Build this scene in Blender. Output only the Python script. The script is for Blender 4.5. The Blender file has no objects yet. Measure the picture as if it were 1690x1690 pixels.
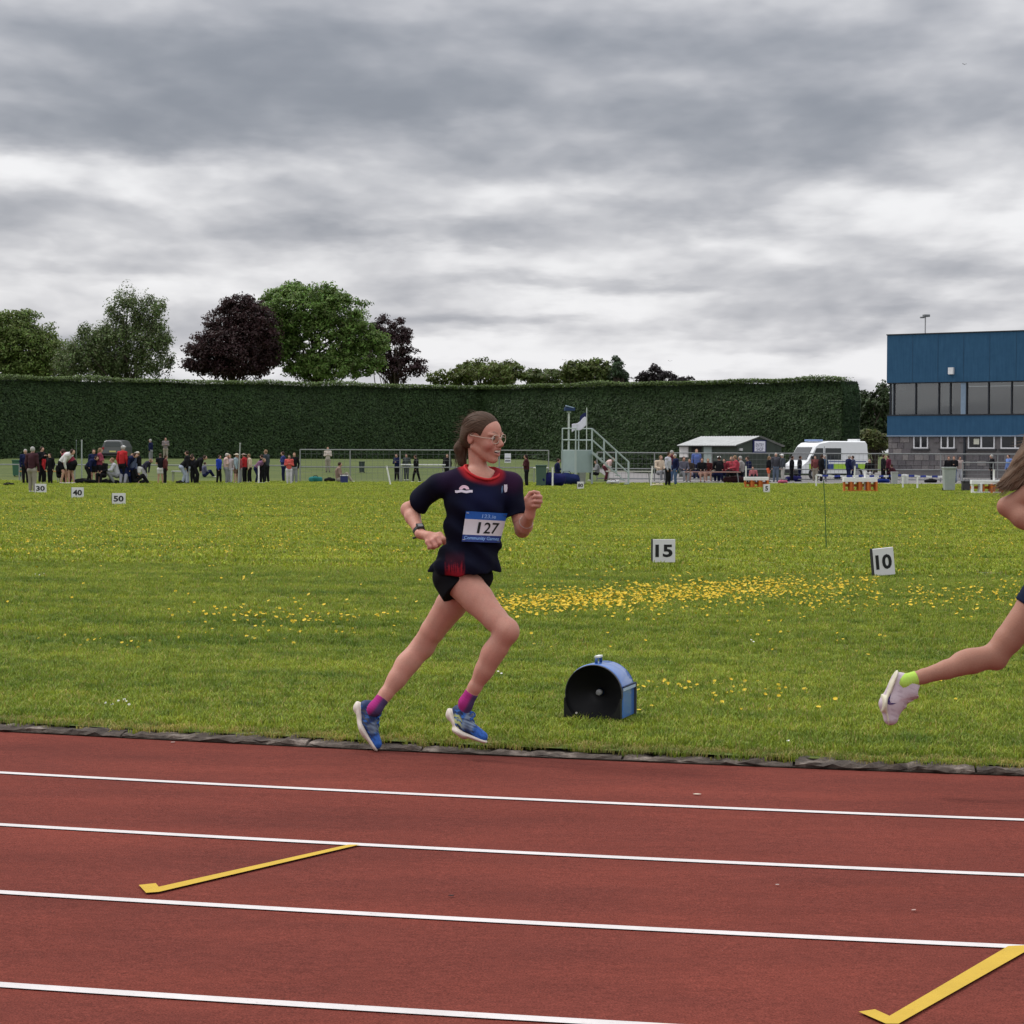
import bpy, bmesh, math, random
import numpy as np
from mathutils import Vector, Matrix
from mathutils.bvhtree import BVHTree

random.seed(7); RNG = np.random.default_rng(7)
SC = bpy.context.scene
COL = SC.collection

# ------------------------------------------------------------------ camera
F = 3663.0; CXP = 845.0; HOR = 742.0; CAMZ = 1.5; ROLL = 0.004      # focal length and horizon in pixels of the 1690 px photograph
PITCH = math.atan((CXP - HOR) / F)
FW = np.array([0, math.cos(PITCH), -math.sin(PITCH)])
U0 = np.array([0, math.sin(PITCH), math.cos(PITCH)])
R0 = np.array([1.0, 0, 0])
RT = R0 * math.cos(ROLL) + U0 * math.sin(ROLL)
UP = -R0 * math.sin(ROLL) + U0 * math.cos(ROLL)
CAM = np.array([0, 0, CAMZ])
cd = bpy.data.cameras.new('camera'); cam = bpy.data.objects.new('camera', cd); COL.objects.link(cam)
cd.sensor_width = 36; cd.sensor_fit = 'HORIZONTAL'; cd.lens = 36 * F / 1690; cd.clip_start = 0.2; cd.clip_end = 3000
cam.matrix_world = Matrix(((RT[0], UP[0], -FW[0], 0), (RT[1], UP[1], -FW[1], 0), (RT[2], UP[2], -FW[2], CAMZ), (0, 0, 0, 1)))
SC.camera = cam
SC.render.resolution_x = SC.render.resolution_y = 1024

# ------------------------------------------------------------------ sky and sun (overcast)
SUN_EL, SUN_AZ = math.radians(52), math.radians(-62)      # azimuth measured from the view direction, negative = left
def build_world():
    w = bpy.data.worlds.new('World'); SC.world = w; w.use_nodes = True
    nt = w.node_tree; N = nt.nodes; L = nt.links; N.clear()
    def m(op, a, b=None, c=None, clamp=False):
        n = N.new('ShaderNodeMath'); n.operation = op; n.use_clamp = clamp
        for i, v in enumerate((a, b, c)):
            if v is None: continue
            if isinstance(v, (int, float)): n.inputs[i].default_value = v
            else: L.new(v, n.inputs[i])
        return n.outputs[0]
    tc = N.new('ShaderNodeTexCoord'); sx = N.new('ShaderNodeSeparateXYZ'); L.new(tc.outputs['Generated'], sx.inputs[0])
    X, Y, Z = sx.outputs
    az = m('ARCTAN2', X, Y); zc = m('MAXIMUM', Z, 0.0); el = m('ARCSINE', zc)
    def noise(u, v, scale, detail, rough, wv=0.0, dist=0.0):
        cx = N.new('ShaderNodeCombineXYZ'); L.new(u, cx.inputs[0]); L.new(v, cx.inputs[1]); cx.inputs[2].default_value = wv
        n = N.new('ShaderNodeTexNoise'); n.noise_dimensions = '3D'; n.inputs['Scale'].default_value = scale
        n.inputs['Detail'].default_value = detail; n.inputs['Roughness'].default_value = rough; n.inputs['Distortion'].default_value = dist
        L.new(cx.outputs[0], n.inputs['Vector']); return n.outputs['Fac']
    def plane(e):                      # flattened cloud-deck coordinates
        q = m('ADD', e, 0.15); return m('DIVIDE', m('SINE', az), q), m('DIVIDE', m('MULTIPLY', m('COSINE', az), 1.0), q)
    pu, pv = plane(el)
    dn = m('SUBTRACT', noise(pu, pv, 2.6, 5, 0.58, 3.3), 0.5)
    dn2 = m('SUBTRACT', noise(pu, pv, 2.6, 5, 0.58, 8.8), 0.5)
    waz = m('ADD', az, m('MULTIPLY', dn, 0.075)); wel = m('ADD', el, m('MULTIPLY', dn2, 0.034))
    az_ = m('ADD', az, m('MULTIPLY', dn, 0.02))
    def lumps(e, scale, seed, det):        # heaped cloud: rounded cells in the flattened deck
        q = m('ADD', e, 0.28); u = m('DIVIDE', az_, q); v = m('MULTIPLY', m('LOGARITHM', q, math.e), 2.4); cx = N.new('ShaderNodeCombineXYZ'); L.new(m('ADD', u, seed), cx.inputs[0]); L.new(v, cx.inputs[1])
        n = N.new('ShaderNodeTexVoronoi'); n.voronoi_dimensions = '2D'; n.feature = 'SMOOTH_F1'; n.inputs['Smoothness'].default_value = .35; n.inputs['Scale'].default_value = scale
        n.inputs['Detail'].default_value = det; n.inputs['Roughness'].default_value = .5; n.inputs['Lacunarity'].default_value = 2.2; n.normalize = True; L.new(cx.outputs[0], n.inputs['Vector']); return n.outputs['Distance']
    pu2, pv2 = plane(wel); pu3, pv3 = plane(m('ADD', wel, 0.012))
    
    def deck(e, k): q = m('ADD', e, 0.28); return m('MULTIPLY', m('DIVIDE', az_, q), k), m('MULTIPLY', m('LOGARITHM', q, math.e), 2.6 * k)
    e0 = m('ADD', el, m('MULTIPLY', dn2, 0.014)); d0 = noise(*deck(e0, 1.0), 2.9, 3, 0.5, 1.7); d1 = noise(*deck(m('ADD', e0, 0.012), 1.0), 2.9, 3, 0.5, 1.7)
    el_ = m('ADD', el, m('MULTIPLY', dn2, 0.010)); l0 = lumps(el_, 3.6, 3.0, 3.5); l1 = lumps(m('ADD', el_, 0.012), 3.6, 3.0, 3.5)
    rim = m('SUBTRACT', d0, d1); heap = m('SUBTRACT', l1, l0)
    wisp = noise(*deck(e0, 1.0), 16.0, 4, 0.62, 5.1)
    # broad masses of this day's cloud: azimuth and elevation in pixels of the photograph, darkness
    masses = [(420, 120, 560, 105, .62), (700, 190, 330, 45, .26), (1290, 235, 330, 62, .50), (150, 235, 330, 34, .36), (640, 392, 300, 24, .30), (1180, 345, 270, 34, .34), (60, 360, 330, 44, .17),
              (930, 470, 330, 17, .26), (820, 525, 260, 13, .20), (150, 470, 330, 22, .18), (1620, 455, 260, 24, .22), (1500, 520, 260, 22, .20), (1450, 110, 420, 120, .28), (1000, 60, 300, 60, .16), (1250, 580, 200, 12, .12),
              (850, 225, 260, 40, -.14), (250, 300, 380, 24, -.16), (1520, 370, 260, 34, -.30), (950, 585, 600, 34, -.30), (1500, 250, 200, 40, -.12), (1240, 225, 45, 26, -.16), (960, 360, 60, 20, -.16), (820, 320, 330, 26, -.12), (1400, 330, 120, 18, -.10)]
    tot = None
    for px, py, rx, ry, s in masses:
        a0 = (px - CXP) / F; e0 = (HOR - py) / F
        gx = m('DIVIDE', m('SUBTRACT', waz, a0), rx / F); gy = m('DIVIDE', m('SUBTRACT', wel, e0), ry / F)
        g = m('MULTIPLY', m('EXPONENT', m('MULTIPLY', m('ADD', m('MULTIPLY', gx, gx), m('MULTIPLY', gy, gy)), -1.0)), s)
        tot = g if tot is None else m('ADD', tot, g)
    dark = m('ADD', m('MULTIPLY', tot, 1.25), m('MULTIPLY', m('SUBTRACT', d0, 0.48), 0.8))
    dark = m('ADD', dark, m('MULTIPLY', m('SUBTRACT', wisp, 0.5), 0.11))
    dark = m('SUBTRACT', dark, m('ADD', m('MULTIPLY', rim, 1.5), m('MULTIPLY', heap, 1.25)))
    ramp = N.new('ShaderNodeValToRGB'); L.new(m('ADD', m('MULTIPLY', dark, 0.86), 0.25, clamp=True), ramp.inputs[0])
    cr = ramp.color_ramp; cr.interpolation = 'B_SPLINE'
    cr.elements[0].position = 0.0; cr.elements[0].color = (.88, .88, .90, 1)
    cr.elements[1].position = 1.0; cr.elements[1].color = (.232, .252, .30, 1)
    for p, c in ((.16, (.76, .76, .785)), (.34, (.575, .58, .615)), (.54, (.425, .436, .48)), (.76, (.305, .323, .37))):
        e = cr.elements.new(p); e.color = (*c, 1)
    # an overcast sky grows brighter towards the zenith
    zen = m('ADD', 1.0, m('MULTIPLY', m('SMOOTH_MIN', m('MAXIMUM', m('SUBTRACT', Z, 0.2), 0.0), 1.0, 0.1), 1.7))
    vm = N.new('ShaderNodeVectorMath'); vm.operation = 'SCALE'; L.new(ramp.outputs[0], vm.inputs[0]); L.new(m('MULTIPLY', zen, 10.0), vm.inputs['Scale'])
    sky = N.new('ShaderNodeTexSky'); sky.sky_type = 'NISHITA'; sky.sun_disc = False
    sky.sun_elevation = SUN_EL; sky.sun_rotation = SUN_AZ; sky.air_density = 1.5; sky.dust_density = 3
    mix = N.new('ShaderNodeMix'); mix.data_type = 'RGBA'; mix.inputs[0].default_value = 0.93
    L.new(sky.outputs[0], mix.inputs[6]); L.new(vm.outputs[0], mix.inputs[7])
    bg = N.new('ShaderNodeBackground'); L.new(mix.outputs[2], bg.inputs[0]); bg.inputs[1].default_value = 0.1
    w.cycles.sampling_method = 'MANUAL'; w.cycles.sample_map_resolution = 512
    out = N.new('ShaderNodeOutputWorld'); L.new(bg.outputs[0], out.inputs[0])
build_world()
sl = bpy.data.lights.new('sun', 'SUN'); sl.energy = 1.5; sl.angle = math.radians(12); sl.color = (1, .96, .90)
so = bpy.data.objects.new('sun', sl); COL.objects.link(so)
sdir = Vector((math.sin(SUN_AZ) * math.cos(SUN_EL), math.cos(SUN_AZ) * math.cos(SUN_EL), math.sin(SUN_EL)))
so.rotation_euler = sdir.to_track_quat('Z', 'Y').to_euler(); so.location = (-20, 10, 30)
SC.view_settings.view_transform = 'Standard'; SC.view_settings.look = 'None'; SC.view_settings.gamma = 1; SC.view_settings.exposure = 0.10
SC.cycles.max_bounces = 6; SC.cycles.diffuse_bounces = 3; SC.cycles.transparent_max_bounces = 16; SC.cycles.use_denoising = True

# ------------------------------------------------------------------ placing by pixel on the ground
TCX, TCY, RK = 6.6, 47.0, 36.78          # centre of the bend, radius of the track's inner edge
def sstep(a, b, x):
    t = np.clip((np.asarray(x, float) - a) / (b - a), 0, 1); return t * t * (3 - 2 * t)
def gz(X, Y):
    """height of the ground"""
    X = np.asarray(X, float); Y = np.asarray(Y, float)
    z = -0.0145 * 12 * np.tanh(X / 12) * (1 - sstep(15, 55, Y)) - 0.13 * sstep(20, 60, Y)
    z = z + 0.13 * sstep(105, 122, Y) + 0.036 * (1 - sstep(RK - 0.34, RK - 0.27, np.hypot(X - TCX, np.minimum(Y, TCY) - TCY)))
    z = z + 0.82 * sstep(107, 131, Y) * (1 - sstep(-1.5, 6.5, X - (Y - 107) * 0.06))
    return z
def ray(px, py):
    d = FW * F + RT * (px - CXP) - UP * (py - CXP); return d / d[1]
def at(px, py, Y):
    return CAM + ray(px, py) * Y
def hit(px, py, lift=0.0):
    d = ray(px, py); Y = 20.0
    for _ in range(60):
        z = float(gz(d[0] * Y, Y)) + lift
        Yn = (CAMZ - z) / max(-d[2], 1e-4); Y = 0.5 * Y + 0.5 * min(Yn, 400)
    return CAM + d * Y
def hits(px, py):
    px = np.asarray(px, float); py = np.asarray(py, float)
    d = FW * F + RT * (px - CXP)[:, None] - UP * (py - CXP)[:, None]; d = d / d[:, 1:2]; Y = np.full(len(px), 20.0)
    for _ in range(60): Y = .5 * Y + .5 * np.minimum((CAMZ - gz(d[:, 0] * Y, Y)) / np.maximum(-d[:, 2], 1e-4), 400)
    return CAM + d * Y[:, None]
def gp(px, Y):
    """ground point at depth Y under pixel column px"""
    X = (px - CXP) / F * Y; return np.array([X, Y, float(gz(X, Y))])

# ------------------------------------------------------------------ materials
MATS = {}
def nmat(name):
    m = bpy.data.materials.new(name); m.use_nodes = True; MATS[name] = m
    nt = m.node_tree; return m, nt.nodes, nt.links, nt.nodes['Principled BSDF']
def mat(name, col, rough=.6, metal=0.0, var=.10, scale=8.0, bump=0.0, bscale=None, spec=.35, coat=0.0):
    """plain coloured stuff with uneven colour and a little relief"""
    if name in MATS: return MATS[name]
    m, N, L, B = nmat(name)
    tc = N.new('ShaderNodeTexCoord'); n = N.new('ShaderNodeTexNoise'); n.inputs['Scale'].default_value = scale; n.inputs['Detail'].default_value = 5
    L.new(tc.outputs['Object'], n.inputs['Vector'])
    r = N.new('ShaderNodeMapRange'); r.inputs[3].default_value = 1 - var * 1.6; r.inputs[4].default_value = 1 + var * 1.6
    L.new(n.outputs[0], r.inputs[0])
    v = N.new('ShaderNodeVectorMath'); v.operation = 'SCALE'; v.inputs[0].default_value = col; L.new(r.outputs[0], v.inputs['Scale'])
    L.new(v.outputs[0], B.inputs['Base Color'])
    B.inputs['Roughness'].default_value = rough; B.inputs['Metallic'].default_value = metal; B.inputs['Specular IOR Level'].default_value = spec
    B.inputs['Coat Weight'].default_value = coat
    if bump:
        b = N.new('ShaderNodeBump'); b.inputs['Strength'].default_value = bump; b.inputs['Distance'].default_value = .01
        n2 = N.new('ShaderNodeTexNoise'); n2.inputs['Scale'].default_value = bscale or scale * 6; n2.inputs['Detail'].default_value = 4
        L.new(tc.outputs['Object'], n2.inputs['Vector']); L.new(n2.outputs[0], b.inputs['Height']); L.new(b.outputs[0], B.inputs['Normal'])
    return m
def vmat(name, rough=.6, spec=.3, bump=0.0, bscale=60, sss=0.0, stretch=None, sheen=0.0):
    """colour comes from the mesh's own dye (attribute Col), grain from noise"""
    if name in MATS: return MATS[name]
    m, N, L, B = nmat(name)
    a = N.new('ShaderNodeAttribute'); a.attribute_name = 'Col'
    tc = N.new('ShaderNodeTexCoord'); n = N.new('ShaderNodeTexNoise'); n.inputs['Scale'].default_value = bscale; n.inputs['Detail'].default_value = 3
    src = tc.outputs['Object']
    if stretch:
        mp = N.new('ShaderNodeMapping'); mp.inputs['Scale'].default_value = stretch; L.new(src, mp.inputs[0]); src = mp.outputs[0]
    L.new(src, n.inputs['Vector'])
    r = N.new('ShaderNodeMapRange'); r.inputs[3].default_value = .88; r.inputs[4].default_value = 1.12; L.new(n.outputs[0], r.inputs[0])
    v = N.new('ShaderNodeVectorMath'); v.operation = 'SCALE'; L.new(a.outputs['Color'], v.inputs[0]); L.new(r.outputs[0], v.inputs['Scale'])
    L.new(v.outputs[0], B.inputs['Base Color']); B.inputs['Roughness'].default_value = rough; B.inputs['Specular IOR Level'].default_value = spec
    if sss:
        B.inputs['Subsurface Weight'].default_value = sss; B.inputs['Subsurface Radius'].default_value = (.012, .005, .003); B.inputs['Subsurface Scale'].default_value = 1.0
    if sheen: B.inputs['Sheen Weight'].default_value = sheen
    if bump:
        b = N.new('ShaderNodeBump'); b.inputs['Strength'].default_value = bump; b.inputs['Distance'].default_value = .004
        L.new(n.outputs[0], b.inputs['Height']); L.new(b.outputs[0], B.inputs['Normal'])
    return m

# ------------------------------------------------------------------ mesh helpers
def link(o, parent=None):
    COL.objects.link(o)
    if parent is not None: o.parent = parent
    return o
def mesh_obj(name, V, Fs, material, parent=None, smooth=False, col=None, origin=None, mats=None, fm=None):
    """vertices in world coordinates; origin (or the parent's location) is taken off"""
    me = bpy.data.meshes.new(name)
    V = np.asarray(V, float)
    off = np.zeros(3)
    q = parent
    while q is not None: off = off + np.array(q.location); q = q.parent
    o_loc = np.zeros(3)
    if origin is not None: o_loc = np.asarray(origin, float) - off
    me.from_pydata((V - off - o_loc).tolist(), [], [list(map(int, f)) for f in Fs] if not isinstance(Fs, np.ndarray) else Fs.tolist())
    o = bpy.data.objects.new(name, me); o.location = o_loc
    for mm in (mats or [material]): me.materials.append(mm)
    if fm is not None: me.polygons.foreach_set('material_index', np.asarray(fm, np.int32))
    if smooth: me.polygons.foreach_set('use_smooth', np.ones(len(me.polygons), bool))
    if col is not None:
        a = me.attributes.new('Col', 'FLOAT_COLOR', 'POINT'); c = np.ones((len(V), 4), np.float32); c[:, :3] = col
        a.data.foreach_set('color', c.ravel())
    me.update(); return link(o, parent)
def thing(name, loc, label=None, cat=None, group=None):
    o = bpy.data.objects.new(name, None); o.empty_display_size = .2; o.location = tuple(loc); link(o); return tag(o, label, cat, group)
def tag(o, label=None, cat=None, group=None, kind=None):
    if label: o['label'] = label
    if cat: o['category'] = cat
    if group: o['group'] = group
    if kind: o['kind'] = kind
    return o
class MB:
    """collects boxes, bars, tubes, prisms in world coordinates"""
    def __init__(s): s.V = []; s.F = []; s.M = []
    def add(s, V, Fs, mi=0):
        b = len(s.V); s.V += [tuple(map(float, v)) for v in V]
        for f in Fs: s.F.append([b + i for i in f]); s.M.append(mi)
        return s
    def box(s, c, size, rz=0.0, mi=0, bev=0.0, R=None):
        hx, hy, hz = np.array(size) / 2.0; c = np.array(c, float)
        if R is None:
            ca, sa = math.cos(rz), math.sin(rz); R = np.array([[ca, -sa, 0], [sa, ca, 0], [0, 0, 1]])
        if bev <= 0:
            V = [c + R @ np.array([x * hx, y * hy, z * hz]) for x in (-1, 1) for y in (-1, 1) for z in (-1, 1)]
            return s.add(V, [(0, 1, 3, 2), (4, 6, 7, 5), (0, 4, 5, 1), (2, 3, 7, 6), (0, 2, 6, 4), (1, 5, 7, 3)], mi)
        bm = bmesh.new(); bmesh.ops.create_cube(bm, size=1.0)
        for v in bm.verts: v.co = Vector((v.co.x * hx * 2, v.co.y * hy * 2, v.co.z * hz * 2))
        bmesh.ops.bevel(bm, geom=bm.edges[:], offset=bev, segments=2, affect='EDGES', profile=.7)
        bm.verts.index_update()
        V = [c + R @ np.array(v.co) for v in bm.verts]; Fs = [[v.index for v in f.verts] for f in bm.faces]; bm.free()
        return s.add(V, Fs, mi)
    def tube(s, pts, r, n=8, mi=0, cap=True):
        pts = [np.array(p, float) for p in pts]; k = len(pts); rr = r if hasattr(r, '__len__') else [r] * k
        t0 = pts[1] - pts[0]; a = np.array([0, 0, 1.0]) if abs(t0[2]) < .9 * np.linalg.norm(t0) else np.array([1.0, 0, 0])
        V = []
        for i in range(k):
            t = pts[min(i + 1, k - 1)] - pts[max(i - 1, 0)]; t /= np.linalg.norm(t) + 1e-12
            u = np.cross(t, a); u /= np.linalg.norm(u) + 1e-12; w = np.cross(u, t)
            for j in range(n):
                an = 2 * math.pi * j / n; V.append(pts[i] + rr[i] * (math.cos(an) * u + math.sin(an) * w))
        Fs = []
        for i in range(k - 1):
            for j in range(n):
                j2 = (j + 1) % n; Fs.append((i * n + j, i * n + j2, (i + 1) * n + j2, (i + 1) * n + j))
        if cap: Fs += [tuple(range(n - 1, -1, -1)), tuple((k - 1) * n + j for j in range(n))]
        return s.add(V, Fs, mi)
    def prism(s, poly, depth_vec, mi=0):
        """poly: list of 3-D points (planar), extruded by depth_vec"""
        n = len(poly); P = [np.array(p, float) for p in poly]; d = np.array(depth_vec, float)
        V = P + [p + d for p in P]
        Fs = [tuple(range(n)), tuple(range(2 * n - 1, n - 1, -1))] + [(i, n + i, n + (i + 1) % n, (i + 1) % n) for i in range(n)]
        return s.add(V, Fs, mi)
    def grid(s, P, mi=0):
        """P[i][j] points"""
        ni, nj = len(P), len(P[0]); V = [p for row in P for p in row]
        return s.add(V, [(i * nj + j, i * nj + j + 1, (i + 1) * nj + j + 1, (i + 1) * nj + j) for i in range(ni - 1) for j in range(nj - 1)], mi)
    def build(s, name, material, parent=None, smooth=False, origin=None, mats=None):
        return mesh_obj(name, s.V, s.F, material, parent, smooth, origin=origin, mats=mats, fm=s.M if mats else None)
def copy_tree(o, loc, rz=None, label=None, group=None, parent=None):
    c = o.copy(); COL.objects.link(c); c.parent = parent
    if parent is None:
        c.location = tuple(loc)
        if rz is not None: c.rotation_euler = (0, 0, rz)
        if label: c['label'] = label
        if group: c['group'] = group
    for ch in list(o.children): copy_tree(ch, None, parent=c)
    return c
def text_mesh(txt, size=1.0, extrude=0.0, bold=0.0):
    """flat outline of a word: 2-D points and faces, centred, cap height about size"""
    cu = bpy.data.curves.new('text', 'FONT'); cu.body = txt; cu.size = size; cu.align_x = 'CENTER'; cu.align_y = 'CENTER'; cu.resolution_u = 3; cu.offset = bold
    ob = bpy.data.objects.new('text', cu); COL.objects.link(ob)
    dg = bpy.context.evaluated_depsgraph_get(); me = bpy.data.meshes.new_from_object(ob.evaluated_get(dg))
    V = np.array([v.co for v in me.vertices]); Fs = [tuple(p.vertices) for p in me.polygons]
    bpy.data.objects.remove(ob); bpy.data.curves.remove(cu); bpy.data.meshes.remove(me)
    lo, hi = V.min(0), V.max(0); V = V - (lo + hi) / 2
    return V[:, :2], Fs, (hi - lo)[:2]
# ================================================================== ground, track, grass
def grass_mat():
    m, N, L, B = nmat('mown_grass')
    g = N.new('ShaderNodeNewGeometry'); pos = g.outputs['Position']
    def noise(scale, det, st=(1, 1, 1)):
        mp = N.new('ShaderNodeMapping'); mp.inputs['Scale'].default_value = st; L.new(pos, mp.inputs[0])
        n = N.new('ShaderNodeTexNoise'); n.inputs['Scale'].default_value = scale; n.inputs['Detail'].default_value = det; n.inputs['Roughness'].default_value = .62; L.new(mp.outputs[0], n.inputs['Vector']); return n.outputs[0]
    def mixc(f, a, b):
        x = N.new('ShaderNodeMix'); x.data_type = 'RGBA'
        L.new(f, x.inputs[0])
        for i, v in ((6, a), (7, b)):
            if isinstance(v, tuple): x.inputs[i].default_value = (*v, 1)
            else: L.new(v, x.inputs[i])
        return x.outputs[2]
    def rng(f, a, b):
        r = N.new('ShaderNodeMapRange'); L.new(f, r.inputs[0]); r.inputs[1].default_value = a; r.inputs[2].default_value = b; return r.outputs[0]
    n1 = rng(noise(.9, 6, (.45, 1, 1)), .36, .66); n2 = rng(noise(14, 5), .32, .68); n3 = rng(noise(.17, 4, (.35, 1, 1)), .38, .64)
    c = mixc(n1, (.075, .115, .018), (.125, .165, .026))
    c = mixc(n3, c, (.15, .165, .028))
    dk = mixc(n2, (.034, .062, .008), c)
    sp = N.new('ShaderNodeSeparateXYZ'); L.new(pos, sp.inputs[0])
    far = rng(sp.outputs[1], 14, 60)
    c = mixc(far, dk, c); c = mixc(rng(sp.outputs[1], 100, 112), c, mixc(n1, (.062, .088, .022), (.095, .118, .030)))
    # worn dry strip along the kerb
    L.new(c, B.inputs['Base Color']); B.inputs['Roughness'].default_value = .8; B.inputs['Specular IOR Level'].default_value = .15
    bp = N.new('ShaderNodeBump'); bp.inputs['Strength'].default_value = .8; bp.inputs['Distance'].default_value = .06
    L.new(noise(9, 6), bp.inputs['Height']); L.new(bp.outputs[0], B.inputs['Normal'])
    return m
def blade_mat():
    m, N, L, B = nmat('grass_blade')
    a = N.new('ShaderNodeAttribute'); a.attribute_name = 'Col'
    g = N.new('ShaderNodeNewGeometry'); mp = N.new('ShaderNodeMapping'); mp.inputs['Scale'].default_value = (.3, 1.2, 1); L.new(g.outputs['Position'], mp.inputs[0])
    n = N.new('ShaderNodeTexNoise'); n.inputs['Scale'].default_value = .9; n.inputs['Detail'].default_value = 7; n.inputs['Roughness'].default_value = .65; L.new(mp.outputs[0], n.inputs['Vector'])
    nf = N.new('ShaderNodeTexNoise'); nf.inputs['Scale'].default_value = 5.5; nf.inputs['Detail'].default_value = 5; L.new(g.outputs['Position'], nf.inputs['Vector'])
    av = N.new('ShaderNodeMix'); av.inputs[0].default_value = .45; L.new(n.outputs[0], av.inputs[2]); L.new(nf.outputs[0], av.inputs[3])
    r = N.new('ShaderNodeValToRGB'); L.new(av.outputs[0], r.inputs[0])
    r.color_ramp.elements[0].position = .38; r.color_ramp.elements[0].color = (.50, .62, .50, 1)
    r.color_ramp.elements[1].position = .62; r.color_ramp.elements[1].color = (1.42, 1.26, 1.05, 1)
    x = N.new('ShaderNodeMix'); x.data_type = 'RGBA'; x.blend_type = 'MULTIPLY'; x.inputs[0].default_value = 1; L.new(a.outputs['Color'], x.inputs[6]); L.new(r.outputs[0], x.inputs[7])
    L.new(x.outputs[2], B.inputs['Base Color']); B.inputs['Roughness'].default_value = .55; B.inputs['Specular IOR Level'].default_value = .25
    t = N.new('ShaderNodeBsdfTranslucent'); L.new(x.outputs[2], t.inputs[0]); ms = N.new('ShaderNodeMixShader'); ms.inputs[0].default_value = .3
    L.new(B.outputs[0], ms.inputs[1]); L.new(t.outputs[0], ms.inputs[2]); L.new(ms.outputs[0], N['Material Output'].inputs[0])
    return m
GRASS = grass_mat(); BLADE = blade_mat()

def sheet(xs, ys_of, zf):
    V = []; nj = None
    for x in xs:
        ys = ys_of(x); nj = len(ys); V.append(np.stack([np.full(nj, x), ys, zf(np.full(nj, x), ys)], 1))
    V = np.concatenate(V); ni = len(xs)
    i, j = np.meshgrid(np.arange(ni - 1), np.arange(nj - 1), indexing='ij'); a = (i * nj + j).ravel()
    return V, np.stack([a, a + nj, a + nj + 1, a + 1], 1)
xs = np.concatenate([-np.geomspace(900, 60, 12), np.linspace(-50, 50, 51), np.geomspace(60, 900, 12)])
ys = np.concatenate([np.linspace(-60, 10, 15), np.linspace(12, 150, 70), np.geomspace(160, 2200, 14)])
V, Fc = sheet(xs, lambda x: ys, lambda X, Y: gz(X, Y) - 0.14)
tag(mesh_obj('ground', V, Fc, GRASS, smooth=True), kind='structure')
xs = np.linspace(TCX - 36.2, TCX + 34, 240)
def infield_rows(x):
    y0 = TCY - math.sqrt((RK - .10) ** 2 - (x - TCX) ** 2)
    return np.concatenate([y0 + (62 - y0) * np.linspace(0, 1, 90) ** 2, np.linspace(63, 150, 60)])
V, Fc = sheet(xs, infield_rows, lambda X, Y: np.where(Y < TCY, gz(X, Y + 0.25), gz(X, Y)))
tag(mesh_obj('grass_field', V, Fc, GRASS, smooth=True), kind='structure')

# ---- track
def track_mat():
    m, N, L, B = nmat('track_rubber')
    tc = N.new('ShaderNodeNewGeometry'); P = tc.outputs['Position']
    def noise(s, d, st=(1, 1, 1), ro=.6):
        mp = N.new('ShaderNodeMapping'); mp.inputs['Scale'].default_value = st; L.new(P, mp.inputs[0])
        n = N.new('ShaderNodeTexNoise'); n.inputs['Scale'].default_value = s; n.inputs['Detail'].default_value = d; n.inputs['Roughness'].default_value = ro; L.new(mp.outputs[0], n.inputs['Vector']); return n.outputs[0]
    r = N.new('ShaderNodeValToRGB'); L.new(noise(2.2, 6, (.35, 1, 1)), r.inputs[0])
    r.color_ramp.elements[0].position = .3; r.color_ramp.elements[0].color = (.123, .032, .0245, 1)
    r.color_ramp.elements[1].position = .7; r.color_ramp.elements[1].color = (.175, .042, .0300, 1)
    r2 = N.new('ShaderNodeMapRange'); L.new(noise(160, 3), r2.inputs[0]); r2.inputs[1].default_value = .25; r2.inputs[2].default_value = .75; r2.inputs[3].default_value = .5; r2.inputs[4].default_value = 1.5
    r3 = N.new('ShaderNodeMapRange'); L.new(noise(.8, 4, (.5, 2, 1)), r3.inputs[0]); r3.inputs[1].default_value = .3; r3.inputs[2].default_value = .7; r3.inputs[3].default_value = .87; r3.inputs[4].default_value = 1.07
    r4 = N.new('ShaderNodeMapRange'); L.new(noise(38, 4, (.6, 1, 1), .7), r4.inputs[0]); r4.inputs[1].default_value = .3; r4.inputs[2].default_value = .7; r4.inputs[3].default_value = .84; r4.inputs[4].default_value = 1.16
    m0 = N.new('ShaderNodeMath'); m0.operation = 'MULTIPLY'; L.new(r2.outputs[0], m0.inputs[0]); L.new(r4.outputs[0], m0.inputs[1])
    mu = N.new('ShaderNodeMath'); mu.operation = 'MULTIPLY'; L.new(m0.outputs[0], mu.inputs[0]); L.new(r3.outputs[0], mu.inputs[1])
    v = N.new('ShaderNodeVectorMath'); v.operation = 'SCALE'; L.new(r.outputs[0], v.inputs[0]); L.new(mu.outputs[0], v.inputs['Scale']); L.new(v.outputs[0], B.inputs['Base Color'])
    B.inputs['Roughness'].default_value = .95; B.inputs['Specular IOR Level'].default_value = .06
    b = N.new('ShaderNodeBump'); b.inputs['Strength'].default_value = .6; b.inputs['Distance'].default_value = .004; L.new(noise(220, 2), b.inputs['Height']); L.new(b.outputs[0], B.inputs['Normal'])
    return m
TH0 = math.atan2(-TCY, -TCX)
def tz(X, Y): return gz(X, Y) - 0.036 * (1 - sstep(RK - 0.34, RK - 0.27, np.hypot(X - TCX, np.minimum(Y, TCY) - TCY)))
def ring(name, r0, r1, th0, th1, n, lift, material, nr=2, parent=None):
    th = np.linspace(th0, th1, n); rr = np.linspace(r0, r1, nr)
    T, R = np.meshgrid(th, rr, indexing='ij'); X = TCX + R * np.cos(T); Y = TCY + R * np.sin(T)
    V = np.stack([X, Y, tz(X, Y) + lift], -1).reshape(-1, 3)
    i, j = np.meshgrid(np.arange(n - 1), np.arange(nr - 1), indexing='ij'); a = (i * nr + j).ravel()
    return mesh_obj(name, V, np.stack([a, a + 1, a + nr + 1, a + nr], 1), material, parent)
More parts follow.
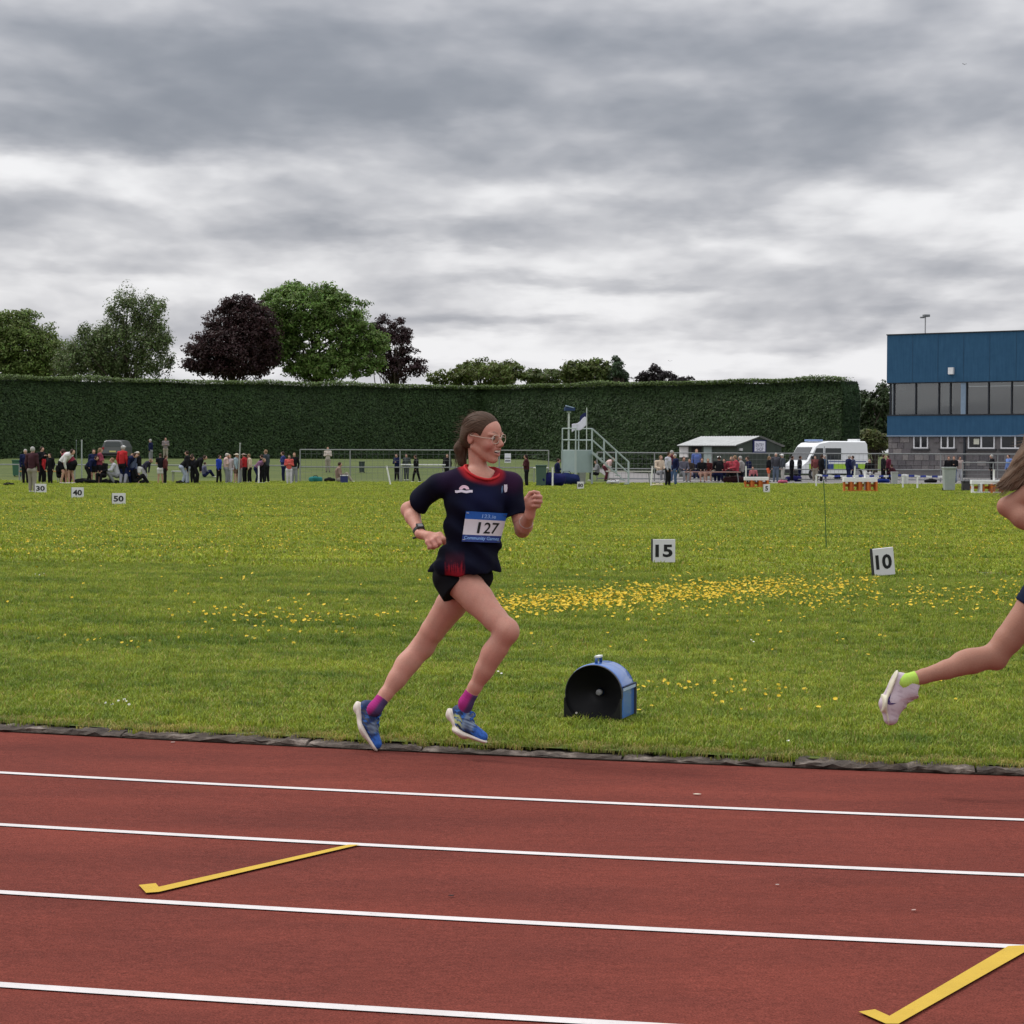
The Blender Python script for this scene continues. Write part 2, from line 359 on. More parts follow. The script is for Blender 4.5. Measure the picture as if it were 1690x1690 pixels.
TRACK = ring('running_track', RK - .3, 46.7, TH0 - .42, TH0 + .42, 150, 0, track_mat(), 12)
tag(TRACK, kind='structure')
def paint(name, col, wear):
    m, N, L, B = nmat(name); g = N.new('ShaderNodeNewGeometry')
    def nz(s, d):
        n = N.new('ShaderNodeTexNoise'); n.inputs['Scale'].default_value = s; n.inputs['Detail'].default_value = d; n.inputs['Roughness'].default_value = .7; L.new(g.outputs['Position'], n.inputs['Vector']); return n.outputs[0]
    a = N.new('ShaderNodeMapRange'); L.new(nz(55, 5), a.inputs[0]); a.inputs[1].default_value = .60; a.inputs[2].default_value = .72; a.inputs[4].default_value = wear
    b = N.new('ShaderNodeMapRange'); L.new(nz(3, 4), b.inputs[0]); b.inputs[1].default_value = .3; b.inputs[2].default_value = .7; b.inputs[3].default_value = .88; b.inputs[4].default_value = 1.05
    v = N.new('ShaderNodeVectorMath'); v.operation = 'SCALE'; v.inputs[0].default_value = col; L.new(b.outputs[0], v.inputs['Scale'])
    x = N.new('ShaderNodeMix'); x.data_type = 'RGBA'; L.new(a.outputs[0], x.inputs[0]); L.new(v.outputs[0], x.inputs[6]); x.inputs[7].default_value = (.17, .05, .042, 1); L.new(x.outputs[2], B.inputs['Base Color']); B.inputs['Roughness'].default_value = .85; B.inputs['Specular IOR Level'].default_value = .15
    bp = N.new('ShaderNodeBump'); bp.inputs['Strength'].default_value = .5; bp.inputs['Distance'].default_value = .003; L.new(nz(220, 2), bp.inputs['Height']); L.new(bp.outputs[0], B.inputs['Normal']); return m
WPAINT = paint('white_line_paint', (.63, .595, .585), .55)
YPAINT = paint('yellow_line_paint', (.53, .355, .05), .45)
LR = [38.09, 39.34, 40.54, 41.71, 42.98, 44.2, 45.42]
for r in LR: ring('lane_line', r - .027, r + .027, TH0 - .42, TH0 + .42, 220, .004, WPAINT, 2, TRACK)
def decal(name, polypx, lift, material, parent):
    P = []
    for p in polypx:
        q = hit(*p); q[2] = tz(q[0], q[1]) + lift; P.append(q)
    return mesh_obj(name, P, [list(range(len(P)))], material, parent)
decal('yellow_stagger_mark', [(575, 1397), (594, 1397), (262, 1475.5), (241, 1477), (229, 1464), (257, 1461), (262, 1467)], .0075, YPAINT, TRACK)
decal('yellow_stagger_mark', [(1664, 1565), (1712, 1563), (1500, 1684), (1483, 1694), (1462, 1694), (1417, 1674), (1444, 1670), (1468, 1681)], .0075, YPAINT, TRACK)

# ---- kerb of rough worn stones
STONE = None
def kerb_mat():
    m, N, L, B = nmat('kerb_stone')
    g = N.new('ShaderNodeNewGeometry')
    n = N.new('ShaderNodeTexNoise'); n.inputs['Scale'].default_value = 9; n.inputs['Detail'].default_value = 8; n.inputs['Roughness'].default_value = .7; L.new(g.outputs['Position'], n.inputs['Vector'])
    r = N.new('ShaderNodeValToRGB'); L.new(n.outputs[0], r.inputs[0]); cr = r.color_ramp
    cr.elements[0].position = .36; cr.elements[0].color = (.030, .022, .017, 1); cr.elements[1].position = .70; cr.elements[1].color = (.27, .225, .19, 1)
    e = cr.elements.new(.54); e.color = (.085, .066, .052, 1)
    L.new(r.outputs[0], B.inputs['Base Color']); B.inputs['Roughness'].default_value = .95
    b = N.new('ShaderNodeBump'); b.inputs['Strength'].default_value = .9; b.inputs['Distance'].default_value = .02; L.new(n.outputs[0], b.inputs['Height']); L.new(b.outputs[0], B.inputs['Normal'])
    return m
KM = kerb_mat()
KERB = ring('kerb', RK - .29, RK + .012, TH0 - .40, TH0 + .40, 200, .006, mat('kerb_soil', (.045, .033, .024), .95, var=.3, scale=20), 4)
tag(KERB, kind='structure')
th = TH0 - .16
while th < TH0 + .17:
    ln = random.uniform(.55, 1.15); n = int(ln / .05) + 3; rows = []
    lowp = random.uniform(-.012, .004)
    prof = [(0.0, .0), (.006, .012), (-.008, .024), (-.05, .030), (-.12, .031), (-.20, .026)]
    for i in range(n):
        t = th + (ln - .012) / RK * i / (n - 1); row = []
        for k, (dr, dz) in enumerate(prof):
            e = 1 if 0 < i < n - 1 else .4
            jr = random.gauss(0, .008) * e if k in (1, 2, 3) else 0; jz = random.gauss(0, .006) * e if k > 0 else 0
            rr = RK + dr + jr; X = TCX + rr * math.cos(t); Y = TCY + rr * math.sin(t)
            row.append((X, Y, float(tz(X, Y)) + max(dz + jz + (lowp if k else 0), 0.0 if k == 0 else .008)))
        rows.append(row)
    b = MB(); b.grid(rows)
    b.add(rows[0] + [(rows[0][-1][0], rows[0][-1][1], rows[0][0][2])], [list(range(len(prof) + 1))]); b.add(rows[-1] + [(rows[-1][-1][0], rows[-1][-1][1], rows[-1][0][2])], [list(range(len(prof), -1, -1))])
    b.build('kerb_stone', KM, KERB)
    th += ln / RK

# ---- scatter by geometry nodes
def scatter(name, pts, rot, scl, idx, sources, material_note=None):
    me = bpy.data.meshes.new(name); n = len(pts); me.vertices.add(n); me.vertices.foreach_set('co', np.asarray(pts, np.float32).ravel())
    for nm, ty, arr, key in (('rot', 'FLOAT_VECTOR', rot, 'vector'), ('scl', 'FLOAT', scl, 'value'), ('idx', 'INT', idx, 'value')):
        a = me.attributes.new(nm, ty, 'POINT'); a.data.foreach_set(key, np.asarray(arr, np.int32 if ty == 'INT' else np.float32).ravel())
    o = bpy.data.objects.new(name, me); link(o)
    ng = bpy.data.node_groups.new(name, 'GeometryNodeTree'); ng.interface.new_socket('Geometry', in_out='INPUT', socket_type='NodeSocketGeometry'); ng.interface.new_socket('Geometry', in_out='OUTPUT', socket_type='NodeSocketGeometry')
    N = ng.nodes; L = ng.links; gi = N.new('NodeGroupInput'); go = N.new('NodeGroupOutput'); ip = N.new('GeometryNodeInstanceOnPoints'); L.new(gi.outputs[0], ip.inputs['Points'])
    gg = N.new('GeometryNodeGeometryToInstance')
    for s in reversed(sources):
        oi = N.new('GeometryNodeObjectInfo'); oi.inputs['Object'].default_value = s; oi.inputs['As Instance'].default_value = True; L.new(oi.outputs['Geometry'], gg.inputs[0])
    L.new(gg.outputs[0], ip.inputs['Instance']); ip.inputs['Pick Instance'].default_value = True
    def named(nm, ty):
        a = N.new('GeometryNodeInputNamedAttribute'); a.data_type = ty; a.inputs['Name'].default_value = nm; return a.outputs['Attribute']
    L.new(named('idx', 'INT'), ip.inputs['Instance Index']); L.new(named('rot', 'FLOAT_VECTOR'), ip.inputs['Rotation']); L.new(named('scl', 'FLOAT'), ip.inputs['Scale'])
    L.new(ip.outputs[0], go.inputs[0]); md = o.modifiers.new('scatter', 'NODES'); md.node_group = ng
    return tag(o, kind='stuff')
def src(name, V, Fs, material, col, mats=None, fm=None):
    me = bpy.data.meshes.new(name); me.from_pydata([tuple(v) for v in V], [], Fs)
    for mm in (mats or [material]): me.materials.append(mm)
    if fm is not None: me.polygons.foreach_set('material_index', fm)
    a = me.attributes.new('Col', 'FLOAT_COLOR', 'POINT'); c = np.ones((len(V), 4), np.float32); c[:, :3] = col; a.data.foreach_set('color', c.ravel())
    return bpy.data.objects.new(name, me)
def tuft(nb, rad, hmin, hmax, wid, lean, dry=.08, gain=1.0):
    V = []; Fs = []; C = []
    for _ in range(nb):
        a = random.uniform(0, 6.283); r = rad * math.sqrt(random.random()); x, y = r * math.cos(a), r * math.sin(a)
        h = random.uniform(hmin, hmax); d = random.uniform(0, 6.283); dx, dy = math.cos(d), math.sin(d); w = wid * random.uniform(.7, 1.3); l = lean * h * random.uniform(.2, 1.3)
        px, py = -dy * w, dx * w; b = len(V)
        V += [(x - px, y - py, -.01), (x + px, y + py, -.01), (x - px * .8 + dx * l * .3, y - py * .8 + dy * l * .3, h * .6), (x + px * .8 + dx * l * .3, y + py * .8 + dy * l * .3, h * .6), (x + dx * l, y + dy * l, h)]
        Fs += [(b, b + 1, b + 3, b + 2), (b + 2, b + 3, b + 4)]
        k = random.random()
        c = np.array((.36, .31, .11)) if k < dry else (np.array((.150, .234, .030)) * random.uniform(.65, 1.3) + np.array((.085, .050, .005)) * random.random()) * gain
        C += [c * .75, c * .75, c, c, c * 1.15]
    return V, Fs, np.array(C)
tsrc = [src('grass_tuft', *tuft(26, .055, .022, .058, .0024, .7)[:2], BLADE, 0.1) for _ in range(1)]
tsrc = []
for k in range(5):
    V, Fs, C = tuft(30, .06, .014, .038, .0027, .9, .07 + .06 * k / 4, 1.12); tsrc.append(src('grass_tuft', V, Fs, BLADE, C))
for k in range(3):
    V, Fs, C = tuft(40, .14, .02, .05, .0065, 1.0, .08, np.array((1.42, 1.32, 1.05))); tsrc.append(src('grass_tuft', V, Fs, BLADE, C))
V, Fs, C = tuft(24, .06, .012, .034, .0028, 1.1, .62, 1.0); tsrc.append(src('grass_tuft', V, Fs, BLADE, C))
def scatter_zone(y0, y1, dens, marg=1.25):
    w1 = 2 * y1 * (845 / F) * marg; n = int((y1 - y0) * w1 * dens)
    Y = RNG.uniform(y0, y1, n); X = RNG.uniform(-w1 / 2, w1 / 2, n); k = np.abs(X) < Y * (845 / F) * marg + .3
    return X[k], Y[k]
PX, PY, PS, PI = [], [], [], []
for y0, y1, dens, s0, s1, big in ((9.2, 16, 520, .75, 1.25, 0), (16, 27, 190, .8, 1.3, 0), (27, 50, 46, .8, 1.3, 1), (50, 106, 17, .9, 1.5, 1)):
    X, Y = scatter_zone(y0, y1, dens); k = np.hypot(X - TCX, np.minimum(Y, TCY) - TCY) < RK - .065; X, Y = X[k], Y[k]
    PX.append(X); PY.append(Y); PS.append(RNG.uniform(s0, s1, len(X))); PI.append(RNG.integers(0, 5, len(X)) if not big else RNG.integers(5, 8, len(X)))
X = np.concatenate(PX); Y = np.concatenate(PY); S = np.concatenate(PS); I = np.concatenate(PI)
def gzf(X, Y): return np.where(Y < TCY, gz(X, Y + .25), gz(X, Y))
edge = np.hypot(X - TCX, np.minimum(Y, TCY) - TCY) > RK - .30
S[edge] *= .72
I[edge & (RNG.random(len(I)) < .7)] = 8
rot = np.stack([RNG.normal(0, .12, len(X)), RNG.normal(0, .12, len(X)), RNG.uniform(0, 6.28, len(X))], 1)
gr = scatter('grass', np.stack([X, Y, gzf(X, Y)], 1), rot, S, I, tsrc); tag(gr, 'short green mown grass covering the infield', 'grass')

# ---- yellow flowers
FY = mat('petal_yellow', (.72, .50, .020), .55, var=.10, scale=40); FS = mat('flower_stem', (.10, .17, .03), .6)
def flower(rad, stem, npet, cup):
    V = [(0, 0, 0), (.0016, 0, 0), (-.0008, .0014, 0), (0, 0, stem), (.0012, 0, stem), (-.0006, .001, stem)]; Fs = [(0, 1, 4, 3), (1, 2, 5, 4), (2, 0, 3, 5)]; fm = [1] * 3
    for k in range(npet):
        a = 2 * math.pi * k / npet; b = 2 * math.pi / npet * .58; s = len(V)
        def P(r, an, z): return (r * math.cos(an), r * math.sin(an), stem + z)
        V += [(0, 0, stem), P(rad * .6, a - b, cup * .5), P(rad, a - b * .5, cup), P(rad, a + b * .5, cup), P(rad * .6, a + b, cup * .5)]; Fs.append((s, s + 1, s + 2, s + 3, s + 4)); fm.append(0)
    s = len(V); V += [(rad * .35 * math.cos(t), rad * .35 * math.sin(t), stem + cup * .55) for t in np.linspace(0, 5.24, 6)]; Fs.append(tuple(range(s, s + 6))); fm.append(0)
    return V, Fs, fm
fsrc = []
for rad, st, n, cup in ((.016, .045, 5, .010), (.019, .06, 5, .014), (.022, .05, 9, .008)):
    V, Fs, fm = flower(rad, st, n, cup); fsrc.append(src('buttercup', V, Fs, None, .5, [FY, FS], fm))
def px_to_field(px, py):
    return hits(px, py)
def cloud(n, fx, fy):
    return [(fx(), fy()) for _ in range(n)]
U = random.uniform; G = random.gauss
fp = []
for _ in range(2600):
    x = U(815, 1450); c = np.interp(x, [815, 950, 1100, 1250, 1450], [1003, 994, 982, 973, 968]); wgt = np.interp(x, [815, 900, 1250, 1330, 1450], [.6, 1, 1, .55, .35])
    if random.random() < wgt: fp.append((x, c + G(0, 10) * (1.4 if x > 1300 else 1)))
for _ in range(420): fp.append((U(830, 1690), G(993, 18)))
for _ in range(120): fp.append((U(1500, 1690), G(985, 12)))
# streaky drifts over the far infield
def drift(x, y): return math.sin(x * .011 + y * .31) + math.sin(x * .023 - y * .47 + 2) + .8 * math.sin(x * .004 + y * .9)
k = 0
while k < 6800:
    x, y = U(-40, 1730), 826 + 90 * random.random() ** 1.25
    w = .5 + .35 * drift(x, y) + (.35 if x < 640 else 0) + (.15 if 845 < y < 880 else -.1)
    if random.random() < w: fp.append((x, y)); k += 1
for _ in range(110): fp.append((G(470, 110), G(1020, 9)))
for _ in range(60): fp.append((U(0, 700), U(900, 1000)))
for _ in range(130): fp.append((U(700, 1690), U(900, 965)))
near = []
for _ in range(26): near.append((G(450, 90), G(1047, 8)))
for _ in range(16): near.append((U(5, 250), G(1060, 7)))
for _ in range(62): near.append((U(1035, 1330), 1128 + abs(G(0, 24))))
for _ in range(22): near.append((U(860, 1500), U(1045, 1110)))
for _ in range(14): near.append((U(1330, 1690), U(1130, 1225)))
fp = [p for p in fp if p[1] < 1032]
P = px_to_field(*zip(*fp)); P[:, 2] = gzf(P[:, 0], P[:, 1]); n = len(P)
rot = np.stack([RNG.normal(.25, .35, n), RNG.normal(0, .35, n), np.zeros(n)], 1)
fl = scatter('buttercup_flowers', P, rot, RNG.uniform(.75, 1.25, n) * np.interp(P[:, 1], [15, 25, 60, 100], [.72, .70, .80, .95]), RNG.integers(0, 3, n), fsrc)
tag(fl, 'yellow buttercups in drifts over the infield grass', 'flowers')
for i, (x, y) in enumerate(near):
    if y > 1185 or (930 < x < 1046 and y > 1090): continue
    p = hit(x, y); p[2] = float(gzf(p[0], p[1]))
    o = bpy.data.objects.new('dandelion', fsrc[2 if i % 3 else 1].data); o.location = p; o.rotation_euler = (G(.5, .25), G(0, .3), 0); o.scale = (U(.42, .68),) * 3; link(o)
    tag(o, 'single yellow flower in the short grass between the track kerb and the number boards', 'flower', 'single yellow flowers near the kerb')
# daisies and scraps of white
WD = mat('daisy_white', (.75, .74, .70), .6)
for x, y in ((178, 1166), (186, 1169), (197, 1164), (210, 1165), (214, 1169), (205, 1161), (58, 951), (66, 953), (34, 952), (74, 950), (52, 1010), (1239, 1062), (1243, 1065), (822, 1115), (812, 1120), (828, 1118), (805, 1123), (1302, 1232)):
    p = hit(x, y); p[2] = float(gzf(p[0], p[1])) + .028
    V, Fs, fm = flower(.008, .022, 9, .003); me = bpy.data.meshes.get('daisy')
    if me is None:
        me = bpy.data.meshes.new('daisy'); me.from_pydata(V, [], Fs); me.materials.append(WD); me.materials.append(FS); me.polygons.foreach_set('material_index', fm)
    o = bpy.data.objects.new('daisy', me); o.location = (p[0], p[1], p[2] - .02); o.rotation_euler = (G(.6, .2), G(0, .2), 0); link(o)
    tag(o, 'tiny white daisy in the short grass of the infield', 'flower', 'white daisies in the grass')
# scraps on the track
for x, y, s, c in ((1150, 1313, .014, (.62, .56, .44)), (745, 1481, .008, (.03, .02, .02)), (1283, 1463, .006, (.5, .4, .36)), (1508, 1505, .008, (.45, .3, .26)), (285, 1227, .010, (.42, .34, .30))):
    p = hit(x, y); p[2] = float(tz(p[0], p[1])) + .006; b = MB()
    a = U(0, 6); b.prism([p + np.array([s * r * math.cos(a + t), s * r * math.sin(a + t), 0]) for t, r in ((0, 1.4), (1, .7), (2.1, .9), (3.2, 1.2), (4.3, .6), (5.2, .8))], (0, 0, .002))
    tag(b.build('leaf_scrap', mat('scrap%d' % x, c, .8), origin=p), {1150: 'pale crumpled scrap lying on the red track', 745: 'small dark scrap on the track between lane lines', 1283: 'tiny pale fleck on the red track', 1508: 'faint reddish scrap on the track at the right', 285: 'small pale scrap on the track beside the kerb at left'}[x], 'litter')
# ================================================================== soft bodies: distance fields turned into one continuous surface
class Field:
    def __init__(s, lo, hi, res):
        s.lo = np.array(lo, float); s.res = res; s.n = np.ceil((np.array(hi) - s.lo) / res).astype(int) + 1
        s.f = np.full(s.n, 1.0, np.float32)
        s.ax = [s.lo[i] + res * np.arange(s.n[i]) for i in range(3)]
    def _sub(s, lo, hi):
        a = np.maximum(((np.array(lo) - s.lo) / s.res).astype(int), 0); b = np.minimum(((np.array(hi) - s.lo) / s.res).astype(int) + 2, s.n)
        if (b <= a).any(): return None
        sl = tuple(slice(a[i], b[i]) for i in range(3))
        G = np.meshgrid(*[s.ax[i][a[i]:b[i]] for i in range(3)], indexing='ij', sparse=False)
        return sl, np.stack(G, -1)
    def _mix(s, sl, d, k, op):
        a = s.f[sl]; d = d.astype(np.float32)
        if op == 'add':
            h = np.maximum(k - np.abs(a - d), 0) / max(k, 1e-6); s.f[sl] = np.minimum(a, d) - h * h * k * .25
        elif op == 'sub':
            d = -d; h = np.maximum(k - np.abs(a - d), 0) / max(k, 1e-6); s.f[sl] = np.maximum(a, d) + h * h * k * .25
    def cone(s, a, b, ra, rb, k=.02, op='add', flat=None, capb=False):
        """tapered limb from a to b; flat = (direction, factor) squashes the section along that direction"""
        a = np.array(a, float); b = np.array(b, float); m = max(ra, rb) * (1.0 if flat is None else max(1, 1 / flat[1] if flat[1] < 1 else 1)) + k + 3 * s.res
        r = s._sub(np.minimum(a, b) - m, np.maximum(a, b) + m)
        if r is None: return s
        sl, P = r; ab = b - a; L2 = ab @ ab + 1e-12
        q = P - a
        t = np.clip((q @ ab) / L2, 0, 1); w = q - t[..., None] * ab
        if flat is not None:
            n = np.array(flat[0], float); n /= np.linalg.norm(n); c = w @ n; w = w + (c * (1 / flat[1] - 1))[..., None] * n
        d = np.linalg.norm(w, axis=-1) - (ra + (rb - ra) * t)
        if flat is not None: d = d * min(1, flat[1])
        if capb: d = np.maximum(d, (q @ ab) / math.sqrt(L2) - math.sqrt(L2))
        s._mix(sl, d, k, op); return s
    def ell(s, c, r, R=None, k=.02, op='add'):
        c = np.array(c, float); r = np.array(r, float); m = r.max() + k + 3 * s.res
        q = s._sub(c - m, c + m)
        if q is None: return s
        sl, P = q; w = P - c
        if R is not None: w = w @ R          # columns of R are the local axes
        n = np.linalg.norm(w / r, axis=-1); g = np.linalg.norm(w / (r * r), axis=-1)
        s._mix(sl, n * (n - 1) / np.maximum(g, 1e-9), k, op); return s
    def cut(s, p, n, k=.004):
        """keeps the side that n points away from"""
        n = np.array(n, float); n /= np.linalg.norm(n)
        G = np.meshgrid(*s.ax, indexing='ij'); d = (G[0] - p[0]) * n[0] + (G[1] - p[1]) * n[1] + (G[2] - p[2]) * n[2]
        a = s.f; d = d.astype(np.float32); h = np.maximum(k - np.abs(a - d), 0) / max(k, 1e-6); s.f = np.maximum(a, d) + h * h * k * .25; return s
    def disp(s, fn):
        idx = np.argwhere(np.abs(s.f) < .05); P = s.lo + idx * s.res
        s.f[tuple(idx.T)] += fn(P).astype(np.float32); return s
    def mesh(s):
        f = s.f; S = f < 0; n = f.shape
        cnt = np.zeros([d - 1 for d in n], np.uint8)
        for dx in (0, 1):
            for dy in (0, 1):
                for dz in (0, 1): cnt += S[dx:n[0] - 1 + dx, dy:n[1] - 1 + dy, dz:n[2] - 1 + dz]
        act = np.argwhere((cnt > 0) & (cnt < 8)); idm = np.full(cnt.shape, -1, np.int32); idm[tuple(act.T)] = np.arange(len(act))
        acc = np.zeros((len(act), 3)); num = np.zeros(len(act))
        C = [(0, 0, 0), (1, 0, 0), (0, 1, 0), (1, 1, 0), (0, 0, 1), (1, 0, 1), (0, 1, 1), (1, 1, 1)]
        for a, b in ((0, 1), (2, 3), (4, 5), (6, 7), (0, 2), (1, 3), (4, 6), (5, 7), (0, 4), (1, 5), (2, 6), (3, 7)):
            ca, cb = np.array(C[a]), np.array(C[b]); fa = f[tuple((act + ca).T)]; fb = f[tuple((act + cb).T)]
            m = (fa < 0) != (fb < 0); t = fa[m] / (fa[m] - fb[m]); acc[m] += ca + t[:, None] * (cb - ca); num[m] += 1
        V = s.lo + (act + acc / num[:, None]) * s.res
        Q = []
        for ax in range(3):
            sl0 = [slice(None)] * 3; sl1 = [slice(None)] * 3; sl0[ax] = slice(0, -1); sl1[ax] = slice(1, None)
            e = np.argwhere(S[tuple(sl0)] != S[tuple(sl1)]); u, v = (ax + 1) % 3, (ax + 2) % 3
            e = e[(e[:, u] > 0) & (e[:, v] > 0) & (e[:, u] < n[u] - 1) & (e[:, v] < n[v] - 1)]
            ins = S[tuple(e.T)]
            du = np.zeros(3, int); du[u] = 1; dv = np.zeros(3, int); dv[v] = 1
            q = np.stack([idm[tuple((e - du - dv).T)], idm[tuple((e - dv).T)], idm[tuple(e.T)], idm[tuple((e - du).T)]], 1)
            q[~ins] = q[~ins][:, ::-1]; Q.append(q)
        Q = np.concatenate(Q); Q = Q[(Q >= 0).all(1)]
        return V, Q
def vnoise(P, s, seed=0):
    """cheap smooth noise from summed sines"""
    r = np.random.default_rng(seed); o = np.zeros(len(P))
    for i in range(6):
        d = r.normal(size=3); d /= np.linalg.norm(d); o += np.sin(P @ d * s * (1 + .35 * i) + r.uniform(0, 6.28)) / (1 + .35 * i)
    return o / 3.5
def rotz(a): return np.array([[math.cos(a), -math.sin(a), 0], [math.sin(a), math.cos(a), 0], [0, 0, 1]])

SKIN = vmat('skin', .56, .30, .25, 150, sss=.12)
CLOTH = vmat('cloth', .85, .10, .25, 220)
HAIRM = vmat('hair', .62, .15, .5, 60)
SHOEM = vmat('shoe', .6, .3, .1, 200)
def srgb(r, g, b):
    c = np.array([r, g, b], float) / 255; return np.where(c < .04045, c / 12.92, ((c + .055) / 1.055) ** 2.4)
def small_person(loc, H, face, pose, top, bot, hair, label, group, shorts=False, sleeves=True, cap=None, long_hair=False, hat=None, hold=None, skirt=False, seed=0):
    """a figure some 30 pixels tall: face = heading in radians (0 looks along +x); all lengths in body heights"""
    r = random.Random(seed); J = {}
    sw = r.uniform(-.03, .03)
    if pose in ('stand', 'fold', 'phone', 'walk'):
        st = {'walk': .11}.get(pose, .02); hip = .50
        J['hip'] = (0, 0, hip); J['ch'] = (.012, sw * .3, .74); J['nk'] = (.02, 0, .845); J['hd'] = (.035, 0, .925)
        for s, n in ((1, 'l'), (-1, 'r')):
            f = st * s + r.uniform(-.02, .02)
            J['h' + n] = (0, .05 * s, hip - .02); J['k' + n] = (f * .6 + .015, .055 * s, .275); J['a' + n] = (f, .06 * s + r.uniform(-.01, .015) * s, .045)
            J['s' + n] = (0, .105 * s, .805)
            if pose == 'fold': J['e' + n] = (.02, .135 * s, .65); J['w' + n] = (.10, .03 * s, .68)
            elif pose == 'phone': J['e' + n] = (.02, .135 * s, .64); J['w' + n] = (.14, .05 * s, .74)
            else: J['e' + n] = (-.01 - f * .5, .14 * s, .64); J['w' + n] = (.04 - f * .6, .13 * s, .49)
    elif pose == 'bend':
        J['hip'] = (-.08, 0, .50); J['ch'] = (.09, 0, .66); J['nk'] = (.165, 0, .72); J['hd'] = (.235, 0, .755)
        for s, n in ((1, 'l'), (-1, 'r')):
            J['h' + n] = (-.07, .05 * s, .48); J['k' + n] = (.02, .06 * s, .275); J['a' + n] = (-.02 + .03 * s, .06 * s, .045)
            J['s' + n] = (.13, .105 * s, .68); J['e' + n] = (.10, .14 * s, .52); J['w' + n] = (.10, .09 * s, .38)
    elif pose == 'squat':
        J['hip'] = (-.05, 0, .24); J['ch'] = (.03, 0, .44); J['nk'] = (.07, 0, .54); J['hd'] = (.10, 0, .62)
        for s, n in ((1, 'l'), (-1, 'r')):
            J['h' + n] = (-.03, .05 * s, .22); J['k' + n] = (.19, .08 * s, .29); J['a' + n] = (.05, .06 * s, .045)
            J['s' + n] = (.05, .105 * s, .50); J['e' + n] = (.13, .13 * s, .37); J['w' + n] = (.24, .06 * s, .36)
    else:                                    # sit, on the ground or on a low bench
        z = .27 if pose == 'seat' else .09
        J['hip'] = (0, 0, z); J['ch'] = (-.01, sw, z + .24); J['nk'] = (.02, sw, z + .345); J['hd'] = (.04, sw, z + .425)
        for s, n in ((1, 'l'), (-1, 'r')):
            kz = z + (.02 if pose == 'seat' else .16)
            J['h' + n] = (.02, .05 * s, z - .01); J['k' + n] = (.23, .07 * s, kz); J['a' + n] = ((.25 if pose == 'seat' else .38), .06 * s, .04)
            J['s' + n] = (0, .105 * s, z + .305); J['e' + n] = (.04, .14 * s, z + .15); J['w' + n] = (.17, .07 * s, z + .12)
    Rm = rotz(face); loc = np.array(loc, float)
    W = {k: loc + Rm @ (np.array(v) * H) for k, v in J.items()}
    P = np.array(list(W.values())); lo, hi = P.min(0) - .14 * H, P.max(0) + .14 * H; lo[2] = loc[2] - .03
    res = .021; T = thing('person', loc, label, 'person', group)
    fwd = Rm @ np.array([1.0, 0, 0])
    skin = np.array((.46, .27, .20)) * r.uniform(.85, 1.12)
    def fld(): return Field(lo, hi, res)
    def out(f, name, m, col):
        V, Q = f.mesh()
        if len(Q) < 8: return None
        return mesh_obj(name, V, Q, m, T, True, col=np.array(col))
    b = fld()
    b.ell(W['hd'], np.array((.055, .044, .066)) * H, Rm, .02); b.cone(W['nk'], W['hd'], .033 * H, .033 * H, .02)
    b.ell(W['hd'] + fwd * .056 * H - np.array([0, 0, .01 * H]), np.array((.014, .01, .014)) * H, Rm, .01)
    b.cone(W['hip'], W['ch'], .075 * H, .085 * H, .03); b.cone(W['ch'], W['nk'], .07 * H, .035 * H, .03)
    for n in 'lr':
        b.cone(W['h' + n], W['k' + n], .050 * H, .034 * H, .02); b.cone(W['k' + n], W['a' + n], .034 * H, .020 * H, .015)
        b.cone(W['a' + n] - np.array([0, 0, .02 * H]), W['a' + n] + fwd * .06 * H - np.array([0, 0, .022 * H]), .019 * H, .017 * H, .01)
        b.cone(W['s' + n], W['e' + n], .027 * H, .022 * H, .02); b.cone(W['e' + n], W['w' + n], .022 * H, .016 * H, .01)
        hd = W['w' + n] - W['e' + n]; hd /= np.linalg.norm(hd); b.cone(W['w' + n], W['w' + n] + hd * .045 * H, .018 * H, .015 * H, .01)
    out(b, 'body', SKIN, skin)
    t = fld(); fl = (fwd, .82)
    t.cone(W['hip'] * .8 + W['ch'] * .2, W['ch'], .088 * H, .098 * H, .03); t.cone(W['sl'], W['sr'], .052 * H, .052 * H, .03); t.cone(W['ch'], W['nk'] * .8 + W['ch'] * .2, .085 * H, .055 * H, .03)
    for n in 'lr':
        e = W['e' + n]; t.cone(W['s' + n], e if sleeves else W['s' + n] * .5 + e * .5, .041 * H, .035 * H, .02)
        if sleeves: t.cone(e, W['w' + n], .034 * H, .026 * H, .015)
    t.disp(lambda P: vnoise(P, 22, seed) * .008)
    out(t, 'top', CLOTH, top)
    p = fld(); p.cone(W['hl'], W['hr'], .068 * H, .068 * H, .03); p.cone(W['hip'], W['hip'] * .8 + W['ch'] * .2, .083 * H, .083 * H, .03)
    for n in 'lr':
        k_ = W['k' + n]; h_ = W['h' + n]
        if skirt or shorts: p.cone(h_, h_ * .5 + k_ * .5, .062 * H, .060 * H, .02)
        else: p.cone(h_, k_, .060 * H, .047 * H, .02); p.cone(k_, W['a' + n] * .9 + k_ * .1, .045 * H, .037 * H, .01)
    out(p, 'skirt' if skirt else 'shorts' if shorts else 'trousers', CLOTH, bot)
    h = fld(); h.ell(W['hd'] - fwd * .012 * H + np.array([0, 0, .014 * H]), np.array((.058, .052, .064)) * H, Rm, .005)
    h.ell(W['hd'] + fwd * .062 * H - np.array([0, 0, .03 * H]), np.array((.055, .07, .068)) * H, Rm, .01, 'sub')
    if long_hair: h.cone(W['hd'] - fwd * .045 * H, W['nk'] - fwd * .05 * H - np.array([0, 0, .06 * H]), .034 * H, .022 * H, .02)
    out(h, 'hair', HAIRM, hair)
    sh = fld()
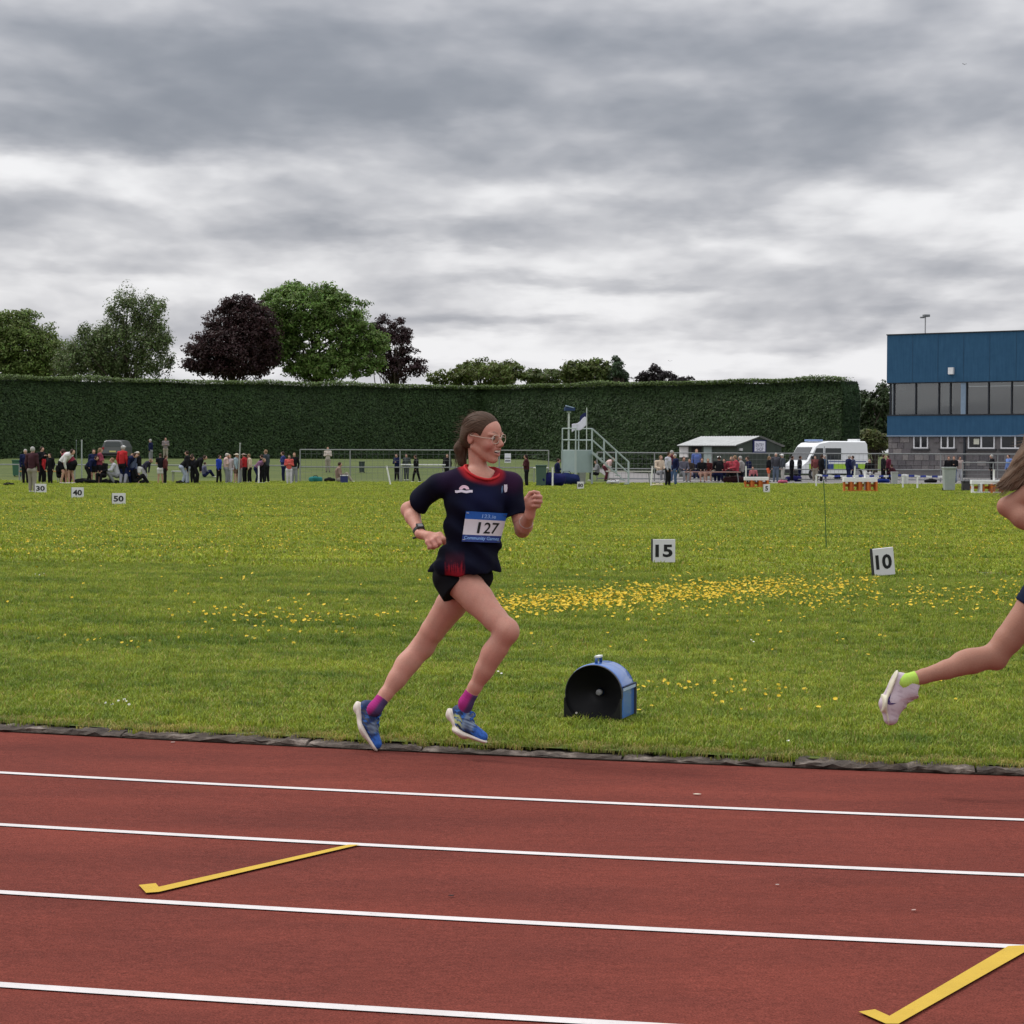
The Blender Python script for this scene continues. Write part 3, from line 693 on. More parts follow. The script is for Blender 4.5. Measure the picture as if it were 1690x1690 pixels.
    for n in 'lr': sh.cone(W['a' + n] - np.array([0, 0, .022 * H]) - fwd * .015 * H, W['a' + n] + fwd * .075 * H - np.array([0, 0, .026 * H]), .026 * H, .021 * H, .005)
    sh.cut(loc, (0, 0, -1)); out(sh, 'shoes', SHOEM, (.55, .55, .53) if r.random() < .5 else (.03, .03, .035))
    if cap is not None or hat is not None:
        c = fld(); q = W['hd'] + np.array([0, 0, .035 * H]); c.ell(q, np.array((.062, .056, .042)) * H, Rm, .005)
        if hat is not None: c.ell(q - np.array([0, 0, .006]), np.array((.115, .115, .014)) * H, Rm, .012)
        else: c.ell(q + fwd * .06 * H, np.array((.05, .04, .012)) * H, Rm, .01)
        out(c, 'hat' if hat is not None else 'cap', CLOTH, cap if cap is not None else hat)
    return T
# ================================================================== hedge, trees
def leaf_mat(name, trans=.3, rough=.5):
    m, N, L, B = nmat(name)
    a = N.new('ShaderNodeAttribute'); a.attribute_name = 'Col'; L.new(a.outputs['Color'], B.inputs['Base Color']); B.inputs['Roughness'].default_value = rough; B.inputs['Specular IOR Level'].default_value = .25
    t = N.new('ShaderNodeBsdfTranslucent'); L.new(a.outputs['Color'], t.inputs[0]); ms = N.new('ShaderNodeMixShader'); ms.inputs[0].default_value = trans
    L.new(B.outputs[0], ms.inputs[1]); L.new(t.outputs[0], ms.inputs[2]); L.new(ms.outputs[0], N['Material Output'].inputs[0]); return m
LEAF = leaf_mat('tree_leaf'); HLEAF = leaf_mat('hedge_leaf', .12, .6)
BARK = mat('bark', (.075, .058, .045), .9, var=.25, scale=6, bump=.6)
def leaf_cloud(C, nrm, size, col, jit=.5, aspect=.6):
    """one four-cornered leaf spray per centre, roughly facing nrm"""
    n = len(C); d = nrm + RNG.normal(0, jit, (n, 3)); d /= np.linalg.norm(d, axis=1)[:, None]
    a = RNG.normal(size=(n, 3)); u = np.cross(d, a); u /= np.linalg.norm(u, axis=1)[:, None]; w = np.cross(d, u)
    s = np.asarray(size)[:, None]
    V = np.stack([C - u * s, C + w * s * aspect * RNG.uniform(.5, 1, (n, 1)), C + u * s, C - w * s * aspect * RNG.uniform(.5, 1, (n, 1))], 1).reshape(-1, 3)
    Fq = np.arange(4 * n).reshape(n, 4); return V, Fq, np.repeat(col, 4, 0)
def plan(px, Y): return np.array([(px - CXP) / F * Y, Y])
HT = 5.62
HA, HB, HC = plan(-330, 127), plan(792, 150), plan(1387, 130)
def hedge(p0, p1, end, label, n_leaf, seed):
    d = p1 - p0; L = np.linalg.norm(d); d = d / L; nr = np.array([d[1], -d[0]]);
    if nr[1] > 0: nr = -nr
    T = thing('hedge', (*(p0 + p1) / 2, float(gz(*(p0 + p1) / 2))), label, 'hedge', None)
    def hn(s, z): P_ = np.stack(np.broadcast_arrays(np.asarray(s, float), np.asarray(z, float) * 1.6, float(seed)), -1).reshape(-1, 3); r_ = .10 * vnoise(P_, .9, seed) + .05 * vnoise(P_, 2.8, seed + 3); return r_ if np.ndim(s) else float(r_[0])
    ns, nz = int(L / .5), 14; rows = []
    th = 1.7
    for i in range(ns + 1):
        s = L * i / ns; row = []
        for k in range(nz + 3):
            if k <= nz:
                t = k / nz; q = p0 + d * s + nr * (-.12 - .35 * t ** 6 - .06 * t); z = -.4 + (HT + .35) * t
            else: q = p0 + d * s - nr * th * (k - nz) / 2.0; z = HT + .02 - (k - nz) * .02
            e = hn(s, z)
            q = q + nr * e * (1 if k <= nz else 0); row.append((q[0], q[1], z + (0.06 * math.sin(s * .9 + seed) if k > 9 else 0)))
        rows.append(row)
    b = MB(); b.grid(rows)
    for side in (0, -1): b.add(rows[side] + [(rows[side][-1][0], rows[side][-1][1], -.4)], [list(range(len(rows[side]) + 1))])
    b.build('hedge_core', mat('hedge_core', (.012, .022, .008), .9, var=.3, scale=3), T, True)
    n = n_leaf; s = RNG.uniform(0, L, n); t = RNG.random(n) ** .9
    out = hn(s, -.2 + (HT + .2) * t) - .35 * t ** 6 - .06 * t
    Q = p0 + d * s[:, None] + nr * (out + RNG.uniform(-.10, .04, n))[:, None]; C = np.column_stack([Q, -.2 + (HT + .2) * t + .06 * np.sin(s * .9 + seed)])
    N3 = np.tile(np.append(nr * .9, .45), (n, 1)); tone = .80 + .16 * vnoise(C, 1.3, seed) + .12 * vnoise(C, 4.5, seed + 5); base = np.array((.037, .073, .024))
    col = base * (tone * RNG.uniform(.55, 1.5, n))[:, None] + np.array((.012, .016, 0)) * RNG.random((n, 1)) ** 3
    m = n // 5; s2 = RNG.uniform(0, L, m); Q2 = p0 + d * s2[:, None] - nr * RNG.uniform(.1, 1.5, m)[:, None] * RNG.random(m)[:, None]
    gro = (np.sin(s2 * 1.1 + seed) * .5 + .5) * (np.sin(s2 * .37 + 2 * seed) * .5 + .5)
    C2 = np.column_stack([Q2, HT + .05 + RNG.uniform(-.12, .14, m) + .22 * gro * RNG.random(m)]); N2 = np.tile((0, -.2, 1.0), (m, 1)); c2 = np.array((.085, .135, .026)) * RNG.uniform(.5, 1.35, (m, 1))  # lit look of the hedge top is put into paler leaf colour
    parts = [(C, N3, RNG.uniform(.05, .105, n), col), (C2, N2, RNG.uniform(.05, .10, m), c2)]
    if end:
        e = n // 10; t = RNG.random(e); w = RNG.random(e); Q = p1 + d * (.22 - .35 * t ** 5 + .1 * np.sin(t * 9))[:, None] * 1 - nr * (w * th)[:, None]
        parts.append((np.column_stack([Q, -.2 + (HT + .15) * t]), np.tile(np.append(d, .3), (e, 1)), RNG.uniform(.07, .15, e), base * RNG.uniform(.5, 1.4, (e, 1))))
    Vs, Fs, Cs = [], [], []; o = 0
    for p in parts:
        V, Fq, cc = leaf_cloud(*p, jit=.35); Vs.append(V); Fs.append(Fq + o); Cs.append(cc); o += len(V)
    mesh_obj('foliage', np.concatenate(Vs), np.concatenate(Fs), HLEAF, T, col=np.concatenate(Cs))
hedge(HA, HB + (HB - HA) * .03, False, 'tall clipped dark green hedge along the left, behind the spectators', 105000, 1)
hedge(HB - (HC - HB) * .03, HC, True, 'tall clipped dark green hedge running from the corner to the white van', 80000, 2)

def tree(px, Y, lobes, col, name, label, n_clump=230, per=55, leaf=.16, trunk_top=None, clump_r=.62, group='trees beyond the hedge', var=.35, tip=0.0, droop=False):
    """lobes: ellipses in photo pixels (cx, cy, rx, ry); the crown is as deep as it is wide"""
    g = gp(px, Y); k = Y / F; T = thing(name, g, label, 'tree', group)
    cen = []; lob3 = []
    for cx, cy, rx, ry in lobes: lob3.append((at(cx, cy, Y) + np.array([0, random.uniform(-.8, .8), 0]), np.array([rx * k, max(rx, ry) * k * .8, ry * k])))
    vol = np.array([l[1].prod() ** .75 for l in lob3]); vol = vol / vol.sum()
    for _ in range(int(n_clump * 1.3)):
        c, r = lob3[RNG.choice(len(lob3), p=vol)]; d = RNG.normal(size=3); d /= np.linalg.norm(d); d[1] = d[1] if random.random() < .25 else -abs(d[1])
        cen.append(c + d * r * RNG.uniform(.45, 1.0) ** .7)
    cen = np.array(cen)
    base = g + np.array([0, 0, -.3]); top = np.mean([l[0] for l in lob3], 0); tt = base + (top - base) * .95
    b = MB(); h = np.linalg.norm(tt - base); b.tube([base, base + (tt - base) * .35 + (.1, 0, 0), base + (tt - base) * .7 - (.1, 0, 0), tt], [.032 * h, .025 * h, .018 * h, .008 * h], 8)
    for c in cen[:: max(1, len(cen) // 46)]:
        s = base + (tt - base) * RNG.uniform(.3, .9); mid = s * .5 + c * .5 + RNG.normal(0, .25, 3) + (0, 0, .3); b.tube([s, mid, c], [.009 * h, .005 * h, .02], 5)
    b.build('trunk', BARK, T, True)
    ctone = 1 + var * RNG.normal(0, .55, len(cen)); C = np.repeat(cen, per, 0); off = RNG.normal(0, 1, (len(C), 3)); off /= np.linalg.norm(off, axis=1)[:, None]; off = off * (RNG.random((len(C), 1)) ** .45) * clump_r * np.repeat(RNG.uniform(.55, 1.25, len(cen)), per)[:, None]
    off[:, 2] *= 1.3 if droop else .62
    C = C + off; nrm = off / (np.linalg.norm(off, axis=1)[:, None] + 1e-6) + np.array([0, 0, .6]); tone = np.clip(np.repeat(ctone, per), .45, 1.7) * RNG.uniform(.7, 1.3, len(C))
    cc = np.array(col)[None] * tone[:, None]; cc[:, 1] *= 1 + .12 * RNG.normal(size=len(C)); cc = np.clip(cc, .003, 1)
    if tip:
        e = int(n_clump * tip)
    V, Fq, c4 = leaf_cloud(C, nrm, RNG.uniform(.6, 1.3, len(C)) * leaf, cc, .6)
    mesh_obj('crown', V, Fq, LEAF, T, col=c4); return T
tree(35, 165, [(35, 590, 74, 60), (90, 600, 40, 34), (20, 560, 46, 48), (70, 575, 35, 40), (0, 600, 40, 50), (45, 530, 22, 20)], (.140, .195, .050), 'broadleaf_tree', 'pale green rounded tree at the far left above the hedge', 430, 75, .12)
tree(215, 160, [(215, 575, 66, 62), (175, 585, 50, 45), (205, 520, 30, 40), (240, 520, 26, 32), (262, 515, 13, 28), (208, 490, 9, 22), (238, 500, 8, 18), (160, 575, 45, 40), (140, 598, 52, 32), (120, 590, 30, 34), (255, 590, 36, 38), (265, 560, 18, 35)], (.118, .158, .060), 'birch_tree', 'tall feathery green tree with upright tips at the left', 480, 65, .10, clump_r=.5, droop=True)
tree(385, 158, [(385, 580, 74, 48), (420, 545, 40, 50), (390, 535, 50, 42), (350, 590, 44, 30), (395, 505, 28, 18), (430, 575, 30, 42), (325, 600, 22, 18)], (.040, .019, .019), 'copper_beech_tree', 'dark purple copper beech in front of the large green tree', 460, 75, .115)
tree(535, 162, [(530, 560, 92, 64), (450, 545, 34, 60), (500, 515, 66, 44), (560, 520, 48, 44), (490, 485, 40, 22), (540, 487, 26, 18), (600, 575, 42, 48), (470, 560, 32, 50), (545, 605, 80, 24), (450, 490, 12, 14)], (.128, .205, .048), 'broadleaf_tree', 'largest bright green tree between the two purple trees', 600, 75, .125)
tree(650, 172, [(645, 575, 42, 46), (655, 608, 44, 20), (640, 540, 34, 20), (665, 565, 24, 30), (675, 605, 34, 16), (620, 560, 24, 30)], (.042, .021, .022), 'copper_beech_tree', 'thin dark purple tree with open branches right of the large tree', 150, 55, .12, clump_r=.5)
tree(800, 176, [(805, 620, 62, 20), (790, 610, 38, 16), (838, 612, 30, 14), (740, 624, 34, 13)], (.105, .135, .034), 'broadleaf_tree', 'low yellow green tree top above the hedge corner', 150, 45, .15, clump_r=.5)
tree(905, 185, [(905, 624, 45, 13), (880, 620, 24, 11)], (.085, .115, .034), 'broadleaf_tree', 'lowest pale tree top over the hedge behind the flag tower', 80, 40, .15, clump_r=.45)
tree(975, 180, [(975, 620, 52, 20), (952, 608, 26, 14), (985, 606, 28, 14)], (.095, .125, .032), 'broadleaf_tree', 'bushy yellow green tree top above the right hedge', 150, 45, .15, clump_r=.5)
tree(1022, 178, [(1022, 625, 16, 14), (1020, 612, 9, 14), (1018, 598, 3.5, 12)], (.040, .065, .030), 'conifer_tree', 'small dark pointed conifer tip above the hedge', 60, 45, .12, clump_r=.4)
tree(1095, 182, [(1090, 626, 34, 12), (1080, 618, 12, 14), (1060, 624, 14, 10), (1125, 628, 22, 8)], (.028, .022, .024), 'copper_beech_tree', 'low dark purple tree top above the hedge right of the conifer', 70, 40, .14, clump_r=.42)
tree(1445, 150, [(1440, 690, 34, 34), (1452, 660, 20, 26), (1430, 670, 14, 26), (1450, 720, 30, 26)], (.042, .066, .024), 'leafy_tree', 'dark leafy tree filling the gap between hedge and blue building', 170, 50, .14, clump_r=.5, group='trees by the blue building')
tree(1440, 140, [(1438, 725, 26, 15), (1448, 735, 20, 12)], (.10, .115, .035), 'leafy_shrub', 'yellow green shrub below the dark tree beside the building', 60, 40, .13, clump_r=.4, group='trees by the blue building')

# ================================================================== blue building
def building():
    A = gp(1465, 125); B2 = plan(1690, 120); e1 = np.append(B2 - A[:2], 0); e1 /= np.linalg.norm(e1); n = np.array([-e1[1], e1[0], 0.0])
    if n[1] > 0: n = -n
    T = thing('pavilion_building', A, 'two storey pavilion with blue cladding above a grey stone ground floor', 'building')
    def fac(px, py, off=0.0):
        d = ray(px, py); p0 = A + n * off; t = ((p0 - CAM) @ n) / (d @ n); return CAM + d * t
    def S(px): return (fac(px, 700) - A) @ e1
    def Zh(py): return fac(1465, py)[2]
    L = S(1960); dp = 9.0
    zr, zf, zw, zb = Zh(552), Zh(632), Zh(686), Zh(719)
    def pt(s, off, z): q = A + e1 * s + n * off; return np.array([q[0], q[1], z])
    ang = math.atan2(e1[1], e1[0]); R = np.column_stack([e1, -n, (0, 0, 1)])
    def box(b, s0, s1, o0, o1, z0, z1, mi=0, bev=0): b.box(pt((s0 + s1) / 2, (o0 + o1) / 2, (z0 + z1) / 2), (abs(s1 - s0), abs(o1 - o0), z1 - z0), R=R, mi=mi, bev=bev)
    def part(name, m, boxes, parent=T, **k):
        b = MB(); [box(b, *q) for q in boxes]; return b.build(name, m, parent, **k)
    m, N, Lk, Bs = nmat('blue_cladding')
    tc = N.new('ShaderNodeTexCoord'); nz = N.new('ShaderNodeTexNoise'); nz.inputs['Scale'].default_value = 2.2; nz.inputs['Detail'].default_value = 8; nz.inputs['Roughness'].default_value = .7; Lk.new(tc.outputs['Object'], nz.inputs['Vector'])
    mp = N.new('ShaderNodeMapping'); mp.inputs['Scale'].default_value = (3, 3, .25); Lk.new(tc.outputs['Object'], mp.inputs[0]); n2 = N.new('ShaderNodeTexNoise'); n2.inputs['Scale'].default_value = 3; n2.inputs['Detail'].default_value = 6; Lk.new(mp.outputs[0], n2.inputs['Vector'])
    ad = N.new('ShaderNodeMath'); ad.operation = 'ADD'; Lk.new(nz.outputs[0], ad.inputs[0]); Lk.new(n2.outputs[0], ad.inputs[1])
    r = N.new('ShaderNodeValToRGB'); Lk.new(ad.outputs[0], r.inputs[0]); r.color_ramp.elements[0].position = .32; r.color_ramp.elements[0].color = (.022, .072, .142, 1); r.color_ramp.elements[1].position = .72; r.color_ramp.elements[1].color = (.036, .104, .192, 1)
    mp2 = N.new('ShaderNodeMath'); mp2.operation = 'MULTIPLY'; mp2.inputs[1].default_value = .5; Lk.new(ad.outputs[0], mp2.inputs[0]); [Lk.remove(l) for l in list(r.inputs[0].links)]; Lk.new(mp2.outputs[0], r.inputs[0])
    Lk.new(r.outputs[0], Bs.inputs['Base Color']); Bs.inputs['Roughness'].default_value = .75; Bs.inputs['Specular IOR Level'].default_value = .15
    BL = m; DK = mat('dark_trim', (.018, .022, .030), .6); LT = mat('pale_trim', (.20, .27, .36), .6); ST = mat('stone_mortar', (.15, .14, .142), .95, var=.2, scale=5)
    # ground floor wall in rough stone
    wall = part('stone_wall', ST, [(0, L, -.42, -.05, -.5, zb - .02)])
    stm = [mat('wall_stone%d' % i, c, .95, var=.22, scale=9, bump=.5) for i, c in enumerate(((.135, .122, .128), (.18, .165, .165), (.22, .20, .195), (.105, .096, .105)))]
    win = [(1508, 1532), (1553, 1576), (1598, 1642), (1652, 1700)]; zs0 = Zh(740)
    sw = [(S(a) - .06, S(b) + .06) for a, b in win]
    proto = {}
    z = -.1; row = 0
    while z < zb - .2:
        h = random.choice((.24, .28, .33)); h = min(h, zb - .03 - z); s = -random.random() * .3
        while s < S(1715):
            w = random.uniform(.32, .62); s0, s1 = max(s, 0), s + w; ok = s1 - s0 > .12
            if z + h > zs0 - .1 and any(s1 > a - .02 and s0 < b_ + .02 for a, b_ in sw): ok = False
            if ok and z > .35:
                b = MB(); box(b, s0 + .012, s1 - .012, -.06, random.uniform(-.018, .012), z + .012, z + h - .012); b.build('stone', random.choice(stm), wall)
            s += w
        z += h; row += 1
    # blue bands
    part('lower_cladding', BL, [(-.02, L, -.45, .10, zb, zw - .02)]); up = part('upper_cladding', BL, [(-.05, L, -.5, .14, zf, zr - .06)])
    for s in np.arange(1.55, L, 1.55): part('panel_joint', mat('joint_blue', (.014, .042, .085), .7), [(s - .009, s + .009, .141, .146, zf + .03, zr - .1)], up)
    part('roof_edge', DK, [(-.08, L, -.55, .18, zr - .06, zr)]); part('roof', mat('roof_felt', (.06, .06, .065), .9), [(-.06, L, -dp, -.55, zr - .25, zr - .06)])
    part('lower_trim', LT, [(-.04, L, -.4, .13, zb - .05, zb + .015)]); part('sill_trim', DK, [(-.03, L, -.2, .12, zw - .02, zw + .05)]); part('head_trim', DK, [(-.03, L, -.2, .12, zf - .05, zf - .001)])
    # dark room behind the long window, with a back wall and floor
    ROOM = mat('room_wall', (.10, .095, .09), .9); part('room_back', ROOM, [(0, L, -dp + .3, -dp + .1, zw - .6, zf)]); part('room_floor', mat('room_floor', (.06, .05, .045), .8), [(0, L, -dp, -.45, zw - .4, zw - .05)])
    part('side_wall', BL, [(-.02, .12, -dp, -.46, -.5, zr - .26)]); part('room_ceiling', ROOM, [(.12, L, -dp + .3, -.5, zf + .02, zf + .06)])
    gm, N, Lk, Bs = nmat('window_glass'); tr = N.new('ShaderNodeBsdfTransparent'); tr.inputs[0].default_value = (.62, .66, .66, 1); gl = N.new('ShaderNodeBsdfGlossy'); gl.inputs['Roughness'].default_value = .03; fr = N.new('ShaderNodeFresnel'); fr.inputs[0].default_value = 1.75
    mx = N.new('ShaderNodeMixShader'); ma = N.new('ShaderNodeMath'); ma.operation = 'MAXIMUM'; ma.inputs[1].default_value = .15; Lk.new(fr.outputs[0], ma.inputs[0]); Lk.new(ma.outputs[0], mx.inputs[0]); Lk.new(tr.outputs[0], mx.inputs[1]); Lk.new(gl.outputs[0], mx.inputs[2]); Lk.new(mx.outputs[0], N['Material Output'].inputs[0])
    edges = [1468, 1474, 1510, 1548, 1567, 1586, 1594, 1630, 1668, 1706, 1745, 1790, 1840, 1900]
    for i in range(len(edges) - 1):
        s0, s1 = S(edges[i]), S(edges[i + 1])
        if i == 5: part('window_pillar', LT, [(s0, s1, -.3, .06, zw + .05, zf - .05)]); continue
        w = part('window', DK, [(s0, s0 + .07, -.12, .02, zw + .05, zf - .05)]); part('pane', gm, [(s0 + .07, s1, -.06, -.05, zw + .06, zf - .06)], w)
    part('blind', mat('blind_cloth', (.45, .44, .46), .9), [(S(1549), S(1566), -.5, -.47, zw + .5, zf - .1)]); part('blind', mat('blind_cloth', (.4, .4, .4), .9), [(S(1476), S(1488), -.5, -.47, zf - .42, zf - .1)])
    WF = mat('white_frame', (.72, .72, .74), .5)
    for (a, b_) in win:
        s0, s1 = S(a), S(b_); z0, z1 = Zh(738), zb - .05; mid = (s0 + s1) / 2
        w = part('window', WF, [(s0, s0 + .06, -.05, .03, z0, z1), (s1 - .06, s1, -.05, .03, z0, z1), (mid - .04, mid + .04, -.05, .03, z0, z1), (s0, s1, -.05, .035, z0 - .07, z0)])
        part('pane', mat('dark_pane', (.012, .013, .016), .12, spec=.6), [(s0, s1, -.049, -.03, z0, z1)], w); part('sill', mat('sill_stone', (.05, .05, .055), .9), [(s0 - .1, s1 + .1, -.04, .09, z0 - .17, z0 - .07)], w)
    part('notice', mat('notice_paper', (.6, .6, .5), .8), [(S(1607), S(1616), -.02, -.015, Zh(733), Zh(724))])
    part('down_pipe', DK, [(S(1591), S(1594), -.04, .06, -.4, zb)])
    part('alarm_box', WF, [(S(1568), S(1576), .15, .32, Zh(620), Zh(609))])
    # floodlight on the roof
    c = fac(1527, 552, -3.0); zt = c[2] + 30 / F * 128; b = MB(); b.tube([(c[0], c[1], zr - .3), (c[0], c[1], zt)], .035, 8)
    f = thing('floodlight_mast', (c[0], c[1], zr - .06), 'thin roof mast with a floodlight above the blue building', 'floodlight'); b.build('mast', mat('galvanised', (.35, .35, .36), .5, .6), f)
    b = MB(); b.box((c[0] + .05, c[1], zt + .02), (.34, .3, .14), .3, bev=.03); b.box((c[0] - .18, c[1], zt - .08), (.22, .2, .08), .2, bev=.02); b.build('lamp_head', mat('lamp_grey', (.16, .17, .18), .5), f)
building()

# ================================================================== shed, van, tower, fences
def lathe_tube(b, pts, r, n=7): b.tube(pts, r, n)
def shed():
    C0, C1, C2 = gp(1216, 117), gp(1121, 121.5), gp(1289, 120.5); ze = at(1216, 734, 117)[2]; zr = at(1250, 720.5, 119)[2] + .02
    T = thing('equipment_shed', C0, 'dark green shed with pale corrugated pitched roof in front of the hedge', 'shed')
    g = mat('shed_green', (.045, .058, .045), .7, var=.2, scale=3)
    def up(p, z): return np.array([p[0], p[1], z])
    G = (C0 + C2) / 2; e = C1 - C0; C3 = C2 + e; inn = np.array([0, .12, 0])
    b = MB(); b.prism([up(C0, -.2), up(C1, -.2), up(C1, ze), up(C0, ze)], inn); b.build('front_wall', g, T)
    b = MB(); b.prism([up(C0, -.2), up(C0, ze), up(G, zr - .03), up(C2, ze), up(C2, -.2)], (-.1, .1, 0)); b.build('gable_wall', g, T)
    b = MB(); b.prism([up(C3, -.2), up(C3, ze), up(C2, ze), up(C2, -.2)], (-.1, 0, 0)); b.build('back_wall', g, T)
    # corrugated roof: two ribbed sheets
    rm = mat('roof_sheet', (.42, .43, .42), .6, var=.18, scale=2.5); ov = -(e / np.linalg.norm(e)) * .12
    for a0, a1 in ((C0, G), (C2, G)):
        n = 46; rows = []
        for i in range(n + 1):
            t = i / n; p = e * t * 1.03 + ov; w = .025 * math.cos(i * math.pi); lowv = (a0 - a1) * .10
            rows.append([up(a0 + p + lowv, ze - .05 + w), up(a1 + p, zr + w)])
        b = MB(); b.grid(rows); b.grid([[q - (0, 0, .03) for q in r] for r in rows]); b.build('roof', rm, T)
    f0 = C0 + e * .0; b = MB(); q = -(e / np.linalg.norm(e)) * .13
    b.tube([up(C0 + q + (C0 - G) * .1, ze - .07), up(C1 + (C0 - G) * .1, ze - .07)], .035, 6); b.build('gutter', mat('gutter_dark', (.02, .02, .02), .6), T)
    def onwall(a, d, s, off): return a + d * s + off
    fn = np.array([e[1], -e[0], 0]); fn /= np.linalg.norm(fn); fn = fn if fn[1] < 0 else -fn
    ln = np.linalg.norm(e)
    def S(px):
        d = ray(px, 740); t = ((C0 - CAM) @ fn) / (d @ fn); return ((CAM + d * t) - C0) @ (e / ln)
    eu = e / ln
    def slab(name, px0, px1, z0, z1, m, th=.05):
        p0, p1 = C0 + eu * S(px0) + fn * .01, C0 + eu * S(px1) + fn * .01; b = MB(); b.prism([up(p0, z0), up(p1, z0), up(p1, z1), up(p0, z1)], fn * th); return b.build(name, m, T)
    zz = lambda y: at(1160, y, 119)[2]
    slab('door', 1163, 1176, -.05, zz(736), mat('door_pale', (.27, .32, .31), .6)); slab('doorway', 1142, 1158, -.05, zz(736), mat('doorway_dark', (.012, .012, .014), .9), .02)
    s = slab('notice_board', 1123, 1137, zz(755), zz(737), mat('board_white', (.62, .60, .60), .7))
    gd = C2 - C0; gl = np.linalg.norm(gd); gd = gd / gl; gn = np.array([gd[1], -gd[0], 0]); gn = gn if gn[1] < 0 else -gn
    def SG(px):
        d = ray(px, 740); t = ((C0 - CAM) @ gn) / (d @ gn); return ((CAM + d * t) - C0) @ gd
    def gslab(name, px0, px1, y0, y1, m, off, th, parent=T):
        za, zb = at(1252, y1, 118.5)[2], at(1252, y0, 118.5)[2]; p0, p1 = C0 + gd * SG(px0) + gn * off, C0 + gd * SG(px1) + gn * off; b = MB(); b.prism([up(p0, za), up(p1, za), up(p1, zb), up(p0, zb)], gn * th); return b.build(name, m, parent)
    NB = mat('sign_navy', (.012, .016, .085), .6)
    sg = gslab('sign_board', 1241.5, 1263, 726, 748, NB, .01, .05); gslab('sign_face', 1243.5, 1261, 728, 745, mat('sign_white', (.70, .70, .78), .6), .06, .01, sg)
    def words(txt, pxc, yc, w, m, parent, d0, S_, nn, C_, off, Yd):
        V, Fs, ext = text_mesh(txt); sc = (S_(pxc + w / 2) - S_(pxc - w / 2)) / ext[0]; c = C_ + d0 * S_(pxc) + nn * off; z = at(pxc, yc, Yd)[2]
        P = [c + d0 * v[0] * sc + np.array([0, 0, z + v[1] * sc - c[2]]) for v in V]; mesh_obj('lettering', P, Fs, m, parent)
    words('ENTRY', 1252, 734.5, 13, NB, sg, gd, SG, gn, C0, .073, 118.5); words('SHOP', 1252, 741.5, 11, NB, sg, gd, SG, gn, C0, .073, 118.5)
    gslab('wall_lamp', 1219, 1223, 740, 744, mat('lamp_white', (.5, .5, .5), .5), .01, .1)
shed()

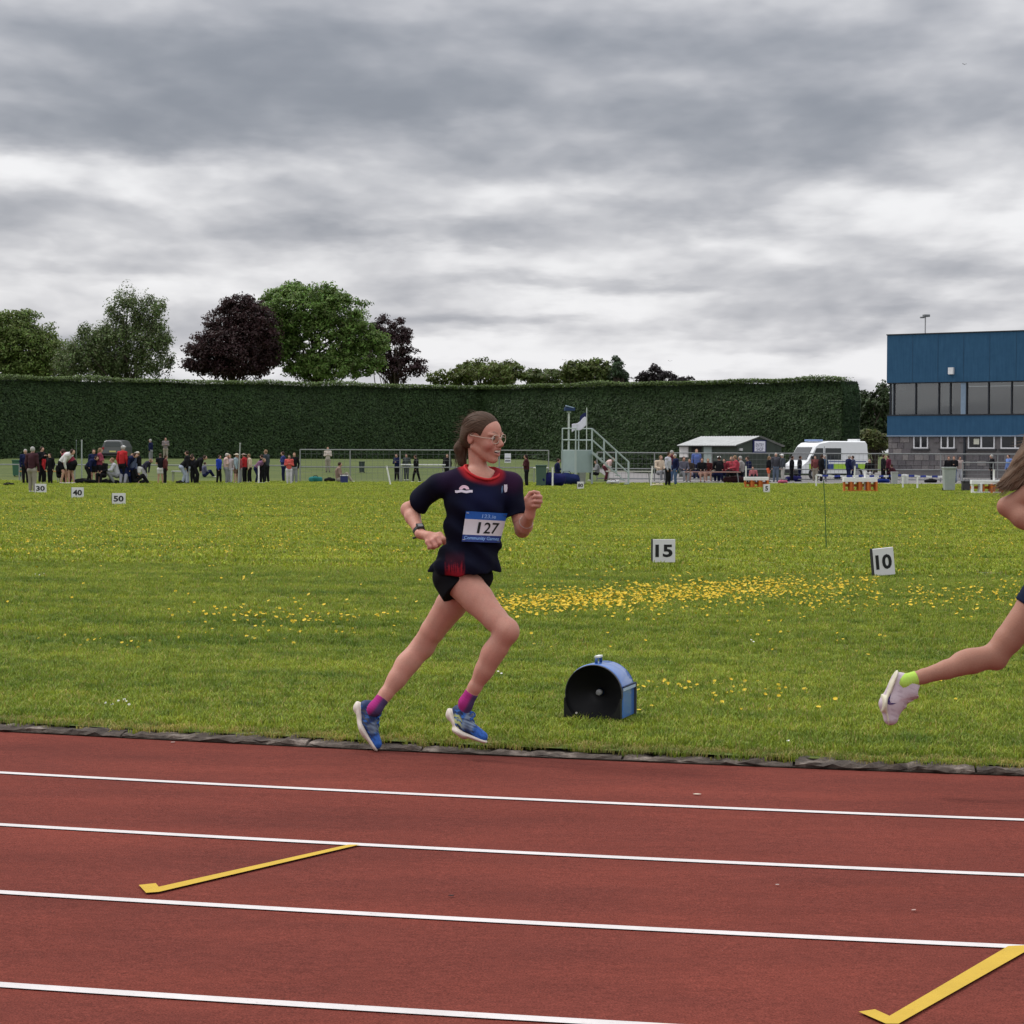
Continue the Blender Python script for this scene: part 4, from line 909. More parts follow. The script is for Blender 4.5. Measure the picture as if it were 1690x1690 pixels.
def van():
    Y = 116.0; c = gp(1362, Y); c[2] = -.02; T = thing('ambulance_van', c, 'white van with lime green stripe parked before the hedge end', 'van')
    h = math.radians(205); f = np.array([math.cos(h), math.sin(h), 0]); s = np.array([-f[1], f[0], 0]);   # f forward, s its left
    W = .92
    def P(x, y, z): return c + f * x + s * y + np.array([0, 0, z])
    prof = [(2.0, .35), (2.05, .75), (1.72, .98), (1.22, 1.78), (1.0, 1.93), (.4, 2.03), (-1.9, 2.03), (-2.02, 1.9), (-2.1, .9), (-2.08, .35)]
    WH = mat('van_white', (.74, .76, .77), .3, var=.03, coat=.4); DG = mat('van_glass', (.02, .025, .028), .08, spec=.7); LM = mat('van_lime', (.34, .56, .045), .4); BK = mat('van_black', (.015, .015, .016), .6); NB = mat('van_blue', (.03, .06, .22), .4)
    rows = [[P(x, y * W * k, z) for x, z in prof] for y, k in ((-1, 1), (-.86, 1.0), (.86, 1.0), (1, 1))]
    ins = lambda x, z: ((x * .97), z - .05 if z > 1.5 else z)
    rows[0] = [P(ins(x, z)[0], -W, ins(x, z)[1]) for x, z in prof]; rows[3] = [P(ins(x, z)[0], W, ins(x, z)[1]) for x, z in prof]
    b = MB(); b.grid(rows); b.add(rows[0], [list(range(len(prof)))]); b.add(rows[3], [list(range(len(prof) - 1, -1, -1))]); b.add([rows[0][0], rows[3][0], rows[3][-1], rows[0][-1]], [(0, 1, 2, 3)])
    b.build('body', WH, T)
    def quad(name, pts, m, th, parent=T): b = MB(); b.prism(pts, th); return b.build(name, m, parent)
    nw = np.cross(P(1.72, 1, .98) - P(1.72, -1, .98), P(1.22, 0, 1.78) - P(1.72, 0, .98)); nw /= np.linalg.norm(nw); nw = nw if nw @ f > 0 else -nw
    quad('windscreen', [P(1.68, -.8, 1.06) + nw * .012, P(1.68, .8, 1.06) + nw * .012, P(1.27, .72, 1.70) + nw * .012, P(1.27, -.72, 1.70) + nw * .012], DG, nw * .01)
    for sd in (-1, 1):
        y = sd * (W + .004); t = s * sd * .012
        quad('side_window', [P(1.45, y, 1.06), P(.75, y, 1.06), P(.75, y, 1.66), P(1.16, y, 1.66)], DG, t); quad('side_window', [P(.62, y, 1.06), P(-.35, y, 1.06), P(-.35, y, 1.66), P(.62, y, 1.66)], DG, t)
        quad('door_seam', [P(.69, y, .5), P(.675, y, .5), P(.675, y, 1.75), P(.69, y, 1.75)], BK, t * .6)
        for i in range(5):
            x0 = 1.6 - i * .75; quad('stripe_block', [P(x0, y, .55), P(x0 - .74, y, .55), P(x0 - .74, y, .85), P(x0, y, .85)], LM if i % 2 == 0 else NB, t * .8)
        quad('side_stripe', [P(.4, y, .95), P(-1.9, y, .95), P(-1.9, y, .99), P(.4, y, .99)], NB, t * .7)
        for x in (1.3, -1.35):
            b = MB(); ring = [P(x + .33 * math.cos(a), y * .98, .33 + .33 * math.sin(a)) for a in np.linspace(0, 2 * math.pi, 18, endpoint=False)]; b.prism(ring, s * sd * .04); w = b.build('wheel', BK, T)
            b = MB(); ring = [P(x + .19 * math.cos(a), y * .98, .33 + .19 * math.sin(a)) for a in np.linspace(0, 2 * math.pi, 14, endpoint=False)]; b.prism(ring, s * sd * .05); b.build('rim', mat('rim_grey', (.35, .35, .36), .4, .5), w)
        b = MB(); b.box(P(2.0, sd * .68, .72), (.06, .3, .18), h); b.build('headlight', mat('headlight', (.7, .72, .74), .15), T)
        b = MB(); b.box(P(1.5, sd * 1.06, 1.12), (.1, .12, .26), h, bev=.02); b.build('mirror', BK, T)
    quad('bumper', [P(2.06, -.88, .36), P(2.06, .88, .36), P(2.06, .88, .52), P(2.06, -.88, .52)], BK, f * .03)
    b = MB(); b.box(P(.75, 0, 2.06), (.3, 1.3, .10), h, bev=.02); b.build('light_bar', mat('light_bar_blue', (.25, .35, .6), .3), T); b = MB(); b.box(P(-1.75, 0, 2.08), (.2, .9, .12), h, bev=.02); b.build('roof_vent', WH, T)
van()

def tower():
    Y = 99.6; c = gp(950, Y); k = Y / F; T = thing('judges_stand', c, 'grey metal timing stand with railings and stairs on the right', 'stand')
    GM = mat('grey_paint', (.36, .42, .41), .6, var=.1, scale=3); GP = mat('grey_panel', (.27, .34, .34), .7, var=.12, scale=2)
    def p(px, py, dy=0.0): q = at(px, py, Y + dy); return q
    b = MB()
    zp = p(950, 744)[2]; zb = p(950, 780)[2]; zg = float(gz(c[0], Y))
    A, Bc, D = p(928, 744, .75), p(950, 744, 0), p(977, 744, .85); E2 = A + D - Bc
    def up(q, z): return np.array([q[0], q[1], z])
    for nm, u, v in (('front_panel', A, Bc), ('side_panel', Bc, D), ('back_panel', A, E2), ('far_panel', E2, D)):
        n = np.cross(v - u, (0, 0, 1)); n /= np.linalg.norm(n); b = MB(); b.prism([up(u, zb), up(v, zb), up(v, zp), up(u, zp)], n * .03); b.build(nm, GP, T)
    b = MB(); b.prism([up(q, zp) for q in (A, Bc, D, E2)], (0, 0, .05)); b.build('platform', GM, T)
    for q in (A, Bc, D, E2): b = MB(); b.box(up(q, (zg + zp) / 2), (.09, .09, zp - zg + .02)); b.build('leg', GM, T)
    zt = p(950, 707)[2]; zm = p(950, 726)[2]
    for q in (A, (A + Bc) * .5 + (.0, 0, 0), Bc, E2, D): b = MB(); b.tube([up(q, zp), up(q, zt)], .03, 7); b.build('rail_post', GM, T)
    for z in (zt, zm):
        b = MB(); b.tube([up(D, z), up(E2, z), up(A, z), up(Bc, z)], .026, 7); b.build('guard_rail', GM, T)
    # stairs to the right
    lo = p(1038, 802, .4); d = np.array([lo[0] - D[0], 0, 0]); w = np.array([0, .75, 0]); S0 = (Bc + D) / 2 + (.12, -.2, 0)
    n = 8
    for sd in (0, 1):
        a = up(D, zp) + (0, -.35, 0) + w * sd; e_ = np.array([lo[0], a[1], zg + .05]); b = MB(); b.prism([a, e_, e_ - (0, 0, .0), a - (0, 0, .14)], (0, .04, 0)); b.build('stringer', GM, T)
        for hh in (zt - zp, (zt - zp) * .5):
            b = MB(); b.tube([a + (0, 0, hh), e_ + (0, 0, hh)], .024, 7); b.build('hand_rail', GM, T)
        for t in (.0, .33, .66, 1.0): q = a + (e_ - a) * t; b = MB(); b.tube([q, q + (0, 0, zt - zp)], .024, 7); b.build('baluster', GM, T)
    for i in range(n):
        t = (i + .7) / n; q = up(D, zp) + (lo - up(D, zp)) * t; b = MB(); b.box((q[0], D[1] + .05, zp + (zg - zp) * t), (.24, .74, .035)); b.build('step', GM, T)
    # camera pole and flag
    q = p(938.5, 744, .5); b = MB(); b.tube([up(q, zp), up(q, p(938, 681)[2])], .045, 8); pl = b.build('mast', mat('mast_pale', (.48, .52, .49), .6), T)
    h = thing('photo_finish_camera', up(q, p(938, 681)[2]), 'dark blue camera housing on the mast of the timing stand', 'camera'); b = MB(); z = p(938, 675)[2]
    b.box((q[0] + .03, q[1], z), (.46, .34, .16), .15, bev=.03); b.build('housing', mat('housing_blue', (.012, .035, .11), .5), h); b = MB(); b.box((q[0] + .03, q[1] - .05, z + .11), (.34, .28, .04), .15, R=rotz(.15) @ np.array([[.96, 0, .26], [0, 1, 0], [-.26, 0, .96]])); b.build('sun_shield', mat('shield', (.30, .40, .55), .4), h); b = MB(); b.box((q[0], q[1], z - .12), (.2, .12, .1)); b.build('bracket', GM, h)
    q = p(968, 744, .9); fp_ = thing('flag', up(q, zp), 'navy and white flag flying from the timing stand', 'flag'); zt2 = p(968, 672)[2]
    b = MB(); b.tube([up(q, zp), up(q, zt2)], .022, 7); b.build('flag_pole', mat('mast_pale', (.5, .5, .5)), fp_)
    for nm, m, u0, u1, v0, v1 in (('white_cloth', mat('flag_white', (.70, .69, .80), .8), 0, 1, .30, 1.0), ('navy_cloth', mat('flag_navy', (.012, .018, .09), .8), 0, .45, 0, .34)):
        rows = []
        for i in range(13):
            u = u0 + (u1 - u0) * i / 12; row = []
            for j in range(9):
                v = v0 + (v1 - v0) * j / 8; x = -u * .66; zz = -.05 - v * .62 - u * .42 * (1 - .3 * v) + .05 * math.sin(u * 7 + v * 2); row.append((q[0] + x - .01, q[1] + .10 * math.sin(u * 8 + v) * u, zt2 - .18 + zz + (.0 if nm[0] == 'w' else .0)))
            rows.append(row)
        b = MB(); b.grid(rows); o = b.build(nm, m, fp_, True); sm = o.modifiers.new('t', 'SOLIDIFY'); sm.thickness = .01
tower()

APR = mat('apron_tarmac', (.20, .19, .185), .9, var=.12, scale=2, bump=.3)
xs = np.linspace(5, 60, 40); V, Fc = sheet(xs, lambda x: np.linspace(105.2, 160, 30), lambda X, Y: gz(X, Y) + .012); tag(mesh_obj('paved_apron', V, Fc, APR), kind='structure')
GAL = mat('galvanised', (.35, .35, .36), .5, .6)
def rail_fence(name, label, px0, Y0, px1, Y1, hs, every, r=.028, post_r=.03, mesh=0, m=None, jit=0):
    a, b_ = gp(px0, Y0), gp(px1, Y1); T = thing(name, a, label, 'fence', None); L = np.linalg.norm(b_ - a); n = max(1, int(round(L / every))); m = m or mat('rail_grey', (.24, .25, .25), .6, .2)
    pts = []
    for i in range(n + 1):
        q = a + (b_ - a) * i / n; q[2] = float(gz(q[0], q[1])); pts.append(q); b = MB(); b.tube([q - (0, 0, .1), q + (0, 0, hs[0] + .02)], post_r, 7); b.build('post', m, T)
    for h in hs:
        for i in range(n): b = MB(); b.tube([pts[i] + (0, 0, h), pts[i + 1] + (0, 0, h)], r, 7); b.build('rail', m, T)
    if mesh:
        b = MB(); mm = mat('wire', (.16, .17, .17), .6, .3)
        for i in range(n):
            k = int(np.linalg.norm(pts[i + 1] - pts[i]) / mesh)
            for j in range(1, k): q = pts[i] + (pts[i + 1] - pts[i]) * j / k; b.tube([q + (0, 0, .06), q + (0, 0, hs[0] - .02)], .005, 3, cap=False)
            for z in np.arange(.15, hs[0], mesh * 1.2): b.tube([pts[i] + (0, 0, z), pts[i + 1] + (0, 0, z)], .005, 3, cap=False)
        o = b.build('wire_mesh', mm, T); tag(o, kind='stuff')
    return T
rail_fence('rail_fence', 'grey pipe fence with wire mesh along the paved apron at right', 985, 111, 1740, 111.5, (1.42, .62, .12), 2.75, mesh=.2)
rail_fence('rail_fence', 'tall grey pipe fence with wire mesh behind the runner in the middle', 495, 106, 905, 107, (1.55, .72), 2.3, mesh=.25)
rail_fence('rail_fence', 'low dark rail in front of the grass bank at the far left', -60, 104, 490, 104, (.80,), 2.6)
rail_fence('crowd_barrier', 'grey barred barrier beside the orange and white hurdles at right', 1588, 107.5, 1740, 107.5, (1.05, .15), 1.6, mesh=.14)

# number boards on the infield
def board(px, yc, txt, w_px, h_px, label, yaw=0.0, tilt=0.0, foot=None, leg=True):
    foot = foot if foot is not None else yc + h_px / 2 + 4; g = hit(px, foot); Y = g[1]; k = Y / F; w, h = w_px * k, h_px * k; cz = at(px, yc, Y)[2]
    T = thing('number_board', g, label, 'sign', 'throwing distance boards'); R = rotz(yaw) @ np.array([[math.cos(tilt), 0, math.sin(tilt)], [0, 1, 0], [-math.sin(tilt), 0, math.cos(tilt)]]); c = np.array([g[0], g[1], cz])
    th = .05; b = MB(); b.box(c, (w, th, h), R=R, bev=.004); b.build('board', mat('board_face', (.66, .65, .66), .6, var=.05), T)
    b = MB(); b.box(c + R @ np.array([-w / 2 - .004, .004, 0]), (.012, th + .012, h + .01), R=R); b.build('edge', mat('board_edge', (.02, .02, .022), .7), T)
    V, Fs, ext = text_mesh(txt, 1, bold=.034); sc = min(w * .72 / ext[0], h * .55 / ext[1])
    if len(txt) > 1: sx = w * .76 / ext[0]
    else: sx = sc
    P = [c + R @ np.array([v[0] * sx, -th / 2 - .003, v[1] * sc]) for v in V]; mesh_obj('numeral', P, Fs, mat('board_black', (.010, .010, .011), .6), T)
    if leg:
        for s in (-.35, .35): b = MB(); q = c + R @ np.array([s * w, .035, 0]); b.tube([q, (q[0], q[1], g[2] - .03)], .006, 5); b.build('leg', mat('board_edge', (.02, .02, .022), .7), T)
board(1095, 909, '15', 38, 38, 'white board with black 15 standing on the infield', .12, 0, 934)
board(1457, 927, '10', 37, 45, 'tilted white board with black 10 at the right of the infield', .22, -.10, 953)
board(196, 823, '50', 22, 18, 'white board reading 50, nearest of the far left boards', 0, 0, 834)
board(128, 813, '40', 20, 17, 'white board reading 40 in the middle of the far left boards', 0, 0, 823)
board(67, 806, '30', 19, 15, 'white board reading 30 beside the man in the maroon jumper', 0, 0, 815)
board(958, 801, '80', 11, 12, 'small white board in front of the timing stand', 0, 0, 808)
board(1265, 806, '5', 11, 14, 'small white board in front of the trestle with orange legs', 0, 0, 814)
# thin flag stake in the field
g = hit(1364, 907); b = MB(); b.tube([g - (0, 0, .05), g + (-.03, 0, .72), g + (-.055, 0, 1.08)], .008, 6); tag(b.build('marker_stake', mat('stake_green', (.05, .12, .03), .6), origin=g), 'thin green stake upright in the grass left of the 10 board', 'stake')
# chalk arc across the field through the boards
pts = [(-40, 797), (67, 809), (128, 818), (196, 828), (330, 838), (520, 858), (700, 876), (850, 893), (1000, 910), (1095, 920), (1250, 932), (1457, 946), (1690, 953)]
xs_ = np.linspace(-40, 1690, 120); ys_ = np.interp(xs_, [p[0] for p in pts], [p[1] for p in pts]); Pm = hits(xs_, ys_); rows = [[(p[0], p[1] - .03, float(gz(p[0], p[1])) + .045), (p[0], p[1] + .03, float(gz(p[0], p[1])) + .045)] for p in Pm]
m, N, Lk, Bs = nmat('chalk'); g_ = N.new('ShaderNodeNewGeometry'); nz = N.new('ShaderNodeTexNoise'); nz.inputs['Scale'].default_value = 2.5; nz.inputs['Detail'].default_value = 6; Lk.new(g_.outputs['Position'], nz.inputs['Vector']); r = N.new('ShaderNodeMapRange'); r.inputs[1].default_value = .46; r.inputs[2].default_value = .72; r.inputs[4].default_value = .55; Lk.new(nz.outputs[0], r.inputs[0]); tr = N.new('ShaderNodeBsdfTransparent'); mx = N.new('ShaderNodeMixShader'); Lk.new(r.outputs[0], mx.inputs[0]); Lk.new(tr.outputs[0], mx.inputs[1]); Bs.inputs['Base Color'].default_value = (.6, .62, .55, 1); Lk.new(Bs.outputs[0], mx.inputs[2]); Lk.new(mx.outputs[0], N['Material Output'].inputs[0])
b = MB(); b.grid(rows); tag(b.build('chalk_line', m), kind='structure')
# ================================================================== horn loudspeaker by the kerb
def loudspeaker():
    Yd = hit(985, 1192)[1]; k = Yd / F; g = hit(987, 1192); g[2] = float(gzf(g[0], g[1])) + .036
    T = thing('horn_loudspeaker', g, 'blue arched loudspeaker box with a round black horn on the grass', 'loudspeaker')
    yaw = math.radians(-9); f = np.array([math.sin(yaw) * 1, -math.cos(yaw), 0]); f = np.array([-.30, -.954, 0]); f /= np.linalg.norm(f); s = np.array([-f[1], f[0], 0])   # f to the front, s to the right
    W, D = 97 * k / 2, .27; c = np.array([at(980, 1150, Yd)[0], Yd, 0]); z0 = g[2] - .01; zc = at(980, 1146, Yd)[2]; R = W
    def P(x, y, z): return np.array([c[0], c[1], 0]) + s * x - f * y + np.array([0, 0, z])          # y grows to the back
    arch = [(R, z0)] + [(R * math.cos(a), zc + R * math.sin(a)) for a in np.linspace(0, math.pi, 25)] + [(-R, z0)]
    BL = mat('shell_blue', (.035, .14, .46), .32, var=.05, scale=6, coat=.5); BK = mat('horn_black', (.008, .008, .009), .45, var=.05); EDG = mat('shell_edge', (.05, .05, .055), .5)
    b = MB(); n = len(arch); rows = [[P(x * q, y, z0 + (z - z0) * q) for x, z in arch] for y, q in ((.0, 1.0), (.008, 1.02), (.02, 1.025), (D - .02, 1.01), (D, .985))]
    b.grid(rows); b.add([P(x, D, z) for x, z in arch], [list(range(n))]); b.build('shell', BL, T, True)
    # front plate with corner blocks around the horn mouth
    ring = [(R * .985 * math.cos(a), zc + R * .985 * math.sin(a)) for a in np.linspace(0, 2 * math.pi, 49)[:-1]]
    b = MB()
    for sx in (-1, 1): b.prism([P(sx * R, -.004, z0), P(sx * R, -.004, zc - .02)] + [P(sx * R * .97 * math.cos(a), -.004, zc - R * .97 * math.sin(a)) for a in np.linspace(.12, 1.35, 9)] + [P(sx * R * .16, -.004, z0)], -f * -.03)
    b.build('corner_block', BK, T)
    b = MB(); prof = [(1.0, -.006), (1.0, .0), (.93, .02), (.80, .05), (.60, .085), (.40, .115), (.22, .135), (.14, .14)]
    rows = [[P(R * r * .985 * math.cos(a), y, zc + R * r * .985 * math.sin(a)) for a in np.linspace(0, 2 * math.pi, 49)] for r, y in prof]; b.grid(rows); b.build('horn', BK, T, True)
    b = MB(); rows = [[P(R * r * math.cos(a), y, zc + R * r * math.sin(a)) for a in np.linspace(0, 2 * math.pi, 49)] for r, y in ((.985, -.007), (1.0, -.012), (1.018, -.006), (1.02, .01))]; b.grid(rows); b.build('rim', EDG, T, True)
    b = MB(); rows = [[P(.016 * r * math.cos(a), .10 - .006 * (1 - r * r), zc + .016 * r * math.sin(a)) for a in np.linspace(0, 2 * math.pi, 17)] for r in (.02, .5, .85, 1.0)]; b.grid(rows); b.tube([P(0, .135, zc), P(0, .104, zc)], .016, 12); b.build('dome', mat('dome_grey', (.34, .34, .35), .5), T, True)
    # carrying handle
    zt = zc + R; b = MB(); b.tube([P(.004, .035, zt), P(.004, .035, zt + .026), P(.004, .045, zt + .034), P(.004, .115, zt + .034), P(.004, .125, zt + .026), P(.004, .125, zt - .002)], .0085, 8); b.build('handle', mat('handle_blue', (.03, .09, .26), .4), T, True)
    b = MB(); b.box(P(.004, .08, zt + .040), (.026, .085, .012), math.atan2(s[1], s[0]), bev=.004); b.build('handle_grip', mat('grip_white', (.68, .70, .66), .5), T)
    # strap band down the right side, hinge line and foot
    q = zc + .03; b = MB(); b.box(P(R * 1.012 + .004, D / 2, q), (.006, D * .98, .016), math.atan2(s[1], s[0])); b.build('side_strip', mat('strip_pale', (.40, .50, .68), .4), T); b = MB(); b.box(P(R * 1.012 + .003, D / 2, q + .013), (.006, D * .98, .009), math.atan2(s[1], s[0])); b.build('side_groove', mat('groove_navy', (.008, .02, .09), .5), T)
    b = MB(); b.box(P(R * 1.0 + .006, D - .004, (z0 + zc) / 2 + .02), (.012, .012, zc - z0 + .05), math.atan2(s[1], s[0])); b.build('back_edge', EDG, T)
    for x in (.75, -.6): b = MB(); b.tube([P(R * x, -.006, z0 + .022), P(R * x, -.010, z0 + .022)], .006, 8); b.build('screw', mat('screw_pale', (.6, .56, .5), .4), T)
loudspeaker()

# ================================================================== things along the far side
def wheelie(px, y, Hm, col, label, yaw=0, Y=None):
    g = gp(px, Y) if Y else hit(px, y); T = thing('wheelie_bin', g, label, 'bin', 'bins'); R = rotz(yaw); M = mat('bin_%.2f%.2f' % (col[0], col[1]), col, .6)
    def P(x, y_, z): return g + R @ np.array([x, y_, z])
    w0, w1 = .20 * Hm, .245 * Hm; b = MB(); lo = [P(-w0, -w0, .06 * Hm), P(w0, -w0, .06 * Hm), P(w0, w0, .06 * Hm), P(-w0, w0, .06 * Hm)]; hi = [P(-w1, -w1, .92 * Hm), P(w1, -w1, .92 * Hm), P(w1, w1, .92 * Hm), P(-w1, w1, .92 * Hm)]
    b.add(lo + hi, [(3, 2, 1, 0), (4, 5, 6, 7), (0, 1, 5, 4), (1, 2, 6, 5), (2, 3, 7, 6), (3, 0, 4, 7)]); b.build('tub', M, T)
    b = MB(); b.box(P(0, -.01, .955 * Hm), (w1 * 2.15, w1 * 2.2, .07 * Hm), yaw, bev=.02); b.build('lid', M, T)
    for s in (-1, 1): b = MB(); b.tube([P(s * w0 * .8, w0, .07 * Hm), P(s * w0 * 1.1, w0, .07 * Hm)], .08 * Hm, 10); b.build('wheel', mat('rubber', (.012, .012, .012), .8), T)
wheelie(28, 0, .85, (.035, .11, .065), 'green wheelie bin with pale lid on the bank at far left', Y=112)
wheelie(893, 803, .95, (.055, .10, .075), 'green wheelie bin beside the woman in maroon')
wheelie(597, 0, .6, (.03, .045, .04), 'small dark bin on the grass bank behind the middle fence', Y=116)
wheelie(1566, 811, .98, (.30, .33, .32), 'tall pale grey bin in front of the three girls')
wheelie(1476, 800, .62, (.36, .37, .38), 'short light grey bin below the blue and white tape')
wheelie(960, 800, .8, (.62, .62, .64), 'white bin standing under the timing stand')
def box_thing(name, px, y, size, col, label, cat, rz=0.0, lid=None):
    g = hit(px, y); T = thing(name, g, label, cat); b = MB(); b.box(g + (0, 0, size[2] / 2), size, rz, bev=min(size) * .12); b.build('case', mat('%s_%d' % (name, px), col, .6), T)
    b = MB(); b.box(g + (0, 0, size[2] * .93), (size[0] * 1.06, size[1] * 1.06, size[2] * .12), rz, bev=.01); b.build('lid', mat('%s_lid_%d' % (name, px), lid or tuple(c * .8 for c in col), .6), T)
    b = MB(); b.tube([g + (-size[0] * .3, -size[1] / 2, size[2] * .8), g + (-size[0] * .3, -size[1] / 2 - .02, size[2] * 1.1), g + (size[0] * .3, -size[1] / 2 - .02, size[2] * 1.1), g + (size[0] * .3, -size[1] / 2, size[2] * .8)], .012, 6); b.build('handle', mat('rubber', (.012, .012, .012), .8), T)
box_thing('cool_box', 568, 798, (.34, .3, .40), (.02, .03, .12), 'blue cool box with white lid on the grass by the fence', 'box', lid=(.7, .7, .72))
box_thing('equipment_case', 1594, 811, (.30, .4, .42), (.045, .04, .045), 'dark equipment case beside the white and orange hurdles', 'case')
def bag(px, y, w, h_, col, label, seed=0):
    g = hit(px, y); T = thing('sports_bag', g, label, 'bag', 'bags on the ground'); f = Field(g - (w, .4, .1), g + (w, .4, h_ * 2.2), .02); f.cone(g + (-w * .4, 0, h_ * .45), g + (w * .4, .05, h_ * .5), h_ * .5, h_ * .45, .03); f.ell(g + (0, 0, h_ * .6), (w * .4, .15, h_ * .42), None, .05); f.disp(lambda P: .03 * vnoise(P, 14, seed)); f.cut(g, (0, 0, -1)); V, Q = f.mesh()
    mesh_obj('sack', V, Q, CLOTH, T, True, col=np.tile(col, (len(V), 1))); b = MB(); b.tube([g + (-w * .25, -.06, h_ * .8), g + (-w * .15, -.08, h_ * 1.15), g + (w * .15, -.08, h_ * 1.15), g + (w * .25, -.06, h_ * .8)], .015, 5); b.build('strap', mat('rubber', (.012, .012, .012), .8), T, True)
bag(521, 796, .5, .28, (.03, .17, .16), 'teal bag lying on the grass behind the low rail', 1); bag(544, 796, .42, .2, (.012, .012, .014), 'black bag next to the teal bag', 2)
bag(140, 799, 1.0, .22, (.010, .011, .013), 'long black bag between the two groups of athletes at left', 3); bag(180, 799, .9, .2, (.012, .012, .016), 'black kit bag beside the crouching grey figure at left', 4); bag(236, 799, .45, .16, (.010, .010, .010), 'small black bag by the girl in white shorts', 5); bag(300, 799, .5, .14, (.010, .010, .010), 'flat black bag at the feet of the person in jeans', 6); bag(14, 802, .42, .12, (.010, .010, .010), 'lone dark bag on the grass at the far left edge', 7)
bag(910, 803, .9, .6, (.010, .012, .07), 'navy blue bag heaped left of the timing stand', 8); bag(935, 801, .9, .55, (.012, .02, .08), 'blue kit bag stacked under the timing stand', 9); bag(1012, 800, .5, .2, (.5, .5, .52), 'pale bag at the foot of the stand stairs', 10); bag(1310, 795, .7, .3, (.02, .02, .10), 'navy bag on the tarmac beside the pink bag', 11); bag(1292, 798, .4, .18, (.42, .10, .16), 'pink bag on the tarmac in front of the van', 12); bag(1455, 797, .8, .2, (.012, .03, .16), 'blue holdall on the tarmac below the maroon jacket', 13); bag(1536, 797, .6, .18, (.012, .012, .014), 'black bag under the blue and white tape', 14)
bag(1215, 797, 1.2, .32, (.03, .012, .014), 'dark red and black pile of kit left of the trestle', 15); bag(1085, 803, .5, .14, (.55, .50, .32), 'pale yellow bag at the foot of the white post', 16)
# hurdles and trestles: white top boards on orange legs
def hurdles(px0, px1, y0, y1, label, rows=3, only_white=False):
    g = hit((px0 + px1) / 2, y1); k = g[1] / F; w = (px1 - px0) * k; h_ = (y1 - y0) * k; T = thing('hurdle_stack', g, label, 'hurdles', 'hurdles laid on the grass')
    OR = mat('hurdle_orange', (.52, .14, .025), .6, var=.15); WH = mat('hurdle_white', (.72, .72, .72), .6)
    b = MB(); b.box(g + (0, 0, h_ * .84), (w, .34, h_ * .30), .03, bev=.02); b.build('top_board', WH, T)
    for i in range(rows):
        x = -w / 2 + w * (i + .5) / rows
        for s in (-1, 1): b = MB(); b.box(g + (x + s * w / rows * .32, -.06 * s, h_ * .36), (.07, .34, h_ * .70), .03 + .1 * s); b.build('leg', WH if only_white and i == 0 else OR, T)
    b = MB(); b.box(g + (.05, -.12, .05), (w * .96, .08, .07), .03); b.build('base_bar', OR if not only_white else WH, T); b = MB(); b.box(g + (-.05, .1, h_ * .45), (w * .9, .06, .10), .0); b.build('cross_bar', OR, T)
hurdles(1228, 1268, 787, 806, 'trestle with a white board and orange legs near the black and red girl'); hurdles(1391, 1447, 788, 812, 'white board on a heap of orange hurdles beside the taped white posts', 4); hurdles(1602, 1655, 792, 815, 'white hurdles with an orange leg in front of the running hair', 3, True)
b = None
def post(px, y0, y1, label, r=.035, tilt=0.0, col=(.70, .70, .68)):
    g = hit(px, y1); k = g[1] / F; h_ = (y1 - y0) * k; T = thing('marker_post', g, label, 'post', 'white posts'); b = MB(); b.tube([g - (0, 0, .05), g + (tilt * h_, 0, h_)], r, 8); b.build('shaft', mat('post_%.2f' % col[0], col, .6), T); b = MB(); b.tube([g + (tilt * h_, 0, h_), g + (tilt * h_, 0, h_ + .03)], r * 1.25, 8); b.build('cap', mat('post_cap', (.55, .55, .55), .6), T)
for px, y0, y1, t, lab in ((427, 770, 799, 0, 'white post beside the figure in black and white'), (645, 770, 801, -.22, 'leaning white post left of the runner'), (912, 772, 804, 0, 'white post in front of the navy bag heap'), (1074, 770, 803, .08, 'white post by the pale yellow bag'), (1231, 770, 800, 0, 'white post rising from the trestle board'), (1347, 785, 804, 0, 'first white post at the left end of the tape'), (1409, 770, 806, .05, 'leaning white post behind the orange hurdle heap'), (1427, 777, 812, 0, 'white post in front of the orange hurdle heap'), (1490, 786, 806, 0, 'white post holding the tape beside the hanging cloth'), (1514, 786, 807, 0, 'white post under the middle of the tape'), (1640, 776, 815, 0, 'white post at the white hurdles')): post(px, y0, y1, lab, tilt=t)
post(135, 727, 798, 'tall thin pale pole behind the bending athletes', .03, col=(.33, .38, .36)); post(126, 727, 760, 'short thin grey pole beside the tall pale pole', .02, col=(.12, .15, .14)); post(393, 732, 799, 'thin pole rising behind the woman in the sun hat', .03, .05, col=(.30, .33, .31))
def tape(px0, px1, y0, y1, Y, label, sag=.04):
    a, e = at(px0, y0, Y), at(px1, y1, Y); n = 24; rows = []
    for i in range(n + 1):
        t = i / n; q = a + (e - a) * t; z = q[2] - sag * 4 * t * (1 - t) + .01 * math.sin(t * 30); rows.append([(q[0], q[1], z - .045), (q[0], q[1] + .01 * math.sin(t * 17), z + .045)])
    T = thing('barrier_tape', a, label, 'tape', 'tapes strung between white posts'); WHT = mat('tape_white', (.72, .72, .74), .5); BLT = mat('tape_blue', (.03, .05, .30), .5)
    for i in range(0, n, 3): b = MB(); b.grid(rows[i:min(i + 3, n) + 1]); b.build('stripe', WHT if (i // 3) % 2 == 0 else BLT, T)
tape(1347, 1427, 784, 785, 105.6, 'white and blue tape from the first post to the orange hurdles'); tape(1427, 1490, 785, 784, 105.6, 'white and blue tape between hurdles and hanging cloth'); tape(1490, 1567, 784, 786, 105.6, 'white and blue tape running to the pale grey bin')
